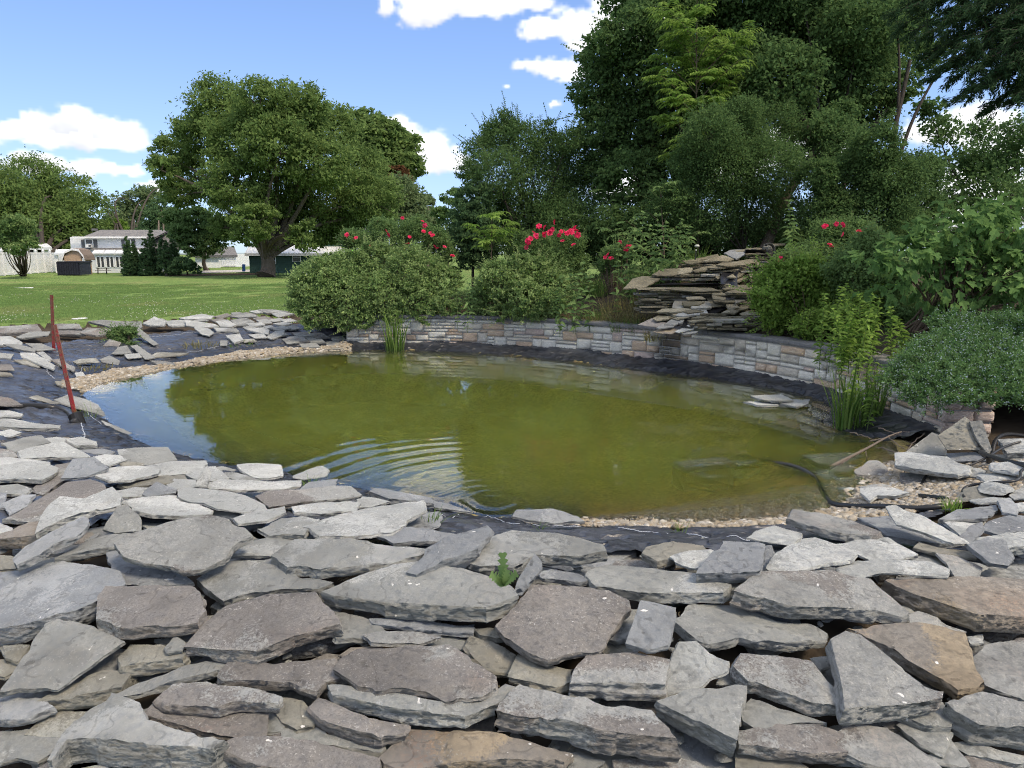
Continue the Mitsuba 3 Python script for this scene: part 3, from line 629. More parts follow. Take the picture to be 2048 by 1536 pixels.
 (ZF, '1380,896 1480,845 1600,835 1652,925 1640,952 1500,945', 48, 'g', dict(lift=.03)), (ZF, '1530,1140 1600,1080 1650,1050 1745,1165 1700,1175', 12, 'g', dict(lift=.03)),
 (ZF, '1650,1055 1750,1045 1900,1095 2100,1145 2000,1165 1750,1105', 34, 'g', {}), (ZF, '-20,1190 80,1110 250,1160 340,1210 300,1240 -20,1240', 24, 'p', {}), (ZF, '480,1100 550,1085 800,1150 880,1200 700,1215 480,1205', 22, 'y', {}),
 (ZF, '1380,370 1470,335 1720,420 1650,440 1400,395', 40, 'g', {}), (ZF, '1740,470 1815,455 1815,500 1760,505', 14, 'g', {}), (ZF, '1390,300 1440,295 1440,335 1400,335', 8, 'y', {}),
 (ZF, '1650,1160 1800,1120 2100,1180 2100,1240 1700,1240', 20, 'p', {}), (ZF, '1280,960 1370,930 1370,965 1300,975', 12, 'p', {}),
]
for conv, text, tp, tone, opt in FRONT:
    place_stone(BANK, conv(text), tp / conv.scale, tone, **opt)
# smaller stones wedged under and behind those, filling the joints down to the soil
_r = np.random.default_rng(31)
_n = 0
for k in range(900):
    if _n >= 110: break
    x, y = _r.uniform(-3.6, 3.6), _r.uniform(2.2, 4.3)
    d = ray(1024, 768)
    a = abs(x) / y
    if a > .74: continue
    z = float(V(x, y))
    s = _r.uniform(.10, .22)
    ang = np.sort(_r.uniform(0, 2 * np.pi, 7)) + np.linspace(0, .4, 7)
    pl = np.stack([np.cos(ang) * s * 1.4, np.sin(ang) * s * .8], 1) * _r.uniform(.75, 1.1, (7, 1))
    th = _r.uniform(-.5, .5)
    pl = pl @ np.array([[math.cos(th), math.sin(th)], [-math.sin(th), math.cos(th)]])
    ex, ey, nz = plane_frame(_r.normal(0, .08), _r.normal(.12, .08))
    try: v, f = stone_mesh(pl, _r.uniform(.04, .07), .028, 5000 + k)
    except Exception: continue
    w = np.array([x, y, z - .055]) + v[:, :1] * ex + v[:, 1:2] * ey + v[:, 2:] * nz
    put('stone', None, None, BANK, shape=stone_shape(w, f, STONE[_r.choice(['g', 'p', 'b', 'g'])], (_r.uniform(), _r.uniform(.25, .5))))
    _n += 1

# chips and dry litter caught in the joints
mb = MB(); lt = MB()
for k in range(620):
    x, y = _r.uniform(-3.4, 3.4), _r.uniform(2.25, 4.6)
    s = _r.uniform(.012, .035); m = _ico0.vertices * [s * _r.uniform(.8, 1.8), s, s * .4] * (1 + _r.normal(0, .15, (12, 1))); a = _r.uniform(0, 6.28)
    m = m @ np.array([[math.cos(a), math.sin(a), 0], [-math.sin(a), math.cos(a), 0], [0, 0, 1]])
    mb.add(m + [x, y, float(V(x, y)) - .035], _ico0.faces, (_r.uniform(), _r.uniform(.3, .6)))
put('stone_chips', mb.mesh(), 'stone_grey', BANK, smooth=False, uv=mb.uvs(), kind='stuff')
mat('dry_litter', proc(lambda p, n, uv: mix((.20, .14, .08), (.34, .28, .17), uv.x)), .8)
for k in range(46):
    x, y = _r.uniform(-3.2, 3.2), _r.uniform(2.3, 4.2); z = float(V(x, y)) - .02
    for j in range(_r.integers(4, 11)):
        a = _r.uniform(0, 6.28); c = np.array([x, y, z]) + _r.normal(0, .018, 3) * [1, 1, .3]; d_ = np.array([math.cos(a), math.sin(a), _r.normal(0, .25)]) * _r.uniform(.02, .05)
        lt.tube(np.array([c - d_, c + _r.normal(0, .004, 3), c + d_]), .0013, 3, (_r.uniform(), .5), cap=False)
put('dry_litter', lt.mesh(), 'dry_litter', BANK, smooth=False, uv=lt.uvs(), kind='stuff')
# ---------------------------------------------------------------- far and left banks: slabs on black fabric
EDGE = thing('stone_edging', 'low edging of pale slabs along the lawn and the fabric on the left shore', 'stone edging')
LEFTPX = [
 ('-60,735 215,725 240,765 230,772 -60,778', 22, 'p', {}), ('95,800 180,770 290,765 280,788 120,808', 12, 'g', {}), ('300,725 460,725 475,750 310,752', 20, 'p', {}), ('325,760 470,765 500,785 350,785', 14, 'p', {}),
 ('470,770 510,740 650,755 655,785 560,792', 12, 'p', dict(lift=.03)), ('515,710 590,700 720,710 825,705 830,740 810,752 690,748 560,722', 12, 'g', dict(lift=.06)), ('805,745 925,838 900,845 790,775', 10, 'g', dict(lift=.03)),
 ('835,720 905,680 970,710 960,733 880,735', 12, 'w', {}), ('960,705 1080,700 1090,733 990,735', 12, 'w', {}), ('1050,690 1180,665 1250,675 1230,693 1080,698', 10, 'w', {}), ('1085,700 1260,725 1280,738 1160,745 1090,733', 10, 'w', dict(lift=.03)),
 ('1265,705 1330,695 1380,730 1350,742 1290,738', 12, 'w', dict(lift=.02)), ('1350,700 1440,690 1490,710 1450,732 1380,733', 10, 'g', {}), ('1135,740 1210,745 1250,770 1222,792 1170,778', 10, 'w', dict(lift=.02)), ('1250,745 1380,750 1400,770 1270,768', 10, 'g', {}),
 ('1250,680 1330,662 1350,675 1290,690', 8, 'p', {}), ('1310,670 1460,660 1510,680 1400,688', 10, 'g', {}), ('1510,640 1600,640 1690,650 1560,662', 10, 'g', {}), ('1440,720 1530,715 1550,730 1470,742', 9, 'w', {}),
 ('1440,752 1540,745 1575,760 1570,785 1500,770', 12, 'w', {}), ('1320,790 1400,780 1422,818 1370,835', 12, 'w', {}), ('1410,815 1480,810 1500,825 1430,832', 7, 'y', {}), ('1455,785 1540,780 1560,800 1490,808', 9, 'w', {}),
 ('1560,800 1610,765 1665,760 1660,788 1590,812', 9, 'w', {}), ('1560,700 1640,690 1680,700 1600,712', 9, 'g', {}), ('1580,745 1660,735 1700,750 1610,762', 9, 'g', {}), ('1480,690 1550,680 1600,695 1520,705', 9, 'p', {}), ('1500,700 1560,695 1590,715 1530,722', 9, 'w', {}),
 ('1590,660 1660,655 1720,665 1630,680', 9, 'w', {}), ('1390,670 1440,655 1500,668 1440,682', 8, 'p', {}), ('1600,722 1660,712 1710,722 1650,735', 9, 'w', {}),
 ('1680,800 1760,790 1800,820 1700,828', 10, 'p', {}), ('1790,800 1870,800 1900,830 1820,835', 10, 'g', {}), ('1870,860 1980,850 2010,868 1880,875', 12, 'y', {}), ('1750,840 1850,835 1870,858 1770,863', 12, 'g', {}), ('1900,830 1980,820 1990,848 1920,850', 10, 'p', {}),
 ('1650,810 1700,800 1750,830 1680,842', 10, 'g', {}), ('1700,770 1800,770 1850,790 1750,800', 12, 'p', {}), ('1960,870 2030,860 2040,885 1970,890', 9, 'g', {}),
 ('-60,800 60,795 130,830 120,848 -60,845', 12, 'w', dict(lift=.05)), ('20,840 100,840 210,870 200,888 100,870', 10, 'g', dict(lift=.03)), ('150,835 240,840 320,870 220,880', 10, 'g', {}),
 ('-60,890 80,900 60,925 -60,920', 10, 'g', {}), ('120,890 200,890 320,965 310,988 230,958 130,913', 12, 'w', dict(lift=.03)), ('85,935 150,930 240,965 230,978 130,960', 9, 'y', {}),
 ('215,890 250,885 310,935 290,943', 8, 'w', {}), ('300,930 350,925 440,980 430,1000 340,958', 12, 'p', {}), ('430,945 470,930 560,925 580,943 450,955', 12, 'y', {}), ('585,930 640,910 700,940 690,962 600,948', 8, 'g', {}),
 ('605,850 640,815 710,830 690,852', 10, 'p', {}), ('655,900 690,860 740,850 770,893 680,900', 8, 'g', {}), ('765,850 800,845 905,920 850,928 800,880', 8, 'g', {}), ('730,905 810,895 830,915 750,925', 8, 'g', {}),
 ('890,905 920,890 1100,895 1060,905 900,918', 8, 'y', {}), ('880,940 930,940 1060,955 1030,962 920,958', 12, 'p', {}), ('820,980 900,970 920,980 840,988', 7, 'g', {}),
 ('-60,960 60,960 80,992 -60,995', 12, 'p', {}), ('-60,1000 60,1010 70,1022 -60,1025', 10, 'y', {}), ('325,1060 400,1060 480,1105 400,1098 340,1078', 10, 'y', {}), ('170,1150 210,1140 340,1185 300,1190 200,1163', 10, 'y', dict(lift=.03)),
 ('-60,1140 60,1160 130,1198 60,1200 -60,1190', 10, 'p', dict(lift=.04)), ('320,1170 400,1140 500,1165 570,1195 620,1265 500,1230 370,1190', 8, 'g', {}), ('510,1285 600,1290 770,1362 750,1370 600,1310', 10, 'g', {}),
 ('600,1130 640,1125 668,1135 640,1145 605,1143', 10, 'y', dict(lift=-.03, ty=.0)), ('1290,820 1330,820 1325,850 1290,852', 6, 'g', {}), ('440,1010 480,1005 500,1030 450,1035', 6, 'w', {}),

 ('1460,648 1530,640 1580,652 1500,662', 9, 'w', {}), ('1230,700 1300,690 1330,702 1260,712', 9, 'p', {}), ('1420,742 1470,735 1500,748 1440,756', 9, 'g', {}), ('1600,780 1650,772 1690,786 1630,796', 9, 'g', {}), ('1540,735 1580,728 1600,742 1560,750', 8, 'w', {}),
 ('1640,700 1700,692 1740,706 1670,714', 9, 'w', {}), ('1660,740 1720,732 1760,750 1690,758', 9, 'g', {}), ('1720,815 1780,810 1820,826 1750,834', 8, 'p', {}), ('1820,780 1880,776 1930,800 1850,806', 12, 'p', {}), ('1930,800 2000,795 2030,815 1950,822', 10, 'g', {}),
 ('980,725 1050,718 1090,735 1010,742', 8, 'g', {}), ('1350,660 1400,652 1440,664 1370,672', 8, 'g', {}), ('1300,735 1340,728 1370,742 1320,748', 8, 'g', {}), ('880,700 940,690 980,705 910,715', 8, 'p', {}), ('1130,700 1180,692 1220,704 1150,712', 8, 'g', dict(lift=.03)),
]
for text, tp, tone, opt in LEFTPX:
    place_stone(EDGE, ZH(text), tp / ZH.scale, tone, **opt)

# ---- the fabric itself
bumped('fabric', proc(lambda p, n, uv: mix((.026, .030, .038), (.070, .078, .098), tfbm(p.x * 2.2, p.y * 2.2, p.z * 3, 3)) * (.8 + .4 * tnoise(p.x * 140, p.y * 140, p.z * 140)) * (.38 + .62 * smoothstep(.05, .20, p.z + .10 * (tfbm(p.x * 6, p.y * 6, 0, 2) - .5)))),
       proc(lambda p, n, uv: tfbm(p.x * 30, p.y * 30, p.z * 12, 2) * .005 + dr.exp(-dr.abs(tfbm(p.x * 3.1 + p.y * 1.2, p.y * 3.6 - p.x * .8, p.z * 5, 3) - .5) * 38) * .016 + dr.exp(-dr.abs(tfbm(p.x * 1.4 - p.y * 4.2 + 7, p.y * 1.3 + p.x * 2.0, p.z * 5, 2) - .5) * 44) * .014, 3e-3), rough=.34, spec=.6)
FS = .035
fx, fy = np.meshgrid(np.arange(-13.6, 6.0, FS), np.arange(4.0, 19.4, FS), indexing='ij')
_d = D(fx, fy)
_left = np.clip((-fx - 1.5) / 3.0, 0, 1)
_gravel_r = np.exp(-(((fx - 2.6) / 2.2) ** 2 + ((fy - 6.2) / 1.1) ** 2) * 1.3)
_w = 2.15 + 1.3 * _left
_lo = np.where(_gravel_r > .35, .38, -1.0)
_wd = cKDTree(WALL[:, :2])
_dw, _iw = _wd.query(np.stack([fx.ravel(), fy.ravel()], 1))
_tw = np.gradient(WALL, axis=0); _tw /= np.linalg.norm(_tw, axis=1, keepdims=True)
_side_w = ((fx.ravel() - WALL[_iw, 0]) * _tw[_iw, 1] - (fy.ravel() - WALL[_iw, 1]) * _tw[_iw, 0]).reshape(fx.shape)   # > 0 on the pond's side
_dw = _dw.reshape(fx.shape)
_ok = (_d > _lo) & (_d < _w) & ~((_side_w < -.02) & (_dw < 3) & (fx > -3.9)) & ~contains_xy(LEFT_LAWN, fx, fy) & ~((fy > 17.5) & (fx > -3.9)) & ~((fx > 3.4) & (fy < 8.45)) & ~((_d > .9) & (fx > 3))
_q = np.stack([fx, fy, 0 * fx], -1)
_ang = np.arctan2(fy - 11, fx + 1)
_along, _down = _ang * 6, _d
_r1 = nfbm(np.stack([_along * 2.4, _down * .7, 0 * fx], -1), 3, 41)
_r2 = nfbm(np.stack([_along * 1.1 + .6 * _down, _down * 3.2, 0 * fx + 5], -1), 3, 42)
_wr = .030 * np.exp(-np.abs(_r1 - .5) * 22) + .045 * np.exp(-np.abs(_r2 - .52) * 26) + .022 * np.exp(-np.abs(nfbm(np.stack([_along * 5.5 - _down * 1.3, _down * 1.1, 0 * fx + 9], -1), 2, 48) - .5) * 34) + .018 * np.exp(-np.abs(nfbm(np.stack([_along * 2.0 + _down * 3.0, _down * 4.4, 0 * fx + 3], -1), 2, 49) - .5) * 30) + .03 * (nfbm(_q * 1.6, 3, 43) - .5) + .012 * (nfbm(_q * 6, 3, 44) - .5)
_nearwall = np.exp(-(_dw / .5) ** 2) * (_side_w > -.1)
_wr = _wr + _nearwall * (.06 * np.exp(-np.abs(nfbm(np.stack([_along * 3, _down * 1.3, 0 * fx], -1), 3, 47) - .5) * 14))
_nw = np.exp(-(_dw / .5) ** 2)
_wr = (.022 + .006 * _nw) * np.tanh((_wr - .022) / .018) - .014 * np.clip((_d - .25) / .3, 0, 1) * (1 - _nw) + .01 * _nw
_z = V(fx, fy) + .004 + _wr * np.clip((_d + .25) / .3, 0, 1) * np.where(_d > 0, 1, .5) + _nearwall * np.clip(_d / .35, 0, 1) * .0
_m = _ok[:-1, :-1] & _ok[1:, :-1] & _ok[1:, 1:] & _ok[:-1, 1:]
_id = np.arange(fx.size).reshape(fx.shape)
_f = np.stack([_id[:-1, :-1], _id[1:, :-1], _id[1:, 1:], _id[:-1, 1:]], -1)[_m]
_u, _inv = np.unique(_f, return_inverse=True)
_fv = np.stack([fx, fy, _z], -1).reshape(-1, 3)[_u]
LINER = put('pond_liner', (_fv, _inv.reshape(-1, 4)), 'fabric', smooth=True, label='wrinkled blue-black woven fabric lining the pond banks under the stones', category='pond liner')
FZ = lambda x, y: map_coordinates(_z, [np.atleast_1d(x) / FS + 13.6 / FS, np.atleast_1d(y) / FS - 4.0 / FS], order=1, mode='nearest')
mat('thread', (.5, .55, .62), .7)
for seam in ([(165, 735), (170, 765), (180, 785), (182, 800), (205, 850)], [(270, 710), (400, 700), (440, 690), (520, 682)], [(530, 670), (560, 662), (640, 655)], [(500, 860), (560, 880), (640, 900)],
             [(820, 1035), (1000, 1040), (1100, 1053), (1220, 1058), (1330, 1063), (1500, 1078)], [(75, 720), (110, 760)], [(160, 840), (170, 875)], [(300, 672), (420, 662)]):
    pts = spline([hit(x, y) for x, y in seam], 70)
    pts[:, :2] += rng.normal(0, .007, (70, 2))
    pts[:, 2] = FZ(pts[:, 0], pts[:, 1]) + .006
    put('seam_thread', tube(pts, .0028, 4), 'thread', LINER, smooth=True)

# ---- gravel
def gravel_col(a, b, c):
    return lambda p, n, uv: mix(mix(a, b, smoothstep(.2, .7, uv.x)), c, smoothstep(.75, .95, uv.x)) * (.6 + .7 * uv.y) * (.85 + .3 * tnoise(p.x * 160, p.y * 160, p.z * 160))
mat('pebble', proc(gravel_col((.31, .285, .235), (.26, .215, .15), (.41, .395, .36))), .65, .3)
_ico = trimesh.creation.icosphere(subdivisions=1)
_ico0 = trimesh.creation.icosahedron()
def pebbles(xy, size, sub, zfn, seed):
    r = np.random.default_rng(seed); n = len(xy)
    base = _ico if sub else _ico0
    s = size * r.lognormal(0, .28, n)[:, None] * np.stack([r.uniform(.8, 1.35, n), r.uniform(.7, 1.1, n), r.uniform(.45, .75, n)], 1)
    a = r.uniform(0, 6.28, n); c, sn = np.cos(a), np.sin(a)
    v = base.vertices[None] * (1 + r.normal(0, .07, (n, len(base.vertices), 1))) * s[:, None]
    v = np.stack([v[..., 0] * c[:, None] - v[..., 1] * sn[:, None], v[..., 0] * sn[:, None] + v[..., 1] * c[:, None], v[..., 2]], -1)
    v += np.stack([xy[:, 0], xy[:, 1], zfn(xy[:, 0], xy[:, 1]) + s[:, 2] * r.uniform(-.1, .8, n)], -1)[:, None]
    f = base.faces[None] + (np.arange(n) * len(base.vertices))[:, None, None]
    uv = np.repeat(np.stack([r.uniform(size=n), r.uniform(.2, .85, n)], 1), len(base.vertices), 0)
    return (v.reshape(-1, 3), f.reshape(-1, 3)), uv
def scatter(poly, n, seed, cond=None):
    r = np.random.default_rng(seed); x0, y0, x1, y1 = poly.bounds
    p = np.stack([r.uniform(x0, x1, n * 4), r.uniform(y0, y1, n * 4)], 1)
    p = p[contains_xy(poly, p[:, 0], p[:, 1])]
    if cond is not None: p = p[cond(p[:, 0], p[:, 1])]
    return p[:n]
_sh = LineString([PZ(x, y, 0)[:2] for x, y in [(660, 700), (640, 702), (480, 716), (330, 737), (280, 748)]]).buffer(.5)
_sh2 = LineString([PZ(x, y, 0)[:2] for x, y in [(290, 745), (200, 765), (175, 775)]]).buffer(.38)
for poly, name, n, size, sub, lab, seed in ((_sh, 'gravel_beach', 6500, .028, 0, 'beach of small tan pebbles along the far left waterline', 3), (_sh2, 'gravel_beach', 2600, .028, 0, 'short tan pebble patch in the left corner of the pond', 4)):
    xy = scatter(poly, n, seed, lambda x, y: (D(x, y) > -.18) & (D(x, y) < .36 + .15 * np.sin(x * 3)))
    m, uv = pebbles(xy, size, sub, lambda x, y: np.maximum(FZ(x, y), V(x, y)) + .004, seed)
    put(name, m, 'pebble', smooth=True, uv=uv, label=lab, category='gravel', kind='stuff')
_rp = Polygon([PZ(x, y, 0)[:2] for x, y in [(1080, 1050), (1250, 1035), (1450, 1000), (1640, 975), (1720, 960), (1790, 930), (1900, 950), (2040, 985), (2048, 1045), (1800, 1075), (1500, 1085), (1200, 1075), (1080, 1065)]])
xy = scatter(_rp.buffer(.12), 15000, 5, lambda x, y: (D(x, y) > -.75))
m, uv = pebbles(xy, .0175, 1, lambda x, y: V(x, y) + .004, 5)
put('gravel_beach', m, 'pebble', smooth=True, uv=uv, label='cream and tan pebbles of the shallow near right corner, running on under the water', category='gravel', kind='stuff')
# ---------------------------------------------------------------- retaining wall
def wallmat(key, a, b, c):
    def col(p, n, uv):
        s = uv.x * 53
        k = mix(a, b, smoothstep(.35, .65, tfbm(p.x * 7 + s, p.y * 7, p.z * 22 + s, 3)))
        k = mix(k, c, smoothstep(.58, .75, tfbm(p.x * 18 + s, p.y * 18, p.z * 40, 3)))
        k = k * (.72 + .56 * tfbm(p.x * 60 + s, p.y * 60, p.z * 60, 2)) * (.8 + .6 * uv.y)
        # damp algae where the fall runs over the wall
        d = dr.sqrt(dr.square((p.x - 3.05) / .42) + dr.square((p.y - 14.2) / .5))
        k = mix(k, (.03, .03, .027), .85 * smoothstep(1.25, .25, d + .9 * (tfbm(p.x * 5, p.y * 5, p.z * 3, 3) - .5)))
        return mix(k, (.075, .075, .07), .6 * smoothstep(.60, .74, tfbm(p.x * 2.4 + 9, p.y * 2.4, p.z * 4, 3)))
    return bumped(key, proc(col), proc(lambda p, n, uv: tfbm(p.x * 40 + uv.x * 9, p.y * 40, p.z * 90, 3) * .010, 2e-3), rough=.8)
wallmat('wall_pale', (.54, .525, .46), (.47, .465, .42), (.61, .595, .54))
wallmat('wall_cream', (.47, .435, .365), (.41, .385, .33), (.54, .52, .47))
wallmat('wall_tan', (.42, .32, .225), (.36, .285, .215), (.48, .42, .34))
wallmat('wall_pink', (.38, .31, .27), (.33, .275, .245), (.43, .38, .34))
bumped('mortar', proc(lambda p, n, uv: mix((.27, .27, .255), (.35, .345, .33), tfbm(p.x * 9, p.y * 9, p.z * 9, 3))), proc(lambda p, n, uv: tfbm(p.x * 70, p.y * 70, p.z * 70, 2) * .006), rough=.9)
bumped('capstone', proc(lambda p, n, uv: mix((.135, .138, .145), (.185, .185, .19), tfbm(p.x * 14 + uv.x * 7, p.y * 14, p.z * 14, 3)) * (.8 + .4 * uv.y)), proc(lambda p, n, uv: tfbm(p.x * 90, p.y * 90, p.z * 90, 2) * .005), rough=.75)
WL = np.r_[0, np.cumsum(np.linalg.norm(np.diff(WALL, axis=0), axis=1))]
WTOT = WL[-1]
def wall_at(s):
    p = np.stack([np.interp(s, WL, WALL[:, 0]), np.interp(s, WL, WALL[:, 1])], -1)
    s = np.clip(s, .03, WTOT - .03)
    q = np.stack([np.interp(s + .02, WL, WALL[:, 0]), np.interp(s + .02, WL, WALL[:, 1])], -1) - np.stack([np.interp(s - .02, WL, WALL[:, 0]), np.interp(s - .02, WL, WALL[:, 1])], -1)
    q /= np.linalg.norm(q, axis=-1, keepdims=True)
    return p, q, np.stack([q[..., 1], -q[..., 0]], -1)      # point, along, towards the pond
RW = thing('retaining_wall', 'curved low retaining wall of pale mixed stone with a dark coping, behind the pond', 'retaining wall')
def block_mesh(w, h, seed, nx=None):
    """Front of a rough-faced stone: x along, y out, z up; rounded arrises, uneven face."""
    r = np.random.default_rng(seed); nx = nx or max(4, int(w / .07)); nz = max(3, int(h / .045))
    bu, bv = .007 / w, .007 / h
    u, v = np.meshgrid(np.r_[0, np.linspace(bu, 1 - bu, nx + 1), 1], np.r_[0, np.linspace(bv, 1 - bv, nz + 1), 1], indexing='ij'); nx += 2; nz += 2
    e = np.minimum(np.minimum(u, 1 - u) * w, np.minimum(v, 1 - v) * h)
    q = np.stack([u * w * 9, v * h * 16, 0 * u + r.uniform(0, 99)], -1)
    out = .012 + .026 * (nfbm(q, 3, 1) - .3) + r.uniform(-.004, .014)
    out = np.where(e < 1e-6, -.055, out * np.clip(.6 + e / .05, 0, 1))
    j = np.where(e < 1e-6, .6, 1.0)
    jx, jz = r.normal(0, .002, u.shape), r.normal(0, .002, u.shape)
    pv = np.stack([u * w + jx, out, v * h + jz], -1).reshape(-1, 3)
    i, k = np.meshgrid(np.arange(nx), np.arange(nz), indexing='ij'); a = i * (nz + 1) + k
    return pv, np.stack([a, a + nz + 1, a + nz + 2, a + 1], -1).reshape(-1, 4)
U, ROWS, RH, ZB0 = .06, 8, .074, .10
ncol = int(WTOT / U)
occ = np.zeros((ROWS, ncol), bool)
rw = np.random.default_rng(12)
for rr_ in range(ROWS):
    c0 = 0
    while c0 < ncol:
        if occ[rr_, c0]: c0 += 1; continue
        free = 0
        while c0 + free < ncol and not occ[rr_, c0 + free]: free += 1
        tall = rw.choice([1, 2, 3], p=[.5, .36, .14])
        tall = min(tall, ROWS - rr_)
        n = int(rw.integers(4, 10) if tall < 3 else rw.integers(4, 7)) if tall < 2 or rw.uniform() < .8 else 4
        n = min(n, free) if free - n >= 3 else free
        n = min(n, 11)
        occ[rr_:rr_ + tall, c0:c0 + n] = True
        s0, w, h, z = c0 * U + .004, n * U - .009, tall * RH - .008, ZB0 + rr_ * RH
        m, f = block_mesh(w, h, 900 + rr_ * 400 + c0)
        p, tg, nr = wall_at(s0 + m[:, 0])
        wv = np.c_[p + nr * m[:, 1:2], z + m[:, 2]]
        s = s0 / WTOT
        kind = rw.choice(['wall_pale', 'wall_cream', 'wall_tan', 'wall_pink'], p=[.52, .26, .14, .08] if s < .86 else [.2, .2, .25, .35])
        put('stone', (wv, f), kind, RW, smooth=True, uv=np.broadcast_to((rw.uniform(), rw.uniform(.3, .7)), (len(wv), 2)))
        c0 += n
# the squared end of the wall, facing the near bank
ee = np.array([5.04, 8.31])
for rr_, row in enumerate([(.26, .30), (.34, .24), (.2, .18, .2), (.30, .28)]):
    x = 0
    for w in row:
        m, f = block_mesh(w - .014, .132, 7000 + rr_ * 9 + int(x * 100))
        wv = np.c_[ee[0] + x + m[:, 0], ee[1] - m[:, 1], .12 + rr_ * .145 + m[:, 2]]
        put('stone', (wv, f[:, ::1]), 'wall_pink' if rw.uniform() < .7 else 'wall_tan', RW, smooth=True, uv=np.broadcast_to((rw.uniform(), rw.uniform(.4, .7)), (len(wv), 2)))
        x += w
core = MB()
s = np.linspace(0, WTOT, 120)
p, tg, nr = wall_at(s)
a, b = p - nr * .004, p - nr * .40
ring = np.stack([np.c_[a, s * 0 - .15], np.c_[a, s * 0 + .70], np.c_[b, s * 0 + .70], np.c_[b, s * 0 - .15]], 1)
i = np.arange(119)[:, None]; k = np.arange(4)[None]
core.add(ring.reshape(-1, 3), np.stack([i * 4 + k, i * 4 + (k + 1) % 4, (i + 1) * 4 + (k + 1) % 4, (i + 1) * 4 + k], -1).reshape(-1, 4))
core.add(ring[0], [[0, 1, 2, 3]]); core.add(ring[-1], [[3, 2, 1, 0]])
core.box((5.38, 8.56, .27), (.44, .44, .86))
put('mortar_core', core.mesh(), 'mortar', RW)
c0 = 0.0
while c0 < WTOT + .02:
    n = min(rw.uniform(.52, .66), WTOT + .06 - c0)
    if n < .12: break
    u = np.linspace(.004, n - .004, 6)
    prof = np.array([(.045, .012), (.052, .03), (.05, .062), (.035, .078), (-.10, .082), (-.33, .08), (-.36, .06), (-.36, .0), (.02, 0.0), (.04, .004)])
    p, tg, nr = wall_at(c0 + u)
    jit = (nfbm(np.stack([np.repeat(u, 10) * 12, np.tile(np.arange(10), 6) * .7, np.full(60, c0 * 5)], -1), 2) - .5).reshape(6, 10) * .014
    dz = rw.normal(0, .003)
    v = np.stack([np.repeat(p[:, None, 0], 10, 1) + nr[:, None, 0] * (prof[:, 0] + jit), np.repeat(p[:, None, 1], 10, 1) + nr[:, None, 1] * (prof[:, 0] + jit), .70 + np.broadcast_to(prof[:, 1], (6, 10)) + jit * .6 + dz], -1)
    i, k = np.meshgrid(np.arange(5), np.arange(10), indexing='ij')
    f = np.stack([i * 10 + k, i * 10 + (k + 1) % 10, (i + 1) * 10 + (k + 1) % 10, (i + 1) * 10 + k], -1).reshape(-1, 4)
    f = np.vstack([f, [[0, 1, 2, 3], [0, 3, 4, 5], [0, 5, 6, 7], [0, 7, 8, 9]], 50 + np.array([[3, 2, 1, 0], [5, 4, 3, 0], [7, 6, 5, 0], [9, 8, 7, 0]])])
    put('coping_stone', (v.reshape(-1, 3), f), 'capstone', RW, smooth=35, uv=None)
    c0 += n
put('coping_stone', trimesh.creation.box((.66, .52, .08), transform=trimesh.transformations.translation_matrix((5.34, 8.52, .742))), 'capstone', RW)

# ---------------------------------------------------------------- the planted bed behind the wall
GC = np.array([(x - n[0] * .36, y - n[1] * .36, .71) for (x, y), n in zip(*[a[::13] for a in (WALL, wall_at(WL)[2])])] +
              [(-2, 20, 1.1), (0, 19, 1.15), (1.6, 18, 1.35), (2.4, 16.2, 1.15), (3.2, 15.5, 1.25), (3.6, 16.6, 1.9), (4.6, 16.4, 2.05), (5.5, 16.0, 2.0), (4.3, 14.9, 1.45), (5.4, 14.5, 1.6), (6.5, 14, 1.6), (6.6, 11.5, 1.3), (7.5, 12.5, 1.5), (6.2, 9.5, .95),
               (7, 8.5, .8), (9, 8, .8), (10, 12, 1.5), (9, 17, 1.9), (6, 19, 1.9), (3, 20, 1.7), (-1, 23, .7), (5, 24, .9), (12, 24, .9), (15, 15, 1.0), (14, 8, .6), (-4.6, 18.2, .5), (-5.2, 20.5, .45), (-4.5, 23, .42), (16, 28, .42), (0, 28, .42), (8, 28, .5), (-6, 28, .4)])
_g = RBFInterpolator(GC[:, :2], GC[:, 2], kernel='linear')
gx, gy = np.meshgrid(np.arange(-6, 17, .16), np.arange(7.6, 29, .16), indexing='ij')
gq = np.stack([gx.ravel(), gy.ravel()], 1)
gz = _g(gq).reshape(gx.shape)
GARDEN_GRID = gz
def G(x, y):
    x, y = np.broadcast_arrays(np.asarray(x, float), np.asarray(y, float))
    return map_coordinates(GARDEN_GRID, [np.atleast_1d(x).ravel() / .16 + 6 / .16, np.atleast_1d(y).ravel() / .16 - 7.6 / .16], order=1, mode='nearest').reshape(x.shape)
_back = Polygon(np.vstack([wall_at(WL[::4])[0] - wall_at(WL[::4])[2] * .22, [(5.9, 8.6), (6.2, 7.7), (16.5, 7.7), (16.5, 28.8), (-5.9, 28.8), (-5.9, 20), (-4.6, 17.9)]])).buffer(0)
c = np.stack([(gx[:-1, :-1] + .08).ravel(), (gy[:-1, :-1] + .08).ravel()], 1)
m = contains_xy(_back, c[:, 0], c[:, 1]).reshape(gx.shape[0] - 1, -1)
idd = np.arange(gx.size).reshape(gx.shape)
f = np.stack([idd[:-1, :-1], idd[1:, :-1], idd[1:, 1:], idd[:-1, 1:]], -1)[m]
u, inv = np.unique(f, return_inverse=True)
gv = np.stack([gx, gy, gz + .05 * (nfbm(np.stack([gx, gy, 0 * gx], -1) * 2.2, 3, 60) - .5)], -1).reshape(-1, 3)[u]
put('garden_bed', (gv, inv.reshape(-1, 4)), 'soil', smooth=True, kind='structure')
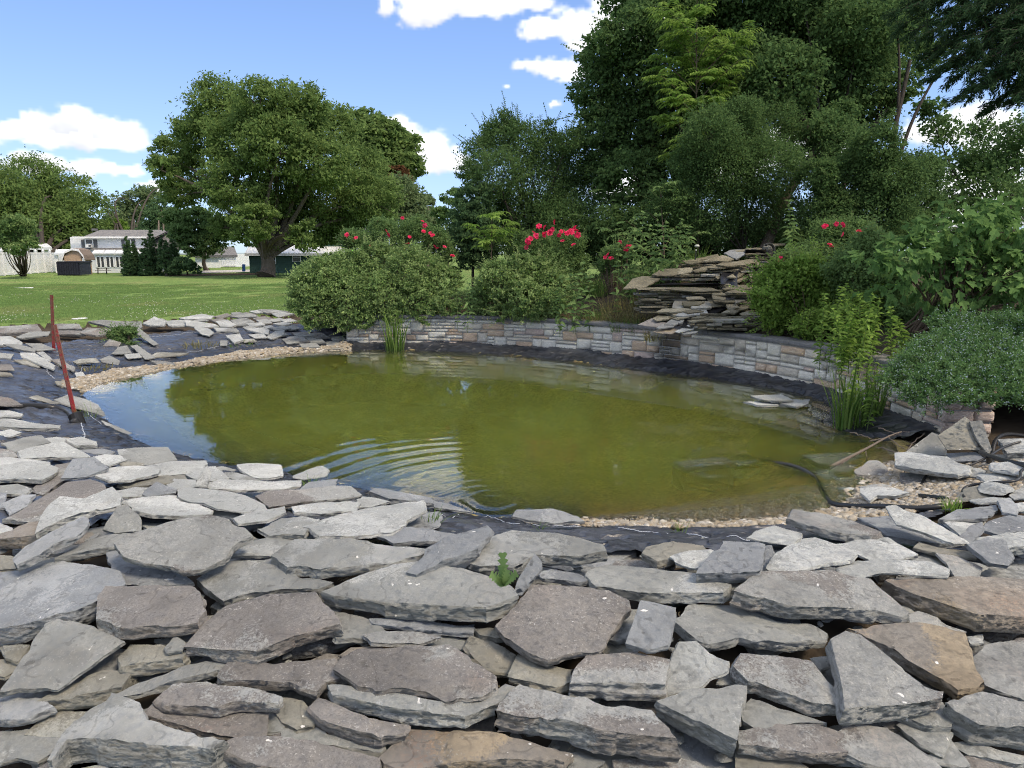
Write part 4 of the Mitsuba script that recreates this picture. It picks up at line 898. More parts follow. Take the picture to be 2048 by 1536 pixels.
# ---------------------------------------------------------------- dry rock waterfall on the mound
stonemat('stone_mossy', (.165, .152, .108), (.110, .106, .076), (.225, .215, .165), .35, .2, .3, 0.0)
FALL = thing('rock_waterfall', 'dry waterfall of thin stacked mossy slabs stepping down the mound to the wall', 'waterfall')
ZW = Z(1240, 460, 1640, 5.12)
def plate(text, t, d, tone='m', **o):
    px = ZW(text); k = int(np.argmax(px[:, 1]))
    STONE['m'] = 'stone_mossy'
    return place_stone(FALL, px, 0, tone, anchor=P(px[k, 0], px[k, 1] + t / 5.12, d), res=.045, tx=o.pop('tx', 0.0), **o)
PL = [('40,590 130,500 230,472 410,480 395,500 260,575', 22, 14.5, 'm'), ('180,590 520,585 525,602 190,605', 10, 14.35, 'm'), ('520,585 940,590 1040,620 760,625 530,612', 14, 14.3, 'm'), ('750,625 1000,618 1050,640 770,648', 8, 14.3, 'm'), ('940,640 1110,645 1120,662 960,662', 14, 14.2, 'm'),
      ('330,455 420,400 740,385 745,425 500,460', 22, 15.1, 'm'), ('740,405 860,375 990,360 985,400 780,420', 18, 15.2, 'm'), ('770,290 1000,245 1020,280 800,305', 16, 15.9, 'm'), ('850,320 1050,255 1180,290 1100,318', 16, 15.7, 'm'), ('640,310 760,300 860,320 720,345', 16, 15.6, 'm'),
      ('990,355 1050,330 1300,330 1350,345 1100,365', 20, 15.1, 'm'), ('1120,330 1350,295 1400,305 1380,330 1180,345', 12, 15.3, 'm'), ('1070,235 1130,205 1310,190 1350,215 1190,295', 12, 15.8, 'b'), ('1180,205 1400,180 1500,190 1480,205 1200,215', 14, 16.3, 'm'),
      ('1480,145 1690,130 1690,145 1600,160', 14, 16.8, 'm'), ('1380,320 1560,300 1575,345 1400,370', 22, 15.3, 'm'), ('1360,390 1540,360 1550,385 1370,410', 22, 15.2, 'm'), ('1100,480 1250,400 1340,380 1335,410 1200,480', 18, 14.9, 'm'),
      ('1160,520 1260,445 1400,420 1390,450 1200,530', 18, 14.8, 'm'), ('980,480 1060,440 1190,420 1150,450 1000,490', 14, 15.0, 'm'), ('1320,450 1500,400 1500,430 1340,480', 20, 14.9, 'm'), ('1330,505 1500,455 1500,480 1350,520', 16, 14.8, 'm'),
      ('1010,560 1090,510 1250,505 1200,545 1030,575', 22, 14.7, 'm'), ('1050,600 1160,560 1420,570 1400,590 1080,610', 16, 14.5, 'm'), ('1100,630 1220,600 1400,620 1300,640 1110,645', 16, 14.2, 'm'),
      ('540,790 570,690 680,675 685,740 640,800', 8, 13.95, 'y'), ('640,735 740,710 860,725 800,760 660,765', 34, 13.9, 'm'), ('730,790 800,730 900,722 940,760 930,790 740,805', 24, 13.75, 'y'), ('680,685 830,675 870,700 700,710', 12, 14.1, 'm'),
      ('870,665 960,660 1100,740 1080,760 950,785', 12, 13.9, 'm'), ('945,670 1080,690 1060,710 960,700', 14, 13.85, 'm'), ('1170,700 1260,655 1380,660 1360,690 1190,745', 30, 13.9, 'y'), ('1090,760 1180,755 1220,790 1110,808', 26, 13.7, 'm'),
      ('1200,790 1300,770 1305,800 1210,820', 18, 13.75, 'm'), ('380,830 430,805 640,795 740,805 560,835', 18, 13.6, 'm'), ('570,870 600,850 880,820 905,850 640,878', 16, 13.45, 'w'), ('640,830 760,820 850,830 700,850', 12, 13.55, 'm'),
      ('740,900 830,870 1000,860 1040,885 880,905', 26, 13.35, 'm'), ('1030,885 1160,890 1160,910 1040,912', 12, 13.35, 'm'), ('1050,840 1130,805 1210,825 1180,845', 20, 13.5, 'm'), ('1180,885 1400,880 1440,900 1190,912', 16, 13.4, 'm'), ('1230,850 1310,830 1420,845 1400,870 1250,870', 12, 13.55, 'm'),
      ('920,930 1060,925 1130,950 1000,960', 22, 13.2, 'm'), ('1000,965 1140,960 1150,985 1060,990', 18, 13.1, 'm'), ('800,965 870,940 905,950 890,1000 810,1005', 10, 13.05, 'm'), ('895,985 950,975 960,1005 900,1010', 12, 13.05, 'm'), ('720,945 780,930 900,935 860,955 740,962', 10, 13.2, 'm'),
      ('660,990 700,970 790,970 790,990 680,1005', 14, 13.0, 'w'), ('545,905 640,880 700,890 600,915', 10, 13.3, 'm'), ('460,960 530,915 650,915 640,940 560,965', 22, 13.1, 'g'), ('375,995 440,960 560,965 540,990 400,1005', 12, 12.95, 'g'), ('340,905 400,870 520,880 500,905 380,925', 14, 13.35, 'm'),
      ('180,965 330,905 470,950 370,985', 12, 13.2, 'p'), ('565,1035 640,1005 750,995 755,1012 600,1045', 10, 12.8, 'w'), ('640,1060 700,1040 790,1030 780,1048 660,1068', 8, 12.75, 'g'), ('340,1035 420,1010 560,1000 600,1030 520,1060', 6, 12.85, 'o')]
for text, t, d, tone in PL:
    plate(text, t, d, tone)
rf = np.random.default_rng(77)
def courses(x0, x1, ytop, ybot, d, slope=0.0, skip=0.0, th=.05):
    """A stack of thin slabs from one measured height to another, its front at distance d."""
    z1, z0 = P(x0, ytop, d)[2], P(x0, ybot, d)[2]
    n = max(1, int((z1 - z0) / th))
    for k in range(n):
        z = z0 + (k + 1) * (z1 - z0) / n
        x = P(x0, ytop, d)[0] + rf.uniform(-.1, .05); xe = P(x1, ytop, d)[0]
        while x < xe:
            w = rf.uniform(.22, .62)
            if rf.uniform() > skip:
                dep = rf.uniform(.22, .34); t = rf.uniform(.6, .95) * (z1 - z0) / n
                ang = np.sort(rf.uniform(0, 6.28, 8)); 
                pl = np.array([(-w / 2, -dep / 2), (-w * .1, -dep * rf.uniform(.4, .6)), (w / 2, -dep * rf.uniform(.35, .55)), (w * .52, dep / 2), (-w * .5, dep / 2)]) + rf.normal(0, .015, (5, 2))
                v, f = stone_mesh(pl, t, .06, int(rf.integers(1e6)), .1)
                ex, ey, nz = plane_frame(rf.normal(slope, .03), rf.normal(.02, .04))
                c = np.array([x + w / 2, d + dep / 2 + rf.uniform(-.06, .07), z + slope * (x - P(x0, ytop, d)[0])])
                wv = c + v[:, :1] * ex + v[:, 1:2] * ey + v[:, 2:] * nz
                put('slab', None, None, FALL, shape=stone_shape(wv, f, 'stone_mossy' if rf.uniform() < .8 else 'stone_olive', (rf.uniform(), rf.uniform(.25, .6))))
            x += w * .93
courses(1283, 1440, 580, 628, 14.5); courses(1322, 1440, 548, 562, 15.2); courses(1370, 1455, 522, 538, 15.7); courses(1430, 1560, 534, 560, 15.15, .05); courses(1500, 1570, 506, 528, 15.7)
courses(1440, 1530, 585, 640, 14.05, .0, .1); courses(1345, 1420, 628, 640, 13.5); courses(1380, 1475, 640, 662, 13.15, 0, .15); courses(1460, 1530, 634, 662, 13.4)
# black basin liner and the black channel of the fall
mat('rubber', (.012, .013, .016), .28, .6)
def drape(path, w, dip, seed, name):
    c = spline(path, 26); u = np.linspace(-1, 1, 12)
    tg = np.gradient(c, axis=0); sd = np.cross(tg, [0, 0, 1]); sd /= np.linalg.norm(sd, axis=1, keepdims=True)
    v = c[:, None] + sd[:, None] * (u * w)[None, :, None] + np.array([0, 0, 1]) * (dip * u ** 2)[None, :, None]
    v[..., 2] += .05 * (nfbm(v * 7, 3, seed) - .5)
    i, k = np.meshgrid(np.arange(25), np.arange(11), indexing='ij'); a = i * 12 + k
    put(name, (v.reshape(-1, 3), np.stack([a, a + 1, a + 13, a + 12], -1).reshape(-1, 4)), 'rubber', FALL, smooth=True)
drape([P(1300, 574, 14.9), P(1370, 572, 14.85), P(1445, 572, 14.8)], .30, .05, 5, 'basin_liner')
drape([P(1475, 540, 15.3), P(1458, 575, 14.75), P(1460, 600, 14.4), P(1440, 622, 13.9), P(1385, 645, 13.4), P(1375, 656, 13.0)], .16, .06, 6, 'basin_liner')
drape([P(1490, 507, 16.1), P(1530, 506, 16.0)], .22, .08, 7, 'basin_liner')
# ---------------------------------------------------------------- near right shore and things in the water
def loose(label, text, t, tone, name='slab', cat='slab', conv=None, **o):
    conv = conv or ZR
    return place_stone(None, conv(text), t / conv.scale, tone, name=name, label=label, category=cat, **o)
loose('long pale ragged slab at the right shore, just behind the half-sunk boulder', '870,560 1000,555 1200,600 1340,610 1440,660 1560,690 1540,740 1440,760 1250,740 1060,720 880,670', 50, 'w', lift=.05)
loose('pinkish grey slab lying under the front of the long ragged slab', '920,750 1060,745 1210,795 1280,815 1120,850 960,860 930,810', 24, 'p')
loose('flat light tan stone right of the long ragged slab', '1440,700 1640,705 1690,740 1600,790 1450,780', 40, 'w')
loose('flat pale-topped slab lying half in the water on the pebbles', '555,890 700,885 860,895 985,935 870,965 700,960 640,1000 560,930', 30, 'w', lift=.03)
loose('thin grey slab behind the pale-topped slab in the water', '560,880 820,845 870,875 700,890', 14, 'w', lift=.01)
loose('small white stone in the shallow water left of the pale-topped slab', '345,890 440,885 510,900 440,915 360,910', 14, 'w', lift=.02)
loose('granite boulder half sunk in the shallow water', '480,750 640,640 720,640 790,700 800,750 640,790', 20, 'p', name='boulder', cat='boulder', rounded=.8, ty=.5, lift=.0)
loose('grey slab leaning against the foot of the wall end', '980,560 1210,390 1340,440 1350,590 1120,600', 12, 'g', lift=.08, ty=.6)
loose('wide dark slab standing upright against the wall end', '1270,420 1510,250 1600,330 1740,540 1350,540', 10, 'y', ty=1.3, lift=.10)
loose('narrow slab propped steeply at the right of the wall end', '1560,290 1660,285 1750,540 1720,590 1600,400', 16, 'g', ty=1.2, lift=.06)
loose('blue-grey slab lying under the loop of black hose', '1345,580 1640,560 1720,600 1690,640 1400,640', 14, 'b', lift=.03)
loose('squared green-grey slab behind the hose at the right edge', '1820,450 2100,440 2100,560 1900,570', 60, 'g', lift=.04)
loose('flat green-grey stone under the squared green slab', '1760,590 2048,590 2100,640 1780,640', 20, 'g')
loose('large flat-topped tan boulder at the right edge below the hose', '1740,640 2048,630 2120,690 2048,740 1760,690', 60, 'w', name='boulder', cat='boulder', rounded=.6, lift=.04)
loose('low tan boulder with the black hose lying over it', '1620,770 1880,720 2000,770 1960,820 1700,830', 40, 'w', name='boulder', cat='boulder', rounded=.7)
loose('rounded tan boulder resting on the pebbles', '1650,840 1780,800 1890,830 1930,880 1830,910 1680,890', 50, 'w', name='boulder', cat='boulder', rounded=.9, lift=.03)
loose('wide grey boulder half sunk in the pebbles behind the green weed', '1430,950 1500,880 1650,870 1750,930 1640,980 1450,980', 40, 'y', name='boulder', cat='boulder', rounded=.9)
loose('flat pale stone at the right edge of the pebbles', '1560,1000 1760,970 1930,985 1900,1010 1640,1030', 16, 'w', rounded=.5)
loose('small grey slab sticking out of the pebbles at the right edge', '1920,960 2060,860 2100,980 1960,985', 16, 'g')
# slabs piled as a small island before the wall
isl = thing('slab_pile', 'thin pale slabs stacked as a tiny island in the water near the wall', 'slab pile')
for text, t, up in (('700,972 770,965 865,982 850,992 760,990', 8, .05), ('875,980 940,960 1010,958 1005,980 950,996', 12, .05), ('735,945 880,935 930,962 850,968 770,958', 8, .12), ('800,955 905,948 935,968 830,970', 10, .10)):
    px = ZG(text); k = int(np.argmax(px[:, 1]))
    place_stone(isl, px, t / ZG.scale, 'w', anchor=PZ(px[k, 0], px[k, 1] + t / ZG.scale, up - .04), ty=.02, tx=0, res=.04, tmin=.03)
# slabs under the water
for lab, text, dep in (('big flat slab under the water by the half-sunk boulder', '975,1245 1200,1230 1275,1245 1180,1285 1060,1285', .10), ('pointed slab under the water left of the boulder', '1030,1320 1110,1310 1150,1358 1090,1362', .09), ('small slab under the water between two larger sunken ones', '1110,1290 1180,1285 1235,1290 1200,1322 1120,1318', .07),
                       ('long slab under the water in front of the boulder', '1120,1350 1300,1345 1375,1355 1200,1378', .05), ('slab under the water beside the sunken box', '640,1285 770,1275 710,1302 650,1300', .14), ('faint slab under the water near the wall', '440,890 520,890 590,908 500,912', .12), ('flat slab on the bottom beside the sunken box', '440,1345 610,1355 540,1368', .15)):
    px = ZG(text); k = int(np.argmax(px[:, 1])); a = PZ(px[k, 0], px[k, 1], 0); dep = min(dep, .55 * abs(min(-.02, float(V(a[0], a[1])))) + .02); a[2] = -dep
    ex, ey, nz = plane_frame(0, .03)
    pl = np.array([PZ(x, y, -dep * .6)[:2] - a[:2] for x, y in px])
    v, f = stone_mesh(pl, .05, .04, int(px[k, 0] * 10))
    w = a + v[:, :1] * ex + v[:, 1:2] * ey + v[:, 2:] * nz
    put('sunken_slab', None, None, None, shape=stone_shape(w, f, STONE['w'], (.4, .7)), label=lab, category='slab')
mb = MB(); a = PZ(1410, 938, -.08); mb.box(a + [0, .05, -.1], (.62, .24, .2), .35)
put('sunken_box', mb.mesh(), 'stone_pale', label='pale box-like pump housing lying under the green water', category='pump housing')
# hoses, pipes
mat('hose_black', (.022, .023, .025), .38, .5)
def hose(label, pts, r, name='hose', cat='hose', n=60, parent=None):
    return put(name, tube(spline(pts, n), r, 8), 'hose_black', parent, smooth=True, label=label, category=cat)
def W(x, y, z=None, up=.02):
    px, py = x / ZR.scale + 1600, y / ZR.scale + 780
    if z is not None: return PZ(px, py, z)
    q = hit(px, py); q[2] = float(V(q[0], q[1])) + up
    return q
hose('black hose curving from the sunken box through the shallows to the pebbles', [PZ(1475, 928, -.13), PZ(1530, 926, -.05), PZ(1580, 930, .012), PZ(1612, 942, .0), PZ(1640, 975, -.03), PZ(1652, 995, -.02), W(330, 1045, .02), W(470, 1090, None, .03), W(640, 1105, None, .04), W(800, 1110, None, .04), W(1000, 1115, None, .03), W(1300, 1095, None, .03)], .022)
hose('black hose rising in a loop over the slabs at the right shore', [W(1140, 600, None, .06), P(1600 + 1180 / ZR.scale, 780 + 560 / ZR.scale, 7.45), P(1600 + 1290 / ZR.scale, 780 + 520 / ZR.scale, 7.4), P(1600 + 1450 / ZR.scale, 780 + 508 / ZR.scale, 7.3), P(1600 + 1600 / ZR.scale, 780 + 545 / ZR.scale, 7.1), P(1600 + 1690 / ZR.scale, 780 + 610 / ZR.scale, 6.9), P(1600 + 1720 / ZR.scale, 780 + 680 / ZR.scale, 6.75), W(1700, 715, None, .12), W(1640, 700, None, .14), W(1760, 745, None, .13), W(1900, 790, None, .13), W(2100, 830, None, .12)], .024, n=90)
hose('second black hose arching out of the dark gap at the right edge', [W(1750, 640, None, .05), P(1600 + 1765 / ZR.scale, 780 + 540 / ZR.scale, 7.6), P(1600 + 1790 / ZR.scale, 780 + 460 / ZR.scale, 7.7), P(1600 + 1850 / ZR.scale, 780 + 415 / ZR.scale, 7.8), P(1600 + 1950 / ZR.scale, 780 + 405 / ZR.scale, 7.9), P(1600 + 2100 / ZR.scale, 780 + 430 / ZR.scale, 8.0)], .022)
hose('thin black cable trailing from the hose over the flat stone to the pebbles', [W(2000, 610, None, .15), W(1850, 650, None, .14), W(1740, 710, None, .13), W(1600, 760, None, .10), W(1420, 800, None, .09), W(1230, 815, None, .08), W(1130, 850, None, .04), W(1060, 930, None, .03)], .011)
hose('thin black cable crossing the boulders at the right edge', [W(2080, 830, None, .12), W(2000, 900, None, .10), W(1900, 950, None, .10), W(1700, 950, None, .09), W(1500, 1020, None, .03)], .012)
hose('dark corrugated pipe end lying in the pebbles', [W(1090, 990, None, .02), W(1200, 1010, None, .03), W(1340, 1030, None, .03)], .018)
hose('black drain hose lying across the fabric below the red posts', [hit(-20, 815), hit(60, 812), hit(110, 816), hit(140, 826), hit(152, 845)], .05)
mb = MB()
for i in range(9):
    a = hit(152, 842) + np.array([.014 * i, -.012 * i, .07 - .022 * i]); v, f = tube([a, a + [.013, -.010, -.018]], [.085, .068], 12); mb.add(v, f)
put('corrugated_pipe', mb.mesh(), 'hose_black', label='short corrugated black pipe end at the foot of the leaning red post', category='pipe')
# fallen twigs at the right iris
mat('twig', (.15, .125, .105), .8)
tw = thing('dead_branch', 'grey dead branch with bare twigs fallen from the iris into the shallows', 'branch')
rr = np.random.default_rng(88)
def Q(x, y, z): return PZ(1600 + x / ZR.scale, 780 + y / ZR.scale, z)
main = spline([Q(260, 720, -.03), Q(400, 640, .03), Q(600, 540, .12), Q(760, 450, .20), Q(930, 380, .26)], 20)
put('limb', tube(main, np.linspace(.022, .006, 20), 6), 'twig', tw, smooth=True)
for a, b, c in (((460, 385, .18), (600, 430, .17), (680, 455, .16)), ((720, 350, .25), (820, 380, .24), (920, 410, .22)), ((800, 420, .2), (880, 490, .16), (980, 550, .14)), ((980, 550, .1), (1060, 460, .2), (1140, 400, .28)), ((600, 560, .1), (610, 600, .07), (615, 640, .02)), ((640, 470, .14), (780, 430, .2), (1000, 380, .3)), ((340, 680, .03), (420, 650, .05), (470, 600, .08)), ((1010, 640, .15), (960, 730, .10), (880, 820, .05)), ((980, 560, .15), (1020, 660, .12), (1040, 760, .1)), ((900, 560, .12), (960, 590, .15), (1040, 600, .17)), ((700, 520, .1), (850, 560, .1), (900, 640, .1))):
    put('twig', tube(spline([Q(*a), Q(*b), Q(*c)], 9) + rr.normal(0, .006, (9, 3)), np.linspace(.008, .003, 9), 5), 'twig', tw, smooth=True)
# red posts
def rust_red(p, n, uv):
    k = mix((.24, .016, .024), (.13, .022, .022), tfbm(p.x * 8, p.y * 8, p.z * 8, 2))
    return mix(k, (.13, .055, .04), smoothstep(.34, .46, tfbm(p.x * 34, p.y * 34, p.z * 20, 3)) * smoothstep(.25, .65, p.z))
mat('red_paint', proc(rust_red), .55, .4)
def post(label, foot, top, w):
    key = thing('red_post', label, 'post'); ax = top - foot; L = np.linalg.norm(ax); ax /= L
    s = np.cross(ax, [0, 1, 0]); s /= np.linalg.norm(s); n = np.cross(s, ax)
    prof = np.array([(-.5, 0), (-.42, .06), (-.2, .06), (-.18, .32), (.18, .32), (.2, .06), (.42, .06), (.5, 0), (.26, 0), (.24, .26), (-.24, .26), (-.26, 0)]) * w    # a U-channel sign post
    mb = MB(); q = np.concatenate([foot + s * prof[:, :1] - n * prof[:, 1:], top + s * prof[:, :1] - n * prof[:, 1:]]); k = np.arange(12)
    mb.add(q, np.stack([k, (k + 1) % 12, (k + 1) % 12 + 12, k + 12], 1)); mb.add(q[12:], [[0, 1, 10, 11], [1, 2, 10, 10], [2, 3, 9, 10], [3, 4, 8 + 1, 9][:4], [4, 5, 7 + 1, 8 + 1][:4], [5, 6, 7, 8]])
    put('channel', mb.mesh(), 'red_paint', key)
    hl = MB()
    for u in np.linspace(.12, .95, 12):
        c = foot + ax * L * u - n * .325 * w; a = np.arange(8) * np.pi / 4
        hl.add(np.vstack([c, c + (np.cos(a)[:, None] * s + np.sin(a)[:, None] * ax) * .07 * w]), np.stack([a * 0, 1 + np.arange(8), 1 + (np.arange(8) + 1) % 8], 1).astype(int))
    put('bolt_holes', hl.mesh(), 'rubber', key, kind='stuff')
f1 = hit(152, 832)
post('leaning red rusty channel post standing on the fabric at the left', f1 + [0, 0, -.1], P(109, 650, f1[1] + .25), .062)
f2 = hit(107, 700)
post('upright dark red channel post farther back at the left', f2 + [0, 0, -.1], P(103, 590, f2[1] + .02), .07)
# fittings at the top of the waterfall
lamp = thing('path_light', 'small path light on a thin stake at the top left of the waterfall', 'garden light')
b = P(1389, 545, 15.9); t = P(1392, 500, 15.9)
put('stake', tube([b, t], .012, 6), 'hose_black', lamp, smooth=True)
mat('lamp_glass', (.45, .47, .42), .3)
put('head', trimesh.creation.icosphere(subdivisions=2, radius=.045).apply_scale((1.2, 1.2, .7)).apply_translation(P(1394, 492, 15.9)), 'lamp_glass', lamp, smooth=True)
put('collar', trimesh.creation.cylinder(radius=.018, height=.03).apply_translation(t), 'lamp_glass', lamp)
hose('black bent pipe rising at the right of the waterfall top', [P(1547, 525, 15.6), P(1549, 505, 15.6), P(1546, 493, 15.6), P(1538, 488, 15.5), P(1532, 490, 15.4)], .028, 'pipe', 'pipe', 24)
hose('black hooked pipe standing among the slabs right of the waterfall', [P(1537, 568, 14.2), P(1538, 545, 14.2), P(1536, 532, 14.2), P(1530, 525, 14.15), P(1522, 526, 14.1)], .028, 'pipe', 'pipe', 24)
c = P(1556, 552, 14.5)
ms = trimesh.creation.icosphere(subdivisions=3, radius=.17); ms.vertices *= 1 + .2 * (nfbm(ms.vertices * 9, 3) - .5)[:, None]
put('boulder', ms.apply_scale((.9, .8, 1.1)).apply_translation(c), 'stone_pale', smooth=True, uv=np.broadcast_to((.3, .5), (len(ms.vertices), 2)), label='pale rounded boulder beside the hooked pipe at the waterfall', category='boulder')
ms = trimesh.creation.icosphere(subdivisions=3, radius=.13); ms.vertices *= 1 + .3 * (nfbm(ms.vertices * 12, 3) - .5)[:, None]
put('boulder', ms.apply_scale((1.1, .8, .9)).apply_translation(P(1538, 497, 16.2)), 'stone_olive', smooth=True, uv=np.broadcast_to((.7, .5), (len(ms.vertices), 2)), label='small rock at the very top of the waterfall', category='boulder')
# ---------------------------------------------------------------- foliage
def unit(v):
    return v / (np.linalg.norm(v, axis=-1, keepdims=True) + 1e-12)


def leaf_quads(c, d, nrm, L, W, fold=.15):
    """Leaves as folded diamonds: centres c, long axes d, normals nrm (all n x 3), sizes L, W (n)."""
    d = unit(d); s = unit(np.cross(d, nrm)); n2 = np.cross(s, d)
    L, W = np.asarray(L)[:, None], np.asarray(W)[:, None]
    a, b = c - d * L * .5, c + d * L * .5 - n2 * L * .12
    m = c - d * L * .06 + n2 * W * fold
    l, r = m + s * W * .5, m - s * W * .5
    v = np.stack([a, l, b, r], 1).reshape(-1, 3)
    k = np.arange(len(c))[:, None] * 4
    return v, np.vstack([k + [0, 2, 1], k + [0, 3, 2]])


def crown_points(lobes, n, r, clump=.30, per=34, shell=.5, flat=.6):
    """Leaf places: lobes (m x 6: centre, radii) carry twig clumps, denser towards their outsides; returns points, outward directions, a number of the clump's own."""
    lobes = np.asarray(lobes, float)
    area = (lobes[:, 3] * lobes[:, 5] + lobes[:, 3] * lobes[:, 4]) 
    k = max(1, n // per)
    li = r.choice(len(lobes), k, p=area / area.sum())
    u = unit(r.normal(size=(k, 3)) + [0, 0, .15])
    rad = shell + (1 - shell) * r.uniform(size=(k, 1)) ** .6
    rad = rad * (1 + .22 * (nfbm(u * 2.3 + li[:, None] * 7.7, 2, 5)[:, None] - .5) * 2)
    cc = lobes[li, :3] + u * rad * lobes[li, 3:]
    ci = np.repeat(np.arange(k), per)
    cr = (clump * lobes[li, 3:].min(1))[ci][:, None] * r.uniform(.6, 1.3, (k, 1))[ci]
    p = cc[ci] + r.normal(size=(len(ci), 3)) * cr * [1, 1, flat] * .6
    return p, unit(u[ci] + .0), r.uniform(size=k)[ci], cc, li


def foliage(lobes, n, L, W, seed, clump=.30, per=34, shell=.5, flat=.6, up=.8, droop=.3, out=.5):
    r = np.random.default_rng(seed)
    p, o, cn, cc, li = crown_points(lobes, n, r, clump, per, shell, flat)
    m = len(p)
    d = r.normal(size=(m, 3)) + o * .6 - [0, 0, droop]
    nr = r.normal(size=(m, 3)) * .75 + o * out + [0, 0, up]
    sz = r.lognormal(0, .22, m)
    v, f = leaf_quads(p, d, nr, L * sz, W * sz)
    uv = np.stack([np.clip(.55 * cn + .45 * r.uniform(size=m), 0, 1), np.clip(r.normal(.5, .15, m) + .42 * (np.mod(cn * 7.31, 1) - .5), 0, 1)], 1)
    return (v, f), np.repeat(uv, 4, 0), cc, li


def plobes(items, d, spread=.5, seed=0, sy=1.0):
    """Lobes from measured places: (px, py, radius in pixels[, own distance]) at distance d, scattered in depth."""
    r = np.random.default_rng(seed); out = []
    for it in items:
        px, py, rad = it[:3]
        y = it[3] if len(it) > 3 else d + r.uniform(-1, 1) * spread
        s = rad * S(y)
        out.append([*P(px, py, y), s, s * sy, s * r.uniform(.8, 1.0)])
    return np.array(out)


def sprigs(cc, n, length, L, W, seed, upward=.6):
    """Stray leafy shoots standing out of a crown."""
    r = np.random.default_rng(seed); mid = cc.mean(0); far = np.linalg.norm((cc - mid) * [1, 1, 1.2], axis=1)
    pick = cc[r.choice(len(cc), min(n, len(cc)), replace=False, p=far ** 3 / (far ** 3).sum())]
    v, f, uv, tw = [], [], [], MB(); k0 = 0
    for q in pick:
        d = unit(unit(q - mid) * .8 + [0, 0, upward] + r.normal(0, .35, 3)); l = length * r.uniform(.5, 1.2); m = max(5, int(l / (L * .42)))
        t = np.linspace(.05, 1, m)[:, None]; c = q + d * l * t - np.array([0, 0, .12 * l]) * t ** 2
        s = unit(np.cross(d, [.2, .1, 1])) * np.where(np.arange(m) % 2, 1, -1)[:, None]
        a, b = leaf_quads(c + s * L * .35, s + d * .7 + r.normal(0, .25, (m, 3)), r.normal(0, .4, (m, 3)) + [0, 0, 1], np.full(m, L) * r.uniform(.7, 1.1, m), np.full(m, W))
        v.append(a); f.append(b + k0); k0 += len(a); uv.append(np.repeat(np.c_[np.full(m, r.uniform(.4, 1)), r.uniform(.4, .8, m)], 4, 0))
        tw.tube(c[[0, m // 2, -1]], [L * .06, L * .04, L * .02], 3, cap=False)
    return (np.vstack(v), np.vstack(f)), np.vstack(uv), tw


def limbs(base, lobes, r0, seed, fork=.35, cc=None, li=None, twigs=0, mid=None):
    """A trunk from base, limbs to every lobe and twigs out to some of its clumps: (trunk mesh, branch mesh)."""
    r = np.random.default_rng(seed); base = np.asarray(base, float)
    top = lobes[:, :3].mean(0) if mid is None else np.asarray(mid, float)
    f0 = base + (top - base) * fork
    f0[:2] = base[:2] + (top[:2] - base[:2]) * fork * .6
    tr = spline([base, base + (f0 - base) * .5 + r.normal(0, r0 * .4, 3) * [1, 1, 0], f0], 12)
    rad = np.linspace(r0 * 1.0, r0 * .72, 12); rad[0] *= 1.45; rad[1] *= 1.16
    trunk = MB().tube(tr, rad, 10)
    br = MB()
    for i, lb in enumerate(lobes):
        e = lb[:3] + [0, 0, -.2 * lb[5]]
        m = f0 + (e - f0) * .5 + [0, 0, .12 * np.linalg.norm(e - f0)] + r.normal(0, .06, 3) * np.linalg.norm(e - f0)
        br.tube(spline([f0 - (f0 - base) * r.uniform(0, .25), m, e], 9), np.linspace(r0 * .42, r0 * .08, 9), 6)
        if cc is not None and twigs:
            own = cc[li == i]
            for t in own[r.permutation(len(own))[:twigs]]:
                br.tube(np.array([e, (e + t) / 2 + r.normal(0, .05, 3) * lb[3], t]), [r0 * .1, r0 * .06, r0 * .025], 4)
    return trunk, br


bumped('bark', proc(lambda p, n, uv: mix((.085, .068, .052), (.17, .145, .12), tfbm(p.x * 9, p.y * 9, p.z * 2.2, 3))), proc(lambda p, n, uv: tfbm(p.x * 14, p.y * 14, p.z * 3, 3) * .05, 4e-3), rough=.9)
bumped('bark_dark', proc(lambda p, n, uv: mix((.035, .03, .026), (.075, .065, .055), tfbm(p.x * 22, p.y * 22, p.z * 6, 3))), proc(lambda p, n, uv: tfbm(p.x * 30, p.y * 30, p.z * 8, 3) * .02, 3e-3), rough=.9)
mat('stem_green', (.09, .13, .045), .6)
mat('stem_brown', (.10, .075, .055), .75)
leafmat('leaf_shade', (.115, .190, .060), (.225, .320, .105), 1.0)          # the big shade tree
leafmat('leaf_far', (.13, .20, .095), (.22, .29, .14), 1.0)
leafmat('leaf_dark', (.078, .150, .056), (.150, .240, .088), 1.0, .36)       # glossy dark broadleaf
leafmat('leaf_conifer', (.065, .13, .060), (.125, .205, .092), .8, .5)
leafmat('leaf_bough', (.035, .075, .036), (.075, .125, .060), .5, .6)
leafmat('leaf_hedge', (.105, .20, .058), (.34, .45, .19), .9, .3)
leafmat('leaf_light', (.15, .27, .055), (.27, .40, .10), 1.1)
leafmat('leaf_mid', (.12, .21, .08), (.21, .32, .12), 1.0, .35)
leafmat('leaf_blue', (.085, .175, .062), (.185, .305, .125), .9, .5)
leafmat('leaf_big', (.10, .20, .065), (.19, .32, .110), .9, .3)
leafmat('leaf_red', (.10, .045, .025), (.20, .12, .06), .7)
leafmat('blade', (.07, .145, .032), (.19, .29, .08), .8, .35)
leafmat('dry_blade', (.16, .15, .06), (.30, .28, .14), .6)
leafmat('rose', (.62, .012, .075), (.86, .10, .22), .6, .4)
mat('berry', (.30, .38, .40), .5)


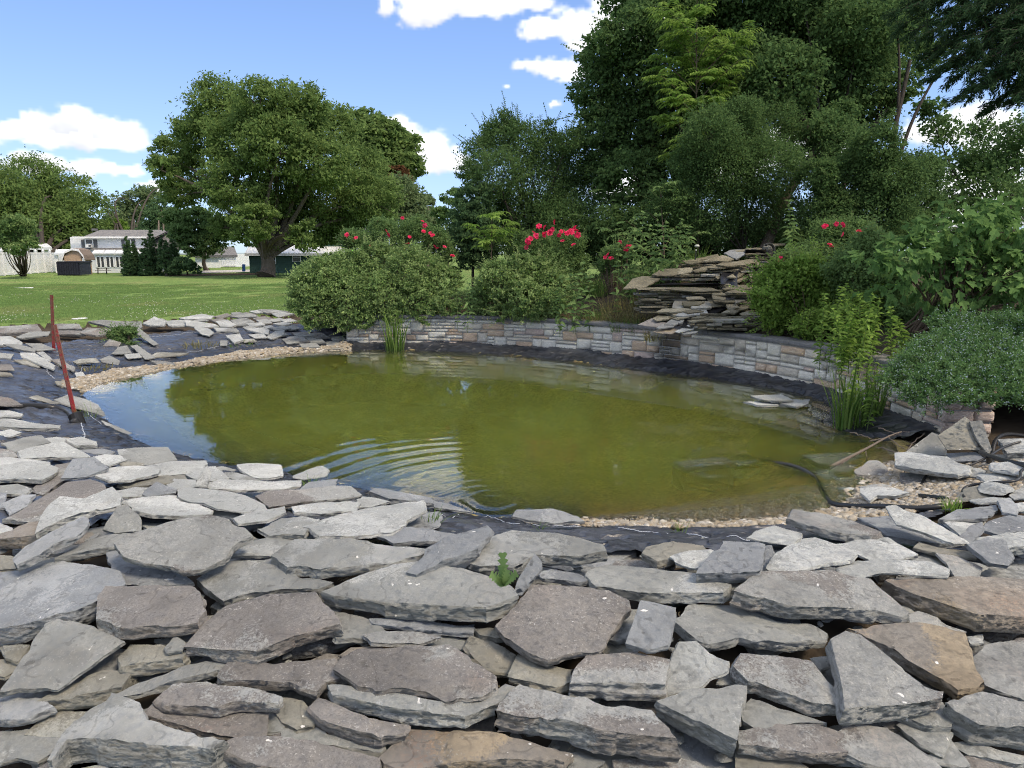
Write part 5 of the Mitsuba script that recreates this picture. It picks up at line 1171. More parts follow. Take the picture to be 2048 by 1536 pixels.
def tree(name, label, category, items, d, base, r0, n, L, W, lm, seed, spread=2.0, fork=.35, bark='bark', twigs=3, group=None, trunk=True, lobes=None, sprig=None, **kw):
    key = thing(name, label, category, group)
    lb = plobes(items, d, spread, seed) if lobes is None else lobes
    (m, uv, cc, li) = foliage(lb, n, L, W, seed, **kw)
    tw = None
    if sprig:
        (v2, f2), uv2, tw = sprigs(cc, sprig[0], sprig[1], L, W, seed + 9, sprig[2] if len(sprig) > 2 else .6)
        m, uv = (np.vstack([m[0], v2]), np.vstack([m[1], f2 + len(m[0])])), np.vstack([uv, uv2])
    put('crown', m, lm, key, smooth=False, uv=uv)
    if trunk:
        tr, br = limbs(base, lb, r0, seed, fork, cc, li, twigs)
        if tw is not None: br.add(*tw.mesh())
        put('trunk', tr.mesh(), bark, key, smooth=True)
        put('branches', br.mesh(), bark, key, smooth=True)
    return key, lb, cc


def bush(name, label, items, d, n, L, W, lm, seed, spread=.4, base=None, stems=10, zfn=None, category='bush', group=None, sprig=None, **kw):
    key = thing(name, label, category, group)
    lb = plobes(items, d, spread, seed)
    (m, uv, cc, li) = foliage(lb, n, L, W, seed, **kw)
    (v2, f2), uv2, tw = sprigs(cc, 70 if sprig is None else sprig[0], .30 if sprig is None else sprig[1], L, W, seed + 9)
    m, uv = (np.vstack([m[0], v2]), np.vstack([m[1], f2 + len(m[0])])), np.vstack([uv, uv2])
    put('foliage', m, lm, key, smooth=False, uv=uv)
    r = np.random.default_rng(seed + 5); st = MB(); st.add(*tw.mesh())
    lo = lb[:, :3].mean(0)
    zb = zfn(lo[0], lo[1]) if zfn is not None else lb[:, 2].min() - .2
    for t in cc[r.permutation(len(cc))[:stems]]:
        b = np.array([lo[0] + (t[0] - lo[0]) * .35, lo[1] + (t[1] - lo[1]) * .35, float(zb)])
        st.tube(spline([b, (b + t) / 2 + r.normal(0, .06, 3) * np.linalg.norm(t - b), t], 7), np.linspace(.014, .004, 7) * max(1, d / 18), 5)
    put('stems', st.mesh(), 'stem_brown', key, smooth=True)
    return key, lb, cc


def lance(base, tip, nrm, width, bend=.2, seg=4):
    """One lance-shaped leaf with a midrib fold: (vertices, triangles)."""
    base, tip = np.asarray(base, float), np.asarray(tip, float)
    ax = tip - base; L = np.linalg.norm(ax); ax = ax / L
    s = np.cross(ax, nrm); s /= np.linalg.norm(s) + 1e-9
    n2 = np.cross(s, ax)
    u = np.linspace(0, 1, seg + 1)
    w = width * np.sin(np.clip(u * .94 + .06, 0, 1) * np.pi) ** .8 * .5
    c = base + ax * (u * L)[:, None] + n2 * (bend * L * (u - u ** 2 * 1.6))[:, None]
    v = np.concatenate([c + s * w[:, None] + n2 * (w * .35)[:, None], c, c - s * w[:, None] + n2 * (w * .35)[:, None]])
    k = seg + 1; f = []
    for i in range(seg):
        f += [[i, k + i, k + i + 1], [i, k + i + 1, i + 1], [k + i, 2 * k + i, 2 * k + i + 1], [k + i, 2 * k + i + 1, k + i + 1]]
    return v, np.array(f)


def stalk(key, base, height, lean, leaf_l, leaf_w, pairs, seed, lm, up=.5, top=.55, stem_r=.006, name='stem', whorl=2, start=.12):
    """One upright stem with lance leaves up its length, as a part with its leaves under it."""
    r = np.random.default_rng(seed); base = np.asarray(base, float)
    ln = np.array([*lean, 0.0])
    st = spline([base, base + [0, 0, height * .5] + ln * .35 * height, base + [0, 0, height] + ln * height], 10)
    k = put(name, tube(st, np.linspace(stem_r, stem_r * .5, 10), 5), 'stem_green', key, smooth=True)
    mb = MB(); a0 = r.uniform(0, 6.28)
    for i in range(pairs):
        u = start + (1 - start) * i / (pairs - 1)
        q = np.array([np.interp(u, np.linspace(0, 1, 10), st[:, j]) for j in range(3)])
        l = leaf_l * (1 - .5 * max(0, u - top) / (1 - top)) * r.uniform(.8, 1.15) * (.7 if u < .25 else 1)
        for j in range(whorl):
            a = a0 + i * 1.9 + j * 2 * np.pi / whorl + r.normal(0, .25)
            el = up + .9 * max(0, u - .7) + r.normal(0, .2)
            dv = np.array([math.cos(a) * math.cos(el), math.sin(a) * math.cos(el), math.sin(el)])
            v, f = lance(q, q + dv * l, unit(np.array([0, 0, .8]) + r.normal(0, .75, 3) * [1, 1, 0]), leaf_w * r.uniform(.8, 1.2), .15 + r.normal(0, .06), 3)
            v[:, 2] -= .55 * l * (np.linalg.norm(v - q, axis=1) / l) ** 2
            mb.add(v, f, (r.uniform(), r.uniform(.3, .8)))
    put('leaves', mb.mesh(), lm, k, smooth=False, uv=mb.uvs())
    return k


def blades(key, name, base, n, rad, height, width, seed, lm, splay=.35, droop=.3, joined=False, seg=7):
    """Sword leaves from a crown: each its own part, or one joined part for fine grass."""
    r = np.random.default_rng(seed); base = np.asarray(base, float); all_ = MB()
    for i in range(n):
        a, q = r.uniform(0, 6.28), math.sqrt(r.uniform())
        b = base + [math.cos(a) * rad[0] * q, math.sin(a) * rad[1] * q, r.uniform(-.04, 0)]
        a2 = a + r.normal(0, .7); h = height * r.uniform(.55, 1.08); sp = splay * (q * .8 + .25) * r.uniform(.4, 1.4)
        u = np.linspace(0, 1, seg + 1)
        out = np.array([math.cos(a2), math.sin(a2), 0])
        dr_ = droop * max(0, r.normal(.4, .6))
        c = b + np.array([0, 0, 1]) * (u * h * (1 - dr_ * u ** 2 * .5))[:, None] + out * (sp * h * (u ** 1.5 + dr_ * u ** 3))[:, None]
        s = np.cross(out, [0, 0, 1]) * math.cos(r.uniform(0, 3)) + out * .5; s = s / np.linalg.norm(s)
        w = width * r.uniform(.7, 1.2) * np.clip(1.08 - u ** 2.2, .04, 1) * .5
        v = np.concatenate([c + s * w[:, None], c - s * w[:, None]]); k = seg + 1
        f = np.vstack([[[j, k + j, k + j + 1], [j, k + j + 1, j + 1]] for j in range(seg)])
        uv = (r.uniform(), r.uniform(.25, .8))
        if joined: all_.add(v, f, uv)
        else: put(name, (v, f), lm, key, smooth=True, uv=np.broadcast_to(uv, (len(v), 2)))
    if joined: put(name, all_.mesh(), lm, key, smooth=False, uv=all_.uvs(), kind='stuff')


def rose_flower(c, s, seed):
    """A double rose: three whorls of cupped petals about an axis of its own."""
    r = np.random.default_rng(seed); mb = MB(); ax = unit(r.normal(0, .6, 3) + [0, -.6, .6])
    ex = unit(np.cross(ax, [.3, .2, .9])); ey = np.cross(ax, ex)
    for ring, (k, rad, tilt) in enumerate(((6, 1.0, .25), (5, .75, .75), (4, .45, 1.2))):
        for i in range(k):
            a = i * 2 * np.pi / k + ring * .6 + r.normal(0, .15)
            dv = (ex * math.cos(a) + ey * math.sin(a)) * math.cos(tilt) + ax * math.sin(tilt)
            v, f = lance(np.asarray(c), c + dv * s * rad, ax, s * 1.1 * rad, .25, 2)
            mb.add(v, f, (r.uniform(), r.uniform(.3, .8)))
    return mb


def compound(mb, base, d, L, nl, leaf, seed, width=.28):
    """A pinnate leaf: leaflets in pairs along a drooping midrib."""
    r = np.random.default_rng(seed); d = unit(np.asarray(d, float))
    u = np.linspace(0, 1, nl + 1)
    c = np.asarray(base) + d * (u * L)[:, None] - np.array([0, 0, 1]) * (.30 * L * u ** 2)[:, None]
    s = unit(np.cross(d, [0, 0, 1.0])); cn = (r.uniform(), r.uniform(.35, .75))
    for i in range(1, nl + 1):
        for sg in ((-1, 1) if i < nl else (0,)):
            l = leaf * (1 - .35 * abs(u[i] - .55)) * r.uniform(.85, 1.1)
            dv = unit(s * sg * .9 + d * .45 - np.array([0, 0, .45 + r.uniform(0, .2)]))
            v, f = lance(c[i], c[i] + dv * l, unit(np.array([0, 0, .8]) + r.normal(0, .6, 3) * [1, 1, 0]), l * width, .1, 2)
            mb.add(v, f, (np.clip(cn[0] + r.normal(0, .12), 0, 1), np.clip(cn[1] + r.normal(0, .1), 0, 1)))
    mb.tube(c[::max(1, nl // 3)], .003, 3, (0, .5))
# ---------------------------------------------------------------- trees across the lawn
LZ = .42
tree('shade_tree', 'very large round-crowned shade tree with a thick buttressed trunk on the lawn', 'tree',
     [(440, 222, 62), (520, 205, 50), (590, 225, 66), (660, 262, 58), (400, 265, 52), (345, 312, 44), (322, 335, 30), (480, 285, 66), (560, 295, 70), (640, 325, 70), (715, 345, 62), (745, 395, 55), (400, 350, 52), (362, 385, 38), (470, 375, 60), (560, 385, 70), (650, 405, 66),
      (720, 425, 55), (505, 440, 46), (450, 450, 34), (560, 448, 44), (620, 450, 52), (690, 455, 42), (548, 476, 28), (605, 470, 32), (655, 466, 28), (490, 470, 26), (560, 240, 40), (480, 235, 40), (330, 372, 16), (620, 215, 36)],
     58, PZ(533, 554, LZ), .62, 125000, .26, .13, 'leaf_shade', 1, spread=6.5, fork=.22, twigs=3, clump=.26, per=40, shell=.45, flat=.55, up=1.0)
tree('broadleaf_tree', 'tall broadleaf tree standing behind the right side of the largest shade tree', 'tree', [(760, 272, 44), (800, 300, 42), (722, 258, 38), (815, 335, 30), (770, 330, 45), (750, 380, 40)], 76, PZ(790, 545, LZ), .4, 16000, .42, .30, 'leaf_shade', 2, spread=3, clump=.3, per=26)
tree('broadleaf_tree', 'small browning tree with rusty foliage, between the shade tree and the round bush tree', 'tree', [(795, 352, 22), (812, 372, 18), (785, 375, 18)], 73, PZ(800, 545, LZ), .2, 3500, .3, .2, 'leaf_red', 3, spread=1, twigs=2)
tree('round_tree', 'dense dome-shaped grey-green tree behind the rose bushes', 'tree', [(800, 392, 42), (822, 412, 32), (772, 405, 34), (800, 440, 45), (835, 440, 25)], 68, PZ(805, 546, LZ), .3, 16000, .28, .16, 'leaf_far', 4, spread=1.5, shell=.7)
tree('broadleaf_tree', 'narrow distant tree just right of the grey-green dome-shaped tree', 'tree', [(852, 400, 14), (858, 425, 16), (866, 450, 16)], 85, PZ(858, 542, LZ), .25, 3500, .35, .22, 'leaf_far', 5, spread=1)
tree('broadleaf_tree', 'low distant tree with sky gaps beside the clipped round conifer', 'tree', [(905, 395, 20), (880, 425, 18), (900, 440, 22), (868, 470, 22)], 60, PZ(893, 546, LZ), .2, 4500, .25, .16, 'leaf_mid', 6, spread=1)
tree('round_tree', 'broad dome-shaped dark tree behind the white fence at far left', 'tree', [(55, 378, 66), (118, 392, 62), (165, 425, 48), (10, 395, 60), (85, 435, 74), (188, 462, 30), (-45, 430, 70), (140, 470, 55), (60, 490, 60), (190, 500, 25), (0, 480, 60), (60, 445, 62, 96), (112, 455, 60, 95), (150, 500, 46, 95), (40, 515, 46, 95), (100, 510, 50, 94), (10, 420, 60, 95)], 100, PZ(90, 538, LZ), .7, 62000, .46, .22, 'leaf_shade', 7, spread=5, shell=.62, up=1.3, bark='bark_dark', fork=.2)
tree('broadleaf_tree', 'pale hazy tree in the distance between the dome tree and the shade tree', 'tree', [(240, 425, 30), (278, 402, 30), (300, 395, 24), (226, 450, 22), (262, 440, 30), (340, 385, 26), (252, 480, 34, 117), (290, 475, 30, 117), (225, 485, 26, 117)], 120, PZ(262, 536, LZ), .4, 9000, .5, .3, 'leaf_far', 8, spread=3, clump=.4, bark='bark_dark', twigs=1)
tree('broadleaf_tree', 'bright green small tree right behind the white house', 'tree', [(232, 455, 20), (245, 470, 18), (215, 475, 20)], 105, PZ(235, 537, LZ), .3, 4500, .4, .25, 'leaf_light', 81, spread=2, bark='bark_dark')
tree('conifer_tree', 'dark blue-green conifer behind the white house roof', 'tree', [(318, 408, 15), (316, 432, 24), (322, 460, 30), (300, 465, 22), (318, 490, 34)], 92, PZ(318, 539, LZ), .4, 12000, .35, .12, 'leaf_conifer', 9, spread=1, droop=.8)
tree('broadleaf_tree', 'medium tree with drooping layered branches left of the shade tree trunk', 'tree', [(390, 448, 40), (435, 462, 34), (368, 470, 28), (415, 488, 28), (382, 490, 22), (350, 440, 26)], 66, PZ(413, 541, LZ), .24, 15000, .28, .16, 'leaf_mid', 10, spread=2, flat=.4)
tree('shrub', 'low dark rounded shrub at the foot of the arborvitae row', 'shrub', [(378, 530, 14), (362, 525, 16), (395, 540, 9), (350, 535, 12)], 59, PZ(375, 550, LZ), .08, 4500, .16, .09, 'leaf_conifer', 11, spread=.5, twigs=1)
ARB = ['leftmost slim arborvitae of the row, overlapping the sunroom windows', 'shortest arborvitae, second from the left in the row', 'third arborvitae from the left, with a broad base', 'tallest arborvitae in the middle of the row', 'fifth arborvitae, broadest cone of the row', 'rightmost arborvitae, beside the low dark shrub']
for i, (tip, tx, w) in enumerate(((475, 259, 14), (487, 272, 13), (479, 294, 15), (462, 308, 15), (466, 333, 17), (474, 350, 15))):
    d = 60.5 + (i % 2) * 1.2
    base = P(tx, 508 + 1.78 * FPX / d, d); base[2] = LZ; top = P(tx, tip, d)
    H = top[2] - LZ; hw = w * S(d)
    ks = np.linspace(0, 1, 9)
    lb = np.array([[base[0], base[1], LZ + H * (.08 + .88 * k), hw * (.35 + .65 * math.sin(min(1, (1 - k) * 1.6) * 1.57)) * (1.0 if k > .1 else .8), hw * .9 * (1 - .75 * k ** 1.5), H * .10] for k in ks])
    lb[:, 3] = lb[:, 4]
    tree('arborvitae', ARB[i], 'conifer', None, d, base, .1, 6500, .20, .08, 'leaf_conifer', 20 + i, lobes=lb, twigs=0, shell=.75, up=.2, droop=-.9, out=1.0, group='arborvitae row')
# thin multi-stemmed shrub in front of the fence
key = thing('thin_shrub', 'thin multi-stemmed shrub with sparse leaves before the white fence', 'shrub')
lb = plobes([(30, 445, 18), (50, 455, 20), (18, 480, 18), (55, 490, 16), (35, 500, 16), (10, 455, 14), (62, 480, 10)], 53, 1, 33)
(m, uv, cc, li) = foliage(lb, 2600, .20, .10, 33, clump=.5)
put('foliage', m, 'leaf_hedge', key, uv=uv)
(m, uv, cc2, li) = foliage(lb, 2600, .20, .10, 34, clump=.5)
put('foliage', m, 'leaf_mid', key, uv=uv)
st = MB(); rr = np.random.default_rng(3); b = PZ(47, 552, LZ)
for t in cc[rr.permutation(len(cc))[:26]]:
    st.tube(spline([b + rr.normal(0, .12, 3) * [1, 1, 0], (b + t) / 2 + rr.normal(0, .2, 3), t], 8), np.linspace(.05, .015, 8), 5)
put('stems', st.mesh(), 'bark', key, smooth=True)
# treeline beyond the garden on the right
for i, (x0, d, hh) in enumerate(((960, 88, 70), (1090, 95, 75), (1230, 90, 60), (1370, 100, 70), (1520, 92, 60), (1680, 86, 58), (1830, 95, 55), (1960, 90, 60), (2090, 85, 55))):
    tree('broadleaf_tree', 'distant tree glimpsed through the garden trees on the right', 'tree', [(x0, 500 - hh * .5, hh * .6), (x0 - 45, 500 - hh * .3, hh * .5), (x0 + 45, 500 - hh * .3, hh * .5), (x0, 515, hh * .5)], d, PZ(x0, 508 + 1.78 * FPX / d, LZ), .3, 4500, .5, .3, 'leaf_far', 50 + i, spread=3, twigs=1, group='distant treeline on the right')

# ---------------------------------------------------------------- garden trees behind the pond
def gbase(px, d):
    x = P(px, 508, d)[0]
    return np.array([x, d, float(G(x, d)) - .05])
key = thing('globe_conifer', 'dense clipped egg-shaped green conifer between the rose bushes', 'conifer')
c = P(945, 448, 20.5)
lb = np.array([[c[0] + a * .33, c[1] + b * .33, c[2] + h * .5, .52, .5, .55] for a, b, h in ((0, 0, .9), (-.6, 0, .2), (.6, .1, .2), (0, -.6, 0), (.4, .2, -.9), (-.6, 0, -.9), (0, -.5, -1.1), (.8, 0, -1.2), (-.9, .1, -1.5), (.2, 0, 1.25))])
(m, uv, cc, li) = foliage(lb, 30000, .075, .03, 61, shell=.8, up=.4, droop=.2, out=.9, clump=.16)
put('foliage', m, 'leaf_conifer', key, uv=uv)
put('stems', tube([gbase(945, 20.5), c], [.05, .02], 6), 'bark_dark', key, smooth=True)
tree('garden_tree', 'dark small-leaved tree with upswept branch tips, left of the tallest garden tree', 'tree',
     [(1008, 245, 22), (1000, 275, 42), (962, 312, 38), (1045, 292, 48), (1100, 312, 48), (1150, 330, 50), (940, 345, 24), (1000, 350, 56), (1080, 380, 64), (1150, 400, 56), (972, 405, 44), (1060, 440, 58), (1130, 450, 56), (1092, 262, 22), (1135, 285, 26), (1000, 440, 40), (1160, 270, 20)],
     21.5, gbase(1070, 21.5), .12, 60000, .075, .036, 'leaf_dark', 62, spread=.9, fork=.3, bark='bark_dark', twigs=8, clump=.36, per=22, up=.5, droop=-.5, sprig=(260, .55, .9))
tree('garden_tree', 'tallest garden tree with glossy dark leaves, filling the top of the photo right of centre', 'tree',
     [(1185, 125, 32), (1215, 85, 42), (1280, 62, 56), (1335, 25, 66), (1195, 185, 46), (1255, 165, 66), (1340, 130, 76), (1195, 262, 50), (1280, 262, 74), (1350, 250, 78), (1205, 340, 44), (1260, 362, 66), (1340, 362, 66), (1270, -20, 60), (1350, -70, 80),
      (1420, 80, 70), (1430, 190, 78), (1500, 60, 84), (1500, 160, 84), (1440, -40, 80), (1440, 290, 60)],
     22, gbase(1390, 22.5), .17, 110000, .105, .070, 'leaf_dark', 63, spread=1.6, fork=.3, bark='bark_dark', twigs=5, clump=.30, per=26, up=.6, sprig=(260, .7, .5))
tree('garden_tree', 'dark multi-trunked tree with leaning stems behind the waterfall', 'tree',
     [(1580, 60, 82), (1560, 160, 76), (1640, 80, 82), (1640, 190, 76), (1720, 60, 76), (1700, 155, 76), (1765, 110, 56), (1800, 50, 56), (1600, -50, 90), (1740, -50, 90), (1680, -120, 90), (1620, 250, 44), (1740, 230, 46), (1800, 180, 40), (1850, 110, 40)],
     21, gbase(1640, 20.6), .16, 95000, .10, .068, 'leaf_dark', 64, spread=1.6, fork=.2, bark='bark_dark', twigs=5, clump=.32, per=26, up=.6)
tk = MB()
for pts, r0 in (([(1668, 470), (1650, 380), (1628, 300), (1605, 230), (1590, 120)], .12), ([(1672, 480), (1672, 400), (1668, 330), (1690, 200)], .09), ([(1778, 400), (1782, 300), (1800, 210), (1820, 120)], .09), ([(1795, 330), (1830, 230), (1880, 140)], .055), ([(1790, 280), (1798, 180), (1795, 60)], .05)):
    tk.tube(spline([P(x, y, 19.8) for x, y in pts], 16), np.linspace(r0, r0 * .5, 16), 8)
put('trunk', tk.mesh(), 'bark_dark', 'garden_tree_002', smooth=True)
key = thing('leaning_tree', 'bare pale leaning trunk rising behind the top of the waterfall', 'tree')
put('trunk', tube(spline([P(1525, 515, 18.2), P(1548, 450, 18.3), P(1572, 395, 18.4), P(1600, 350, 18.6), P(1650, 260, 18.8)], 18), np.linspace(.15, .07, 18) * (1 + .1 * np.sin(np.arange(18) * 2.1)), 9), 'bark', key, smooth=True)
(m, uv, cc, li) = foliage(plobes([(1650, 260, 40), (1680, 230, 30)], 18.8, .4, 3), 3000, .09, .06, 641, clump=.5)
put('crown', m, 'leaf_dark', key, uv=uv)
tree('garden_shrub', 'tall arching shrub with tiny glinting leaves directly above the waterfall', 'shrub',
     [(1420, 270, 56), (1480, 232, 46), (1540, 262, 56), (1450, 340, 76), (1540, 340, 72), (1385, 330, 46), (1600, 320, 38), (1420, 420, 64), (1510, 420, 66), (1580, 420, 36), (1480, 290, 60), (1340, 400, 40)],
     18.3, gbase(1490, 18.3), .06, 85000, .055, .032, 'leaf_dark', 65, spread=.9, fork=.12, bark='bark_dark', twigs=8, clump=.30, per=24, sprig=(220, .45, .7))
tree('garden_shrub', 'tall dense shrub with small rounded leaves, right of the waterfall top', 'shrub',
     [(1690, 300, 46), (1750, 290, 46), (1700, 370, 66), (1780, 360, 64), (1838, 350, 42), (1850, 425, 44), (1760, 430, 66), (1660, 430, 56), (1640, 350, 36), (1800, 450, 50)],
     17.3, gbase(1740, 17.3), .06, 70000, .058, .038, 'leaf_dark', 66, spread=.9, fork=.12, bark='bark_dark', twigs=8, clump=.30, per=24, sprig=(220, .45, .7))
tree('garden_tree', 'open airy tree with bright sky showing between its leaves at the right edge', 'tree',
     [(1885, 262, 36), (1945, 330, 48), (2015, 335, 50), (1905, 395, 44), (1985, 405, 56), (2045, 265, 44), (2060, 400, 50), (1960, 270, 30), (1870, 330, 26), (1860, 215, 26)],
     23, gbase(2050, 23), .12, 11000, .12, .078, 'leaf_dark', 67, spread=1.2, fork=.3, bark='bark_dark', twigs=7, clump=.55, per=14, shell=.3)
# overhanging conifer boughs at the top right
key = thing('overhanging_conifer', 'dark conifer boughs hanging into the top right corner of the photo', 'conifer')
rr = np.random.default_rng(71); fl, st = MB(), MB()
tb = np.array([8.6, 10.2, .6])
put('trunk', tube([tb, tb + [-.1, .1, 4], tb + [0, .2, 9]], [.26, .2, .12], 10), 'bark_dark', key, smooth=True)
for px, py, d in ((1800, 20, 12.2), (1835, 60, 12), (1862, 105, 11.8), (1880, 150, 11.5), (1900, 60, 11.4), (1940, 110, 11.2), (1960, 170, 11), (1990, 60, 10.8), (2010, 140, 10.8), (2030, 200, 10.6), (1985, 215, 10.8), (2050, 90, 10.5), (1920, 10, 11.6), (1860, 0, 12), (1980, -30, 11), (2060, 20, 10.4), (1925, 150, 10.9), (2045, 160, 10.2), (1800, -30, 12), (1740, -50, 12.4), (1900, -50, 11.5), (1960, 30, 10.6), (1890, 100, 10.9), (2000, 110, 10.2), (1830, 10, 11.0), (1870, 60, 10.7), (1910, 30, 10.3), (1950, 80, 10.0), (1890, 130, 10.6), (1985, 165, 9.9), (2035, 120, 9.7), (2020, 30, 9.8), (1930, 190, 10.4), (1850, -40, 11.2), (1970, 0, 9.9), (2045, 60, 9.5), (1815, 45, 11.3), (2050, 185, 9.6), (1960, 130, 9.9)):
    e = P(px, py, d); b = tb + [0, 0, e[2] - tb[2] + .7]
    pts = spline([b, (b + e) / 2 + [0, 0, .25], e], 14)
    st.tube(pts, np.linspace(.04, .006, 14), 5)
    for q, u in zip(pts[4:], np.linspace(.2, 1, 10)):
        for _ in range(6):
            dv = unit(rr.normal(size=3) * [1, 1, .35] + unit(e - b) * .9 - [0, 0, .35]); l = rr.uniform(.25, .5) * (1.15 - u * .5)
            tip = q + dv * l
            st.tube(np.array([q, tip]), [.005, .002], 3, cap=False)
            k = 44; t = rr.uniform(.1, 1.05, k)[:, None]
            c = q + dv * l * t + rr.normal(0, .018, (k, 3)) - np.array([0, 0, .03]) * t
            v, f = leaf_quads(c, dv + rr.normal(0, .55, (k, 3)) - [0, 0, .2], rr.normal(size=(k, 3)) + [0, 0, .6], rr.uniform(.05, .10, k), rr.uniform(.010, .020, k))
            fl.add(v, f, np.repeat(np.stack([np.full(k, rr.uniform()), rr.uniform(.2, .8, k)], 1), 4, 0))
put('foliage', fl.mesh(), 'leaf_bough', key, uv=fl.uvs())
put('branches', st.mesh(), 'bark_dark', key, smooth=True)
# young trees with pinnate leaves
def sapling(label, base, top, tips, L, nl, leaf, lm, seed, n, r0=.03, name='young_tree'):
    """A young tree: one leader, a side shoot to every tip, pinnate leaves crowded on the outer half of each shoot."""
    key = thing(name, label, 'young tree'); rr = np.random.default_rng(seed); fl, st = MB(), MB()
    lead = spline([base, (base + top) / 2 + rr.normal(0, .05, 3), top], 30)
    st.tube(lead, np.linspace(r0, r0 * .25, 30), 7)
    for t in tips:
        q0 = lead[np.argmin(np.abs(lead[:, 2] - (t[2] - .75 * np.linalg.norm((t - top)[:2]) - .25)))]
        pts = spline([q0, (q0 + t) / 2 + [0, 0, .08], t], 12)
        st.tube(pts, np.linspace(r0 * .4, r0 * .14, 12), 5)
        for k in range(n):
            u = rr.uniform(.35, 1) ** .8; q = np.array([np.interp(u, np.linspace(0, 1, 12), pts[:, j]) for j in range(3)])
            a = rr.uniform(0, 6.28); out = unit(t - q0) * .5
            compound(fl, q, [math.cos(a) + out[0], math.sin(a) + out[1], rr.uniform(.1, .7)], L * rr.uniform(.6, 1.15), nl, leaf, int(rr.integers(1e6)))
    put('foliage', fl.mesh(), lm, key, uv=fl.uvs()); put('stems', st.mesh(), 'stem_brown', key, smooth=True)
    return key
D1 = 19.4
sapling('young tree with bright yellow-green pinnate leaves rising before the tallest garden tree', gbase(1400, D1), P(1395, -40, D1), [P(x, y, D1 + dz) for x, y, dz in ((1390, 20, 0), (1340, 70, .3), (1440, 60, -.2), (1480, 75, .1), (1320, 150, -.2), (1370, 110, .4), (1420, 140, -.3), (1465, 165, .2), (1330, 235, 0), (1400, 215, .3), (1455, 235, -.2), (1390, -60, .1), (1310, 115, .3), (1430, -30, 0), (1480, 120, -.3), (1360, 40, -.4), (1350, 190, -.4), (1425, 190, -.4), (1375, 275, -.3), (1440, 100, .4), (1330, 20, .2), (1500, 60, 0), (1345, 300, .1))],   .55, 7, .19, 'leaf_light', 72, 16, .035)
sapling('short yellow-green sapling with pinnate leaves beside the clipped conifer', gbase(990, 18.2), P(985, 425, 18.2), [P(x, y, 18.2 + dz) for x, y, dz in ((985, 425, 0), (950, 450, .1), (1020, 440, -.1), (1000, 470, .2), (965, 480, -.2), (985, 450, .3))], .42, 6, .15, 'leaf_light', 73, 11, .02)
sapling('low green sapling with long pinnate leaves in the shade left of the waterfall', gbase(1330, 17.4), P(1320, 380, 17.4), [P(x, y, 17.4 + dz) for x, y, dz in ((1330, 370, 0), (1360, 395, .2), (1250, 440, 0), (1290, 420, .2), (1215, 455, .1), (1400, 460, -.2), (1350, 455, .2))], .42, 6, .14, 'leaf_mid', 74, 8, .02)
# ---------------------------------------------------------------- hedges, roses and perennials
gz1 = lambda x, y: float(G(x, y))
bush('hedge_bush', 'broad variegated yellow-green bush overhanging the left end of the wall',
     [(640, 572, 54, 17.6), (606, 602, 32, 17.4), (640, 622, 36, 17.3), (700, 545, 54), (700, 600, 56, 17.5), (760, 532, 50), (765, 592, 54, 17.6), (825, 542, 50), (835, 600, 48, 17.6), (885, 562, 40), (892, 610, 30, 17.3), (670, 560, 45, 17.9), (730, 640, 22, 17.2), (690, 640, 24, 17.2), (620, 640, 18, 17.0), (790, 630, 24, 17.3), (850, 630, 20, 17.1), (600, 565, 20, 17.8), (745, 500, 22, 18.2), (660, 525, 22, 18)],
     18.0, 78000, .062, .034, 'leaf_hedge', 101, spread=.3, stems=60, zfn=gz1, clump=.19, per=26, shell=.72, flat=.7, sprig=(220, .34))
bush('hedge_bush', 'variegated yellow-green bush in the middle of the wall, between two milkweed clumps',
     [(1000, 562, 44), (1050, 556, 46), (1100, 568, 36), (980, 602, 40), (1050, 602, 40, 16.5), (1100, 604, 34, 16.4), (1035, 528, 22), (1000, 625, 20, 16.5), (1075, 625, 20, 16.3), (955, 600, 22), (1130, 590, 18), (1080, 530, 18)], 17.0, 42000, .06, .033, 'leaf_hedge', 102, spread=.3, stems=40, zfn=gz1, clump=.19, per=26, shell=.72, flat=.7, sprig=(220, .34))
def rosebush(label, items, d, flowers, n, seed, s=.062):
    key, lb, cc = bush('rose_bush', label, items, d, n, .05, .030, 'leaf_mid', seed, spread=.3, stems=30, zfn=gz1, clump=.34, per=18, category='rose bush')
    for i, (x, y) in enumerate(flowers):
        c = P(x, y, d - .62 + .12 * math.sin(i * 2.3)); mb = MB()
        rr = np.random.default_rng(seed * 50 + i)
        m = rose_flower(c, s * rr.uniform(.8, 1.3), seed * 77 + i); mb.add(*m.mesh(), m.uvs())
        put('flower', mb.mesh(), 'rose', key, uv=mb.uvs())
rosebush('rose bush with scattered red flowers above the left hedge', [(715, 485, 32), (775, 478, 42), (840, 482, 42), (880, 500, 28), (760, 452, 22), (830, 455, 26), (700, 475, 20), (870, 480, 26)], 19.5,
         [(694, 470), (708, 482), (712, 476), (772, 463), (778, 470), (819, 474), (816, 488), (850, 451), (847, 463), (865, 471), (860, 466), (870, 492), (889, 494), (875, 497), (740, 490), (805, 436), (845, 443), (905, 512), (790, 498)], 24000, 111)
rosebush('rose bush crowded with crimson flowers, behind the middle hedge', [(1080, 500, 32), (1130, 490, 36), (1100, 530, 42), (1150, 530, 28), (1060, 510, 22)], 18.4,
         [(1055, 482), (1053, 495), (1060, 478), (1068, 468), (1078, 453), (1090, 455), (1110, 444), (1105, 460), (1122, 463), (1128, 466), (1135, 467), (1150, 457), (1155, 470), (1147, 490), (1090, 469), (1099, 466), (1142, 464), (1118, 470), (1125, 482), (1152, 462), (1087, 470), (1072, 472), (1058, 488)], 20000, 112, .078)
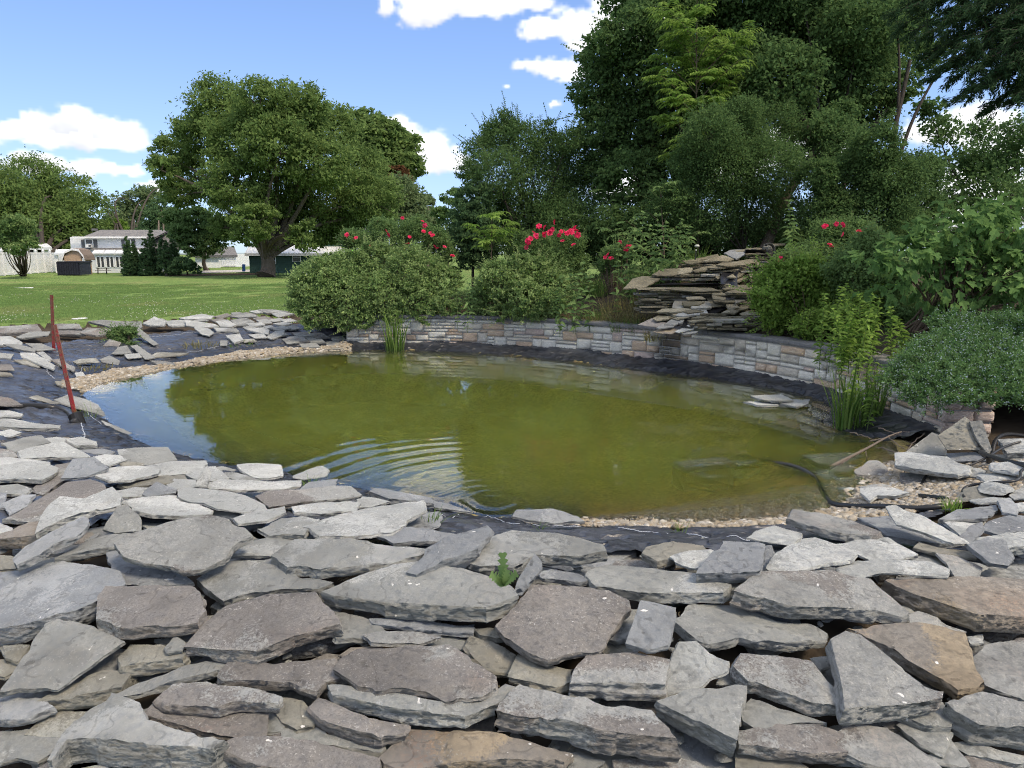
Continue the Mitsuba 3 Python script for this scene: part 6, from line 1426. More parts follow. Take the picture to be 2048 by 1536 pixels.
rosebush('little rose bush with a few pink flowers, left of the milkweed', [(1225, 512, 24), (1245, 500, 18), (1215, 530, 18)], 17.0, [(1240, 484), (1257, 489), (1252, 497), (1210, 515), (1222, 517), (1216, 510), (1283, 346), (1288, 350), (1442, 486)][:6], 5000, 113)
rosebush('rose bush with dark red flowers among the leaves right of the waterfall', [(1600, 540, 42, 14.6), (1640, 520, 46), (1690, 480, 46), (1660, 470, 36), (1720, 480, 36), (1580, 520, 28)], 15.4,
         [(1588, 510), (1592, 514), (1562, 518), (1578, 526), (1586, 531), (1666, 545), (1660, 491), (1650, 453), (1685, 450), (1684, 468), (1718, 463), (1735, 458), (1738, 462), (1672, 448)], 26000, 114, .065)
bush('garden_bush', 'light green leafy bush spilling over the wall right of the waterfall', [(1560, 565, 46), (1600, 612, 54), (1650, 592, 46), (1555, 638, 28), (1680, 640, 34, 12.0), (1530, 600, 26), (1610, 545, 36), (1620, 655, 30, 12.2), (1690, 580, 40), (1720, 620, 34, 12.0), (1640, 640, 34)], 12.9, 26000, .075, .042, 'leaf_light', 121, spread=.45, stems=50, zfn=gz1, clump=.42, per=14, shell=.35, sprig=(260, .42))
bush('garden_bush', 'shaded dark bush between the light green bush and the large-leaved shrub', [(1700, 540, 46), (1760, 560, 50), (1720, 600, 44), (1780, 610, 44), (1740, 500, 40), (1790, 640, 40), (1700, 660, 30), (1850, 630, 44)], 12.2, 26000, .06, .036, 'leaf_mid', 122, spread=.4, stems=30, zfn=gz1, clump=.36, per=16)
def clump(label, spots, d, h, ll, lw, pairs, seed, lm='leaf_mid', zfn=G, name='milkweed', cat='plant', up=.45, lean=.06, whorl=2, stem_r=.006):
    key = thing(name, label, cat); rr = np.random.default_rng(seed)
    for i, (px, top) in enumerate(spots):
        dd = d + rr.uniform(-.35, .35); t = P(px, top, dd)
        b = np.array([t[0] + rr.normal(0, lean), dd + rr.normal(0, .05), float(zfn(t[0], dd)) - .03])
        hh = max(.3, t[2] - b[2])
        stalk(key, b, hh, ((t[0] - b[0]) / hh, rr.normal(0, .05)), ll, lw, pairs, seed * 31 + i, lm, up=up, whorl=whorl, stem_r=stem_r)
clump('tall clump of milkweed with broad lance leaves, left of the waterfall top', [(1268, 438), (1285, 425), (1300, 452), (1315, 430), (1330, 445), (1345, 462), (1362, 440), (1378, 455), (1275, 462), (1310, 470), (1352, 480), (1255, 470)], 15.9, 1.2, .25, .082, 15, 201)
clump('clump of leafy milkweed standing on the wall right of the middle hedge', [(1125, 552), (1140, 540), (1155, 548), (1168, 528), (1180, 545), (1118, 570)], 15.8, 1.0, .25, .075, 12, 202)
clump('single milkweed stem in front of the little rose bush', [(1240, 488)], 15.5, 1.0, .23, .07, 13, 203)
clump('pair of milkweed stems between the two hedge bushes', [(912, 560), (938, 568), (945, 575)], 16.5, .8, .20, .06, 10, 204)
clump('one very tall milkweed stem beside the top of the waterfall', [(1582, 402), (1590, 440)], 15.6, 1.6, .25, .075, 16, 205)
clump('willowy light green weeds leaning over the wall above the right iris', [(1655, 590), (1672, 575), (1690, 600), (1705, 570), (1718, 590), (1735, 610), (1750, 625), (1765, 600), (1782, 615), (1700, 640), (1725, 650), (1680, 630), (1745, 590), (1795, 640), (1712, 622), (1668, 620)], 10.2, 1.2, .165, .042, 30, 206, 'leaf_light', name='goldenrod', up=.55, whorl=2, lean=.10, stem_r=.005)
clump('low willowy weeds rooted at the pond edge among the iris blades', [(1720, 700), (1735, 720), (1752, 690), (1710, 740), (1765, 740)], 9.25, .8, .15, .038, 18, 207, 'leaf_light', zfn=lambda x, y: V(x, y), name='goldenrod', lean=.05)
# low growth covering the bed
rr = np.random.default_rng(99); n = 60000
q = np.c_[rr.uniform(-5, 9, n), rr.uniform(8.6, 21, n)]
q = q[contains_xy(_back.buffer(-.12), q[:, 0], q[:, 1]) & (nfbm(np.c_[q * 1.3, q[:, 0] * 0], 3, 4) > .40)]
c = np.c_[q, G(q[:, 0], q[:, 1]) + rr.uniform(0, .22, len(q)) ** 1.4]
v, f = leaf_quads(c, rr.normal(size=(len(c), 3)) + [0, 0, .5], rr.normal(size=(len(c), 3)) * .7 + [0, -.2, 1], rr.uniform(.05, .13, len(c)), rr.uniform(.02, .045, len(c)))
put('ground_cover', (v, f), 'leaf_mid', uv=np.repeat(np.c_[rr.uniform(size=len(c)), rr.uniform(.2, .8, len(c))], 4, 0), kind='stuff', label='low weeds and ground cover between the shrubs of the planted bed', category='ground cover')
# iris
key = thing('iris_clump', 'clump of sword-leaved iris standing in the water before the left of the wall', 'iris')
blades(key, 'blade', PZ(790, 705, -.05), 60, (.20, .14), 1.10, .030, 301, 'blade', .20, .3)
key = thing('iris_clump', 'larger clump of sword-leaved iris at the right shore under the juniper', 'iris')
for q, (px, py, n, s) in enumerate(((1688, 862, 34, 302), (1715, 858, 36, 303), (1745, 850, 34, 304), (1770, 838, 22, 305))):
    blades(key, 'blade', PZ(px, py, -.03), n, (.13, .12), .98 - .08 * q, .024, s, 'blade', .26, .5)
# grass clump and bed weeds
def zat(px, d): x = P(px, 600, d)[0]; return np.array([x, d, float(G(x, d))])
for i, (lab, spots, h, n, w, lm) in enumerate((('dry fine grass tussock on the bed left of the waterfall', [(1205, 15.7), (1235, 15.5), (1262, 15.35), (1285, 15.1), (1225, 16), (1255, 15.8)], .50, 110, .008, 'dry_blade'), ('green grass tuft in front of the dry tussock', [(1245, 15.2), (1275, 15.0), (1190, 15.9)], .42, 90, .009, 'blade'),
     ('low weeds along the wall top between milkweed and dry tussock', [(1120, 16.3), (1150, 16.1), (1180, 15.9), (1310, 14.4)], .28, 70, .012, 'dry_blade'), ('patch of long grass under the tall milkweed', [(1200, 17.0), (1180, 17.4), (1265, 16.4), (1300, 16.2), (1395, 16.4)], .5, 90, .014, 'blade'))):
    key = thing('grass_tussock', lab, 'grass tussock')
    for j, (px, d) in enumerate(spots):
        blades(key, 'blades', zat(px, d), n, (.22, .2), h, w, 400 + i * 20 + j, lm, .5, .9, joined=True, seg=4)
bush('garden_bush', 'dark understory bush in the shade behind the rose bushes and milkweed', [(1180, 470, 40), (1230, 450, 46), (1290, 450, 46), (1340, 440, 44), (1390, 460, 40), (1250, 490, 44), (1190, 500, 40), (1320, 490, 40), (1400, 500, 34), (1100, 480, 40), (1040, 490, 40), (1450, 480, 40), (1540, 470, 40), (1600, 480, 40), (960, 490, 36)], 20.3, 42000, .085, .05, 'leaf_dark', 123, spread=.6, stems=40, zfn=gz1, clump=.36, per=18)
# small weeds on the near banks
for i, (lab, px, py, n, rad, h, w, lm) in enumerate((('grass tuft growing from the fabric at the near waterline, in the middle', 1362, 1062, 16, .03, .12, .005, 'blade'), ('grass tuft beside a flat blue slab on the crest, left of the middle', 860, 1052, 22, .05, .17, .006, 'blade'), ('arching grass tuft behind a pale slab at the near left waterline', 620, 972, 18, .05, .14, .008, 'blade'),
        ('thin grass growing on the black fabric beside the red posts', 175, 835, 26, .10, .22, .006, 'blade'), ('green ground weed among the near right pebbles', 1905, 1018, 40, .07, .12, .010, 'leaf_light'), ('tiny grass sprout on the fabric behind the lone dark slab', 1075, 1058, 12, .03, .1, .005, 'blade'),
        ('small green weed on the far gravel beach', 480, 690, 40, .35, .10, .02, 'blade'), ('small mossy weed beside the left pebble patch', 190, 735, 60, .35, .10, .02, 'dry_blade'), ('dry brown clump on the fabric beside the far gravel', 400, 692, 60, .4, .16, .02, 'dry_blade'))):
    key = thing('weed', lab, 'weed'); b = hit(px, py); b[2] = float(V(b[0], b[1]))
    blades(key, 'blades', b, n, (rad, rad), h, w, 500 + i, lm, .6, .7, joined=True, seg=4)
key, lb, cc = bush('weed', 'round leafy weed bush rooted between slabs on the left shore', [(245, 672, 20, 16.2), (255, 665, 14, 16.2), (232, 670, 14, 16.2), (262, 690, 8, 16)], 16.2, 5000, .06, .028, 'leaf_mid', 131, stems=14, category='weed')
key = thing('dandelion', 'toothed-leaf green weed growing upright from a gap between foreground slabs', 'weed'); rr = np.random.default_rng(9)
b = P(1008, 1172, 2.93)
for i, (tx, ty, w) in enumerate(((1005, 1106, .035), (980, 1150, .035), (1035, 1148, .035), (990, 1160, .03), (1028, 1158, .03), (1002, 1135, .03), (1016, 1140, .028), (995, 1168, .028))):
    t = P(tx, ty, 2.86 + rr.uniform(-.04, .04)); ax = t - b; L = np.linalg.norm(ax); ax /= L
    s = np.cross(ax, [0, -.8, .6]); s /= np.linalg.norm(s); u = np.linspace(0, 1, 13)
    wd = w * (.25 + .75 * np.sin(u * 2.6)) * (1 + .45 * np.where(np.arange(13) % 2, 1, -1) * (u < .95)) * .5
    c = b + ax * (u * L)[:, None] + np.cross(s, ax) * (.18 * L * u * (1 - u))[:, None]
    v = np.concatenate([c + s * wd[:, None], c, c - s * wd[:, None]]); v[:13, 2] += wd * .4; v[26:, 2] += wd * .4
    f = np.vstack([[[j, 13 + j, 14 + j], [j, 14 + j, j + 1], [13 + j, 26 + j, 27 + j], [13 + j, 27 + j, 14 + j]] for j in range(12)])
    put('leaf', (v, f), 'leaf_mid', key, smooth=True, uv=np.broadcast_to((rr.uniform(.4, 1), .55), (len(v), 2)))
# large-leaved shrub at the right: trident leaves, the nearest three hundred each a part
key = thing('large_leaved_shrub', 'shrub with big three-lobed matt green leaves at the right edge', 'shrub')
lb = plobes([(1905, 470, 62), (1960, 440, 52), (2035, 462, 64), (1800, 520, 60), (1880, 555, 70), (1980, 555, 80), (2045, 580, 60), (1770, 575, 36), (1745, 520, 34), (1930, 515, 60), (1850, 490, 44), (2060, 520, 60), (1985, 430, 30)], 10.6, .35, 141)
rr = np.random.default_rng(142)
TRI = np.array([(0, 0), (.10, .22), (.32, .42), (.30, .66), (.16, .62), (.15, .85), (0, 1.0), (-.15, .85), (-.16, .62), (-.30, .66), (-.32, .42), (-.10, .22)])
p, o, cn, cc, li = crown_points(lb, 2300, rr, .30, 7, .62, .6)
order = np.argsort(p[:, 1]); rest = MB(); cnt = 0
for i in order:
    L = .17 * rr.uniform(.7, 1.2); ax = unit(o[i] * .7 + rr.normal(0, .5, 3) - [0, 0, .55]); nn = unit(rr.normal(0, .35, 3) + [0, -.25, 1.0] + o[i] * .3)
    s = unit(np.cross(ax, nn)); n2 = np.cross(s, ax)
    q = p[i] + s * (TRI[:, :1] * L) + ax * (TRI[:, 1:] * L) + n2 * (np.abs(TRI[:, :1]) * L * .35) - n2 * (TRI[:, 1:] ** 2 * L * .2)
    v = np.vstack([q, p[i] + ax * L * .5 - n2 * L * .05]); k = np.arange(12)
    f = np.stack([k, (k + 1) % 12, k * 0 + 12], 1); uv = (np.clip(.6 * cn[i] + .4 * rr.uniform(), 0, 1), rr.uniform(.3, .75))
    if cnt < 300 and p[i][0] / p[i][1] < .70: put('leaf', (v, f), 'leaf_big', key, uv=np.broadcast_to(uv, (13, 2))); cnt += 1
    else: rest.add(v, f, uv)
put('foliage', rest.mesh(), 'leaf_big', key, uv=rest.uvs(), kind='stuff')
st = MB(); b0 = zat(1900, 10.7)
for t in cc[rr.permutation(len(cc))[:60]]: st.tube(spline([b0 + rr.normal(0, .25, 3) * [1, 1, 0], (b0 + t) / 2 + [0, 0, .15], t], 8), np.linspace(.02, .005, 8), 5)
put('stems', st.mesh(), 'stem_brown', key, smooth=True)
# juniper over the end of the wall
key = thing('juniper', 'spreading blue-green juniper with pale berries, hanging over the end of the wall', 'juniper'); rr = np.random.default_rng(151); fl, st, be = MB(), MB(), MB()
b0 = np.array([6.0, 9.3, .9])
for px, py, d in ((1775, 762, 8.3), (1800, 740, 8.4), (1815, 780, 8.0), (1830, 715, 8.6), (1850, 760, 8.1), (1860, 690, 8.9), (1880, 735, 8.3), (1890, 775, 7.9), (1900, 660, 9.1), (1915, 705, 8.5), (1930, 750, 8.1), (1945, 675, 8.9), (1960, 720, 8.4), (1965, 780, 7.9), (1985, 655, 9), (1995, 700, 8.5), (2005, 745, 8.1), (2030, 670, 8.7), (2040, 720, 8.2), (2045, 770, 7.8), (1870, 650, 9.3), (2060, 650, 8.6), (1840, 800, 7.9), (1790, 770, 8.3), (2060, 745, 8), (1872, 802, 7.8), (1905, 798, 7.7), (1938, 802, 7.7), (1975, 798, 7.6), (2015, 792, 7.6), (1822, 798, 8.0), (2045, 800, 7.5)):
    e = P(px, py, d); pts = spline([b0 + rr.normal(0, .2, 3), (b0 + e) / 2 + [0, 0, .22], e], 12)
    st.tube(pts, np.linspace(.022, .006, 12), 5)
    for q in pts[4:]:
        for _ in range(13):
            dv = unit(rr.normal(size=3) * [1, 1, .7] + unit(e - b0) * .6 + [0, 0, .55]); l = rr.uniform(.10, .22)
            k = 26; t = rr.uniform(0, 1, k)[:, None]; c = q + dv * l * t + rr.normal(0, .020, (k, 3))
            v, f = leaf_quads(c, dv + rr.normal(0, .5, (k, 3)), rr.normal(size=(k, 3)) + [0, 0, .5], rr.uniform(.03, .06, k), rr.uniform(.010, .019, k))
            fl.add(v, f, np.repeat(np.stack([np.full(k, rr.uniform()), rr.uniform(.25, .8, k)], 1), 4, 0))
            if rr.uniform() < .5:
                for _b in range(4): be.add(_ico0.vertices * rr.uniform(.005, .008) + q + dv * l * rr.uniform(.5, 1.1) + rr.normal(0, .02, 3), _ico0.faces)
put('foliage', fl.mesh(), 'leaf_blue', key, uv=fl.uvs()); put('branches', st.mesh(), 'bark_dark', key, smooth=True); put('berries', be.mesh(), 'berry', key, smooth=True, kind='stuff')
# ---------------------------------------------------------------- houses and yard across the lawn
mat('white_siding', proc(lambda p, n, uv: mix((.62, .64, .66), (.70, .71, .72), tfbm(p.x * 2, p.y * 2, p.z * 2, 2)) * (1 - .22 * smoothstep(.82, .98, (p.z * 6.5) - dr.floor(p.z * 6.5)))), .5, .4)
mat('white_trim', (.74, .75, .76), .45, .4)
mat('vinyl', proc(lambda p, n, uv: mix((.66, .68, .70), (.74, .75, .76), tfbm(p.x * 1.5, p.y, p.z * 3, 2))), .4, .5)
bumped('shingle', proc(lambda p, n, uv: mix((.12, .12, .125), (.19, .188, .188), tnoise(p.x * 4, p.y * 4, p.z * 12))), proc(lambda p, n, uv: (p.z * 9 - dr.floor(p.z * 9)) * .02), rough=.9)
mat('pane', (.03, .035, .04), .08, .7)
mat('shutter_grey', (.10, .105, .115), .6)
mat('sunroof', (.60, .63, .65), .35, .5)
mat('shed_wood', proc(lambda p, n, uv: mix((.33, .235, .165), (.42, .31, .22), tfbm(p.x * 7, p.y * 7, p.z * 1.2, 3))), .75)
mat('shed_roof', (.17, .14, .12), .85)
mat('green_siding', proc(lambda p, n, uv: mix((.030, .075, .062), (.045, .100, .082), tfbm(p.x, p.y, p.z * 3, 2)) * (1 - .3 * smoothstep(.82, .98, (p.z * 5) - dr.floor(p.z * 5)))), .6)
mat('metal_roof', (.55, .57, .58), .4, .6)
mat('navy_plastic', (.016, .017, .030), .4, .5)
mat('old_wood', (.075, .07, .065), .8)
mat('teal_wood', (.05, .11, .10), .7)
bumped('gravel_drive', proc(lambda p, n, uv: mix((.24, .24, .24), (.33, .325, .31), tfbm(p.x * 3, p.y * 3, 0, 3))), proc(lambda p, n, uv: tfbm(p.x * 20, p.y * 20, 0, 2) * .03), rough=.95)


def face_box(mb, x0, x1, y0, y1, d, dep, proud=0.0):
    """A box whose front was measured between these pixels at distance d, dep metres deep."""
    a, b = P(x0, y1, d), P(x1, y0, d)
    return mb.box(((a[0] + b[0]) / 2, d - proud + dep / 2, (a[2] + b[2]) / 2), (abs(b[0] - a[0]), dep, abs(b[2] - a[2])))


def part(key, name, x0, x1, y0, y1, d, dep, m, proud=0.0, **k):
    return put(name, face_box(MB(), x0, x1, y0, y1, d, dep, proud).mesh(), m, key, **k)


def window(key, x0, x1, y0, y1, d, bars=1, trim='white_trim', split=False):
    w = part(key, 'window', x0, x1, y0, y1, d, .05, 'pane', .03)
    fr = MB(); t = .7
    for a in ((x0 - t, x1 + t, y0 - t, y0), (x0 - t, x1 + t, y1, y1 + t), (x0 - t, x0, y0, y1), (x1, x1 + t, y0, y1)): face_box(fr, *a, d, .08, .07)
    for i in range(1, bars + 1):
        xm = x0 + (x1 - x0) * i / (bars + 1); face_box(fr, xm - .35, xm + .35, y0, y1, d, .06, .06)
    if split: face_box(fr, x0, x1, (y0 + y1) / 2 - .3, (y0 + y1) / 2 + .3, d, .06, .055)
    put('frame', fr.mesh(), trim, w)
    return w


def prism(pts, y0, y1):
    """A slab between two depths from an outline in x and z."""
    pts = np.asarray(pts, float); n = len(pts)
    v = np.vstack([np.c_[pts[:, 0], np.full(n, y0), pts[:, 1]], np.c_[pts[:, 0], np.full(n, y1), pts[:, 1]]]); k = np.arange(n)
    f = [[i, (i + 1) % n, (i + 1) % n + n] for i in range(n)] + [[i, (i + 1) % n + n, i + n] for i in range(n)]
    f += [[0, i + 1, i] for i in range(1, n - 1)] + [[n, n + i, n + i + 1] for i in range(1, n - 1)]
    return v, np.array(f)


def xz(px, py, d):
    q = P(px, py, d); return q[0], q[2]


# white two-storey house with a sunroom
H = thing('white_house', 'white two-storey house with a grey shingle roof and a glazed sunroom', 'house')
d = 70.0
part(H, 'wall', 147, 290, 474, 546, d + 2.2, 6, 'white_siding')
part(H, 'wall', 183, 290, 506, 547, d, 2.1, 'white_siding')
rf = MB()
x0, z0 = xz(133, 499, d); x1, z1 = xz(304, 499, d); xr0, zr = xz(140, 459, d); xr1, _ = xz(306, 461, d)
rf.add([(x0, d + 1.9, z0), (x1, d + 1.9, z0), (xr1, d + 5.2, zr), (xr0, d + 5.2, zr), (x0, d + 9, z0), (x1, d + 9, z0)], [[0, 1, 2], [0, 2, 3], [3, 2, 5], [3, 5, 4], [0, 3, 4], [1, 5, 2]])
a, b = xz(144, 473, d), xz(292, 474, d)
rf.add([(a[0], d + 1.7, a[1]), (b[0], d + 1.7, b[1]), (b[0], d + 4.9, zr + .12), (a[0], d + 4.9, zr + .12)], [[0, 1, 2, 3]])
rf.add([(a[0], d + 1.7, a[1] - .12), (b[0], d + 1.7, b[1] - .12), (b[0], d + 4.9, zr), (a[0], d + 4.9, zr)], [[3, 2, 1, 0]])
rk = put('roof', rf.mesh(), 'shingle', H)
put('fascia', face_box(MB(), 144, 292, 473, 476.5, d + 1.65, .12).mesh(), 'white_trim', rk)
put('chimney', face_box(MB(), 183, 190, 457, 461, d + 5.4, .5).mesh(), 'shingle', rk)
for x0, x1 in ((172, 186), (252, 262)):
    window(H, x0, x1, 479.5, 494.5, d + 2.2, 0, split=True)
    for s0, s1 in ((x0 - 8, x0 - 2.5), (x1 + 2.5, x1 + 8)): part(H, 'shutter', s0, s1, 479, 495, d + 2.2, .06, 'shutter_grey', .06)
ac = part(H, 'air_conditioner', 175.5, 183.5, 488.5, 495, d + 2.1, .4, 'white_trim', .3)
part(ac, 'grille', 177, 182, 490, 493.5, d + 1.77, .03, 'shutter_grey')
for i in range(5):                                  # sloping panels of the sunroom's roof
    a0, a1 = 183 + i * 23, 183 + i * 23 + 21.5
    p0, p1, q0, q1 = P(a0, 506.5, d - .3), P(a1, 506.5, d - .3), P(a0 + 6, 499, d + 2.1), P(a1 + 6, 499, d + 2.1)
    v = np.array([p0, p1, q1, q0]); put('roof_panel', (np.vstack([v, v - [0, 0, .1]]), [[0, 1, 2, 3], [7, 6, 5, 4], [0, 4, 5, 1], [1, 5, 6, 2], [3, 2, 6, 7], [0, 3, 7, 4]]), 'sunroof', H)
part(H, 'gutter', 182, 292, 505.6, 507.4, d - .32, .12, 'white_trim')
for x0, x1 in ((194, 209.5), (213, 228), (232, 247)): window(H, x0, x1, 514, 534, d, 1)
window(H, 250.5, 262, 514, 534, d, 1)
pp, pq = P(108, 506, d - 1), P(132, 498.5, d + 3)
v = np.array([P(108, 506.5, d - 1), P(138, 506.5, d - 1), P(138, 498, d + 2), P(116, 498, d + 2)])
put('porch_roof', (np.vstack([v, v - [0, 0, .18]]), [[0, 1, 2, 3], [7, 6, 5, 4], [0, 4, 5, 1], [1, 5, 6, 2], [3, 2, 6, 7], [0, 3, 7, 4]]), 'sunroof', H)
for x in (112, 134): part(H, 'porch_post', x, x + 2, 506, 547, d - .8, .12, 'white_trim')
# barn-roofed shed
B = thing('garden_shed', 'small tan wooden shed with a gambrel roof before the white house', 'shed')
d = 64.0
def gam(s): return [xz(*q, d) for q in ((127.5 + s, 549), (127 + s, 519), (132 + s * .6, 504), (146, 497.6 + s * .3), (158 - s * .5, 500), (166 - s * .8, 511), (169.5 - s, 549))]
put('wall', prism(gam(1.5), d, d + 1.3), 'shed_wood', B)
o = [xz(*q, d) for q in ((125.8, 519), (131, 503), (146, 496.4), (159, 498.8), (168.3, 510.5), (170.8, 518))]; i_ = [(x * 1, z - .12) for x, z in o]
rm = MB()
for k in range(5):
    q = np.array([[o[k][0], d - .15, o[k][1]], [o[k + 1][0], d - .15, o[k + 1][1]], [o[k + 1][0], d + 1.5, o[k + 1][1]], [o[k][0], d + 1.5, o[k][1]]])
    rm.add(np.vstack([q, q - [0, 0, .10]]), [[3, 2, 1, 0], [4, 5, 6, 7], [0, 1, 5, 4], [2, 3, 7, 6], [1, 2, 6, 5], [0, 4, 7, 3]])
put('roof', rm.mesh(), 'shed_roof', B)
tr = MB()
for k in range(5):
    q = np.array([[o[k][0], d - .2, o[k][1]], [o[k + 1][0], d - .2, o[k + 1][1]], [o[k + 1][0], d - .2, o[k + 1][1] - .17], [o[k][0], d - .2, o[k][1] - .17]]); tr.add(np.vstack([q, q + [0, .05, 0]]), [[0, 3, 2, 1], [4, 5, 6, 7], [0, 1, 5, 4], [3, 7, 6, 2]])
put('trim', tr.mesh(), 'white_trim', B)
part(B, 'corner_board', 168.2, 170, 516, 549, d, .1, 'white_trim', .08)
for x0 in (132, 147.5): part(B, 'door', x0, x0 + 14.5, 511, 547, d, .05, 'shed_wood', .05)
# dark ribbed container
C = thing('dark_container', 'low dark navy ribbed storage container in front of the tan shed', 'container'); d = 60.5
part(C, 'body', 115, 158.5, 524, 550, d, 1.6, 'navy_plastic'); part(C, 'lid', 114, 160, 522.6, 525, d - .1, 1.8, 'navy_plastic')
for k in range(9): part(C, 'rib', 116 + k * 4.8, 117.8 + k * 4.8, 525.5, 549, d, .05, 'navy_plastic', .06)
# picnic tables
def picnic(label, x0, x1, y0, y1, d, m):
    k = thing('picnic_table', label, 'picnic table'); w = x1 - x0; h = y1 - y0
    for i in range(4): part(k, 'top_board', x0 + .14 * w, x1 - .14 * w, y0, y0 + .1 * h, d + i * .2, .17, m)
    for dd in (-.6, 1.1): part(k, 'bench', x0 + .05 * w, x1 - .05 * w, y0 + .42 * h, y0 + .5 * h, d + dd, .28, m)
    for xx in (.22, .74):
        for s in (-1, 1):
            a, b = P(x0 + (xx + .02) * w, y1, d + .35 + s * .75), P(x0 + (xx + .02) * w, y0 + .08 * h, d + .35 + s * .15)
            put('leg', tube([a, b], .05, 5), m, k)
picnic('weathered grey picnic table in front of the sunroom', 188, 221, 536, 546.5, 66, 'old_wood')
picnic('teal picnic table beside the trunk of the shade tree', 546, 588, 538, 550, 62, 'teal_wood')
# open pavilion at far left
V_ = thing('pavilion', 'white-roofed open pavilion behind the fence at far left', 'pavilion'); d = 88
v = np.array([P(40, 494.5, d - 1), P(104, 494.5, d - 1), P(94, 487, d + 2), P(50, 487, d + 2)]); put('roof', (np.vstack([v, v - [0, 0, .3]]), [[0, 1, 2, 3], [7, 6, 5, 4], [0, 4, 5, 1], [1, 5, 6, 2], [3, 2, 6, 7], [0, 3, 7, 4]]), 'metal_roof', V_)
for x in (44, 70, 92): part(V_, 'post', x, x + 3, 496, 530, d, .2, 'white_trim')
# white vinyl fence: panels and posts with caps
F = thing('vinyl_fence', 'white vinyl privacy fence with pointed post caps at far left', 'fence')
A, Bq = np.array([P(-60, 508, 55)[0], 55.0]), np.array([P(126, 508, 76)[0], 76.0]); N = 11
for i in range(N + 1):
    q = A + (Bq - A) * i / N
    pk = put('post', trimesh.creation.box((.13, .13, 2.0), transform=trimesh.transformations.translation_matrix((q[0], q[1], LZ + 1.0))), 'vinyl', F)
    cap = trimesh.creation.cone(radius=.10, height=.22, sections=4); cap.apply_translation((q[0], q[1], LZ + 2.08)); put('cap', cap, 'vinyl', pk)
    put('cap', trimesh.creation.box((.19, .19, .08), transform=trimesh.transformations.translation_matrix((q[0], q[1], LZ + 2.04))), 'vinyl', pk)
    if i < N:
        q2 = A + (Bq - A) * (i + 1) / N; c = (q + q2) / 2; L = np.linalg.norm(q2 - q) - .13; rz = math.atan2(*(q2 - q)[::-1])
        mb = MB().box((c[0], c[1], LZ + .95), (L, .04, 1.75), rz); put('panel', mb.mesh(), 'vinyl', F)
        for zz in (.12, 1.84): put('rail', MB().box((c[0], c[1], LZ + zz), (L, .09, .14), rz).mesh(), 'vinyl', F)
# green house
Gh = thing('green_house', 'dark green sided house with a white metal roof behind the shade tree', 'house'); d = 69.0
part(Gh, 'wall', 500, 760, 505, 547, d, 7, 'green_siding'); part(Gh, 'wall', 640, 760, 470, 505, d + 2.5, 4, 'green_siding')
v = np.array([P(489, 506.5, d - .5), P(765, 506.5, d - .5), P(765, 491, d + 3), P(498, 491, d + 3)]); rk = put('roof', (np.vstack([v, v - [0, 0, .25]]), [[0, 1, 2, 3], [7, 6, 5, 4], [0, 4, 5, 1], [1, 5, 6, 2], [3, 2, 6, 7], [0, 3, 7, 4]]), 'metal_roof', Gh)
for k in range(26):
    a, b = P(492 + k * 10.6, 506.4, d - .5), P(499 + k * 10.4, 491, d + 3); put('seam', tube([a + [0, 0, .02], b + [0, 0, .02]], .03, 4), 'metal_roof', rk)
v = np.array([P(630, 470.5, d + 2.2), P(765, 470.5, d + 2.2), P(765, 447, d + 5), P(650, 447, d + 5)]); put('roof', (np.vstack([v, v - [0, 0, .25]]), [[0, 1, 2, 3], [7, 6, 5, 4], [0, 4, 5, 1], [1, 5, 6, 2], [3, 2, 6, 7], [0, 3, 7, 4]]), 'metal_roof', Gh)
for x0, x1, y0, y1, dd in ((586, 601, 508, 523, d), (647, 668, 508, 521, d), (541, 551, 514, 527, d), (676, 690, 473, 489, d + 2.5)): window(Gh, x0, x1, y0, y1, dd, 1 if x0 > 600 else 0, split=True)
st = MB()
for k in range(9): face_box(st, 541 + k * 1.5, 541.6 + k * 1.5, 534, 543, 66, .05)
face_box(st, 540, 555, 533.4, 534.4, 66, .06); put('railing', st.mesh(), 'teal_wood', Gh)
bl = thing('blue_barrel', 'blue plastic barrel by the corner of the green house', 'barrel')
a, b = P(487.5, 543, 67), P(487.5, 528.5, 67); put('drum', tube(np.linspace(a, b, 9), .13 + .02 * np.array([0, 1, .6, .6, 1.2, .6, .6, 1, 0]), 14), 'barrel_blue' if 'barrel_blue' in scene else mat('barrel_blue', (.02, .07, .22), .4), bl, smooth=35)
bag = thing('white_sack', 'white sack or cover standing on the lawn beside the left hedge', 'sack'); d = 45
c = P(609, 549, d); ms = trimesh.creation.icosphere(subdivisions=3, radius=.17); ms.vertices *= (1, .8, 1.35); ms.vertices *= 1 + .35 * (nfbm(ms.vertices * 7, 3) - .5)[:, None]
put('sack', ms.apply_translation(c), 'white_trim', bag, smooth=True)
# white cottage with a porch, far off between the trees
K = thing('cottage', 'far pale cottage with a white railed porch left of the shade tree trunk', 'cottage'); d = 100
part(K, 'wall', 392, 470, 508, 538, d + 2, 6, 'white_siding'); v = np.array([P(385, 510, d + 1.5), P(475, 510, d + 1.5), P(468, 493, d + 5), P(392, 493, d + 5)]); put('roof', (np.vstack([v, v - [0, 0, .3]]), [[0, 1, 2, 3], [7, 6, 5, 4], [0, 4, 5, 1], [1, 5, 6, 2], [3, 2, 6, 7], [0, 3, 7, 4]]), 'shingle', K)
part(K, 'porch_floor', 438, 470, 530, 533, d, 2, 'white_trim')
for k in range(11): part(K, 'baluster', 438 + k * 3.1, 439 + k * 3.1, 521, 531, d, .06, 'white_trim')
part(K, 'rail', 437, 471, 520, 521.4, d - .02, .1, 'white_trim')
F2 = thing('low_fence', 'low white fence in front of the far cottage', 'fence')
for k in range(8): part(F2, 'panel', 388 + k * 6.6, 394.2 + k * 6.6, 525, 537.5, 96, .06, 'vinyl')
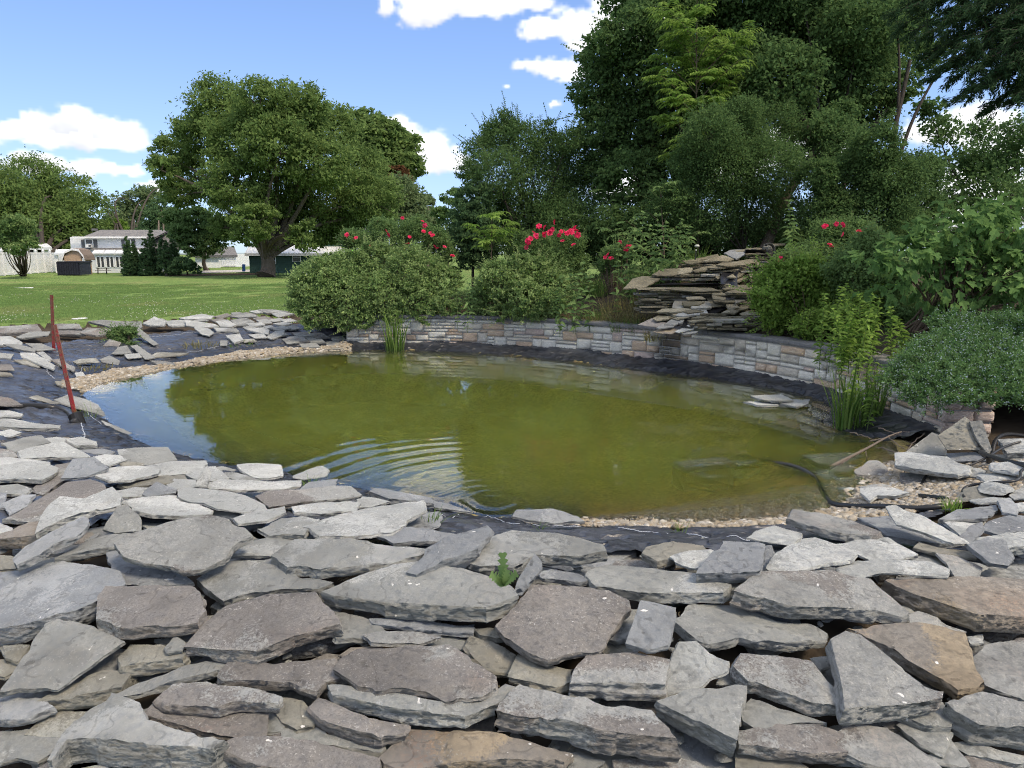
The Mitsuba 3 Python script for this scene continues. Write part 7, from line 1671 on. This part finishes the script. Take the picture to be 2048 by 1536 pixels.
# gravel drive
dv = [PZ(x, y, LZ) for x, y in ((395, 541.5), (520, 539.0), (520, 543.5), (395, 546.5))]
put('gravel_driveway', (np.array([q + [0, 0, .012] for q in dv]), [[0, 1, 2, 3]][0:1]), 'gravel_drive', kind='structure')
put('garden_path', (np.array([PZ(x, y, LZ) + [0, 0, .01] for x, y in ((330, 549), (520, 546), (530, 549.5), (330, 553))]), [[0, 1, 2, 3]]), 'soil', kind='structure')

# ---------------------------------------------------------------- grass and clover on the lawn
def turf_col(p, n, uv):
    k = mix((.16, .27, .085), (.24, .345, .12), tfbm(p.x * .35, p.y * .12, 0, 3))
    k = mix(k, (.31, .34, .15), .5 * smoothstep(.55, .75, tfbm(p.x * .9 + 5, p.y * .5, 0, 3)))
    return k * (.6 + .8 * uv.y)
scene['turf_blade'] = {'type': 'principledthin', 'base_color': proc(turf_col), 'roughness': .5, 'diff_trans': .9, 'eta': 1.35}
rg = np.random.default_rng(5)
def turf_patch(n, seed, h):
    r = np.random.default_rng(seed); c = np.c_[r.uniform(-.55, .55, (n, 2)), np.zeros(n)]
    a = r.uniform(0, 6.28, n); s = np.c_[np.cos(a), np.sin(a), 0 * a] * .006; tip = c + np.c_[r.normal(0, .02, (n, 2)), h * r.uniform(.5, 1.1, n)]
    v = np.stack([c - s, c + s, tip], 1).reshape(-1, 3); return v, np.arange(3 * n).reshape(-1, 3), np.repeat(np.c_[r.uniform(size=n), r.uniform(.1, .9, n)], 3, 0)
for g in range(3):
    v, f, uv = turf_patch(900, 60 + g, .055); scene[f'turf_group_{g}'] = {'type': 'shapegroup', 'blades': ply((v, f), 'turf_blade', False, uv)}
k = 0
labels['grass'] = {'label': 'short mown grass of the lawn', 'category': 'grass', 'kind': 'stuff'}
for y in np.arange(17.5, 44, 1.0):
    for x in np.arange(-.80 * y - 1, -.12 * y, 1.0):
        if not contains_xy(LEFT_LAWN.buffer(-.35), x, y) or y < 7: continue
        if rg.uniform() > 1.25 - (y - 18) / 34: continue
        k += 1
        scene[f'grass__{k:03d}'] = {'type': 'instance', 'to_world': T().translate([x, y, float(ground_z(np.array([x]), np.array([y]))[0])]).rotate([0, 0, 1], float(rg.integers(4) * 90)), 'g': {'type': 'ref', 'id': f'turf_group_{k % 3}'}}
mat('clover_white', (.62, .64, .58), .7)
mb = MB()
for _ in range(900):
    y = 19 + 14 * rg.uniform() ** 1.8; x = rg.uniform(-.74 * y, -.2 * y)
    if contains_xy(LEFT_LAWN, x, y) and nfbm(np.array([x * .5, y * .35, 3.0]), 3) > .5: mb.add(_ico0.vertices * [.011, .011, .012] + [x, y, LZ + .06], _ico0.faces)
put('clover_flowers', mb.mesh(), 'clover_white', smooth=True, kind='stuff', label='white clover heads dotted over the near lawn', category='clover')
for lab, px, py, w in (('white paper scrap lying on the lawn near the bank', 160, 636, .16), ('flat white patch of litter far out on the lawn', 50, 575, .45)):
    q = PZ(px, py, LZ + .04); v, f = stone_mesh(np.array([(-w, -.1), (-.2 * w, -.14), (w, -.05), (.8 * w, .12), (-.5 * w, .15)]), .03, .03, 5); put('litter', (v + q, f), 'white_trim', label=lab, category='litter', smooth=40)
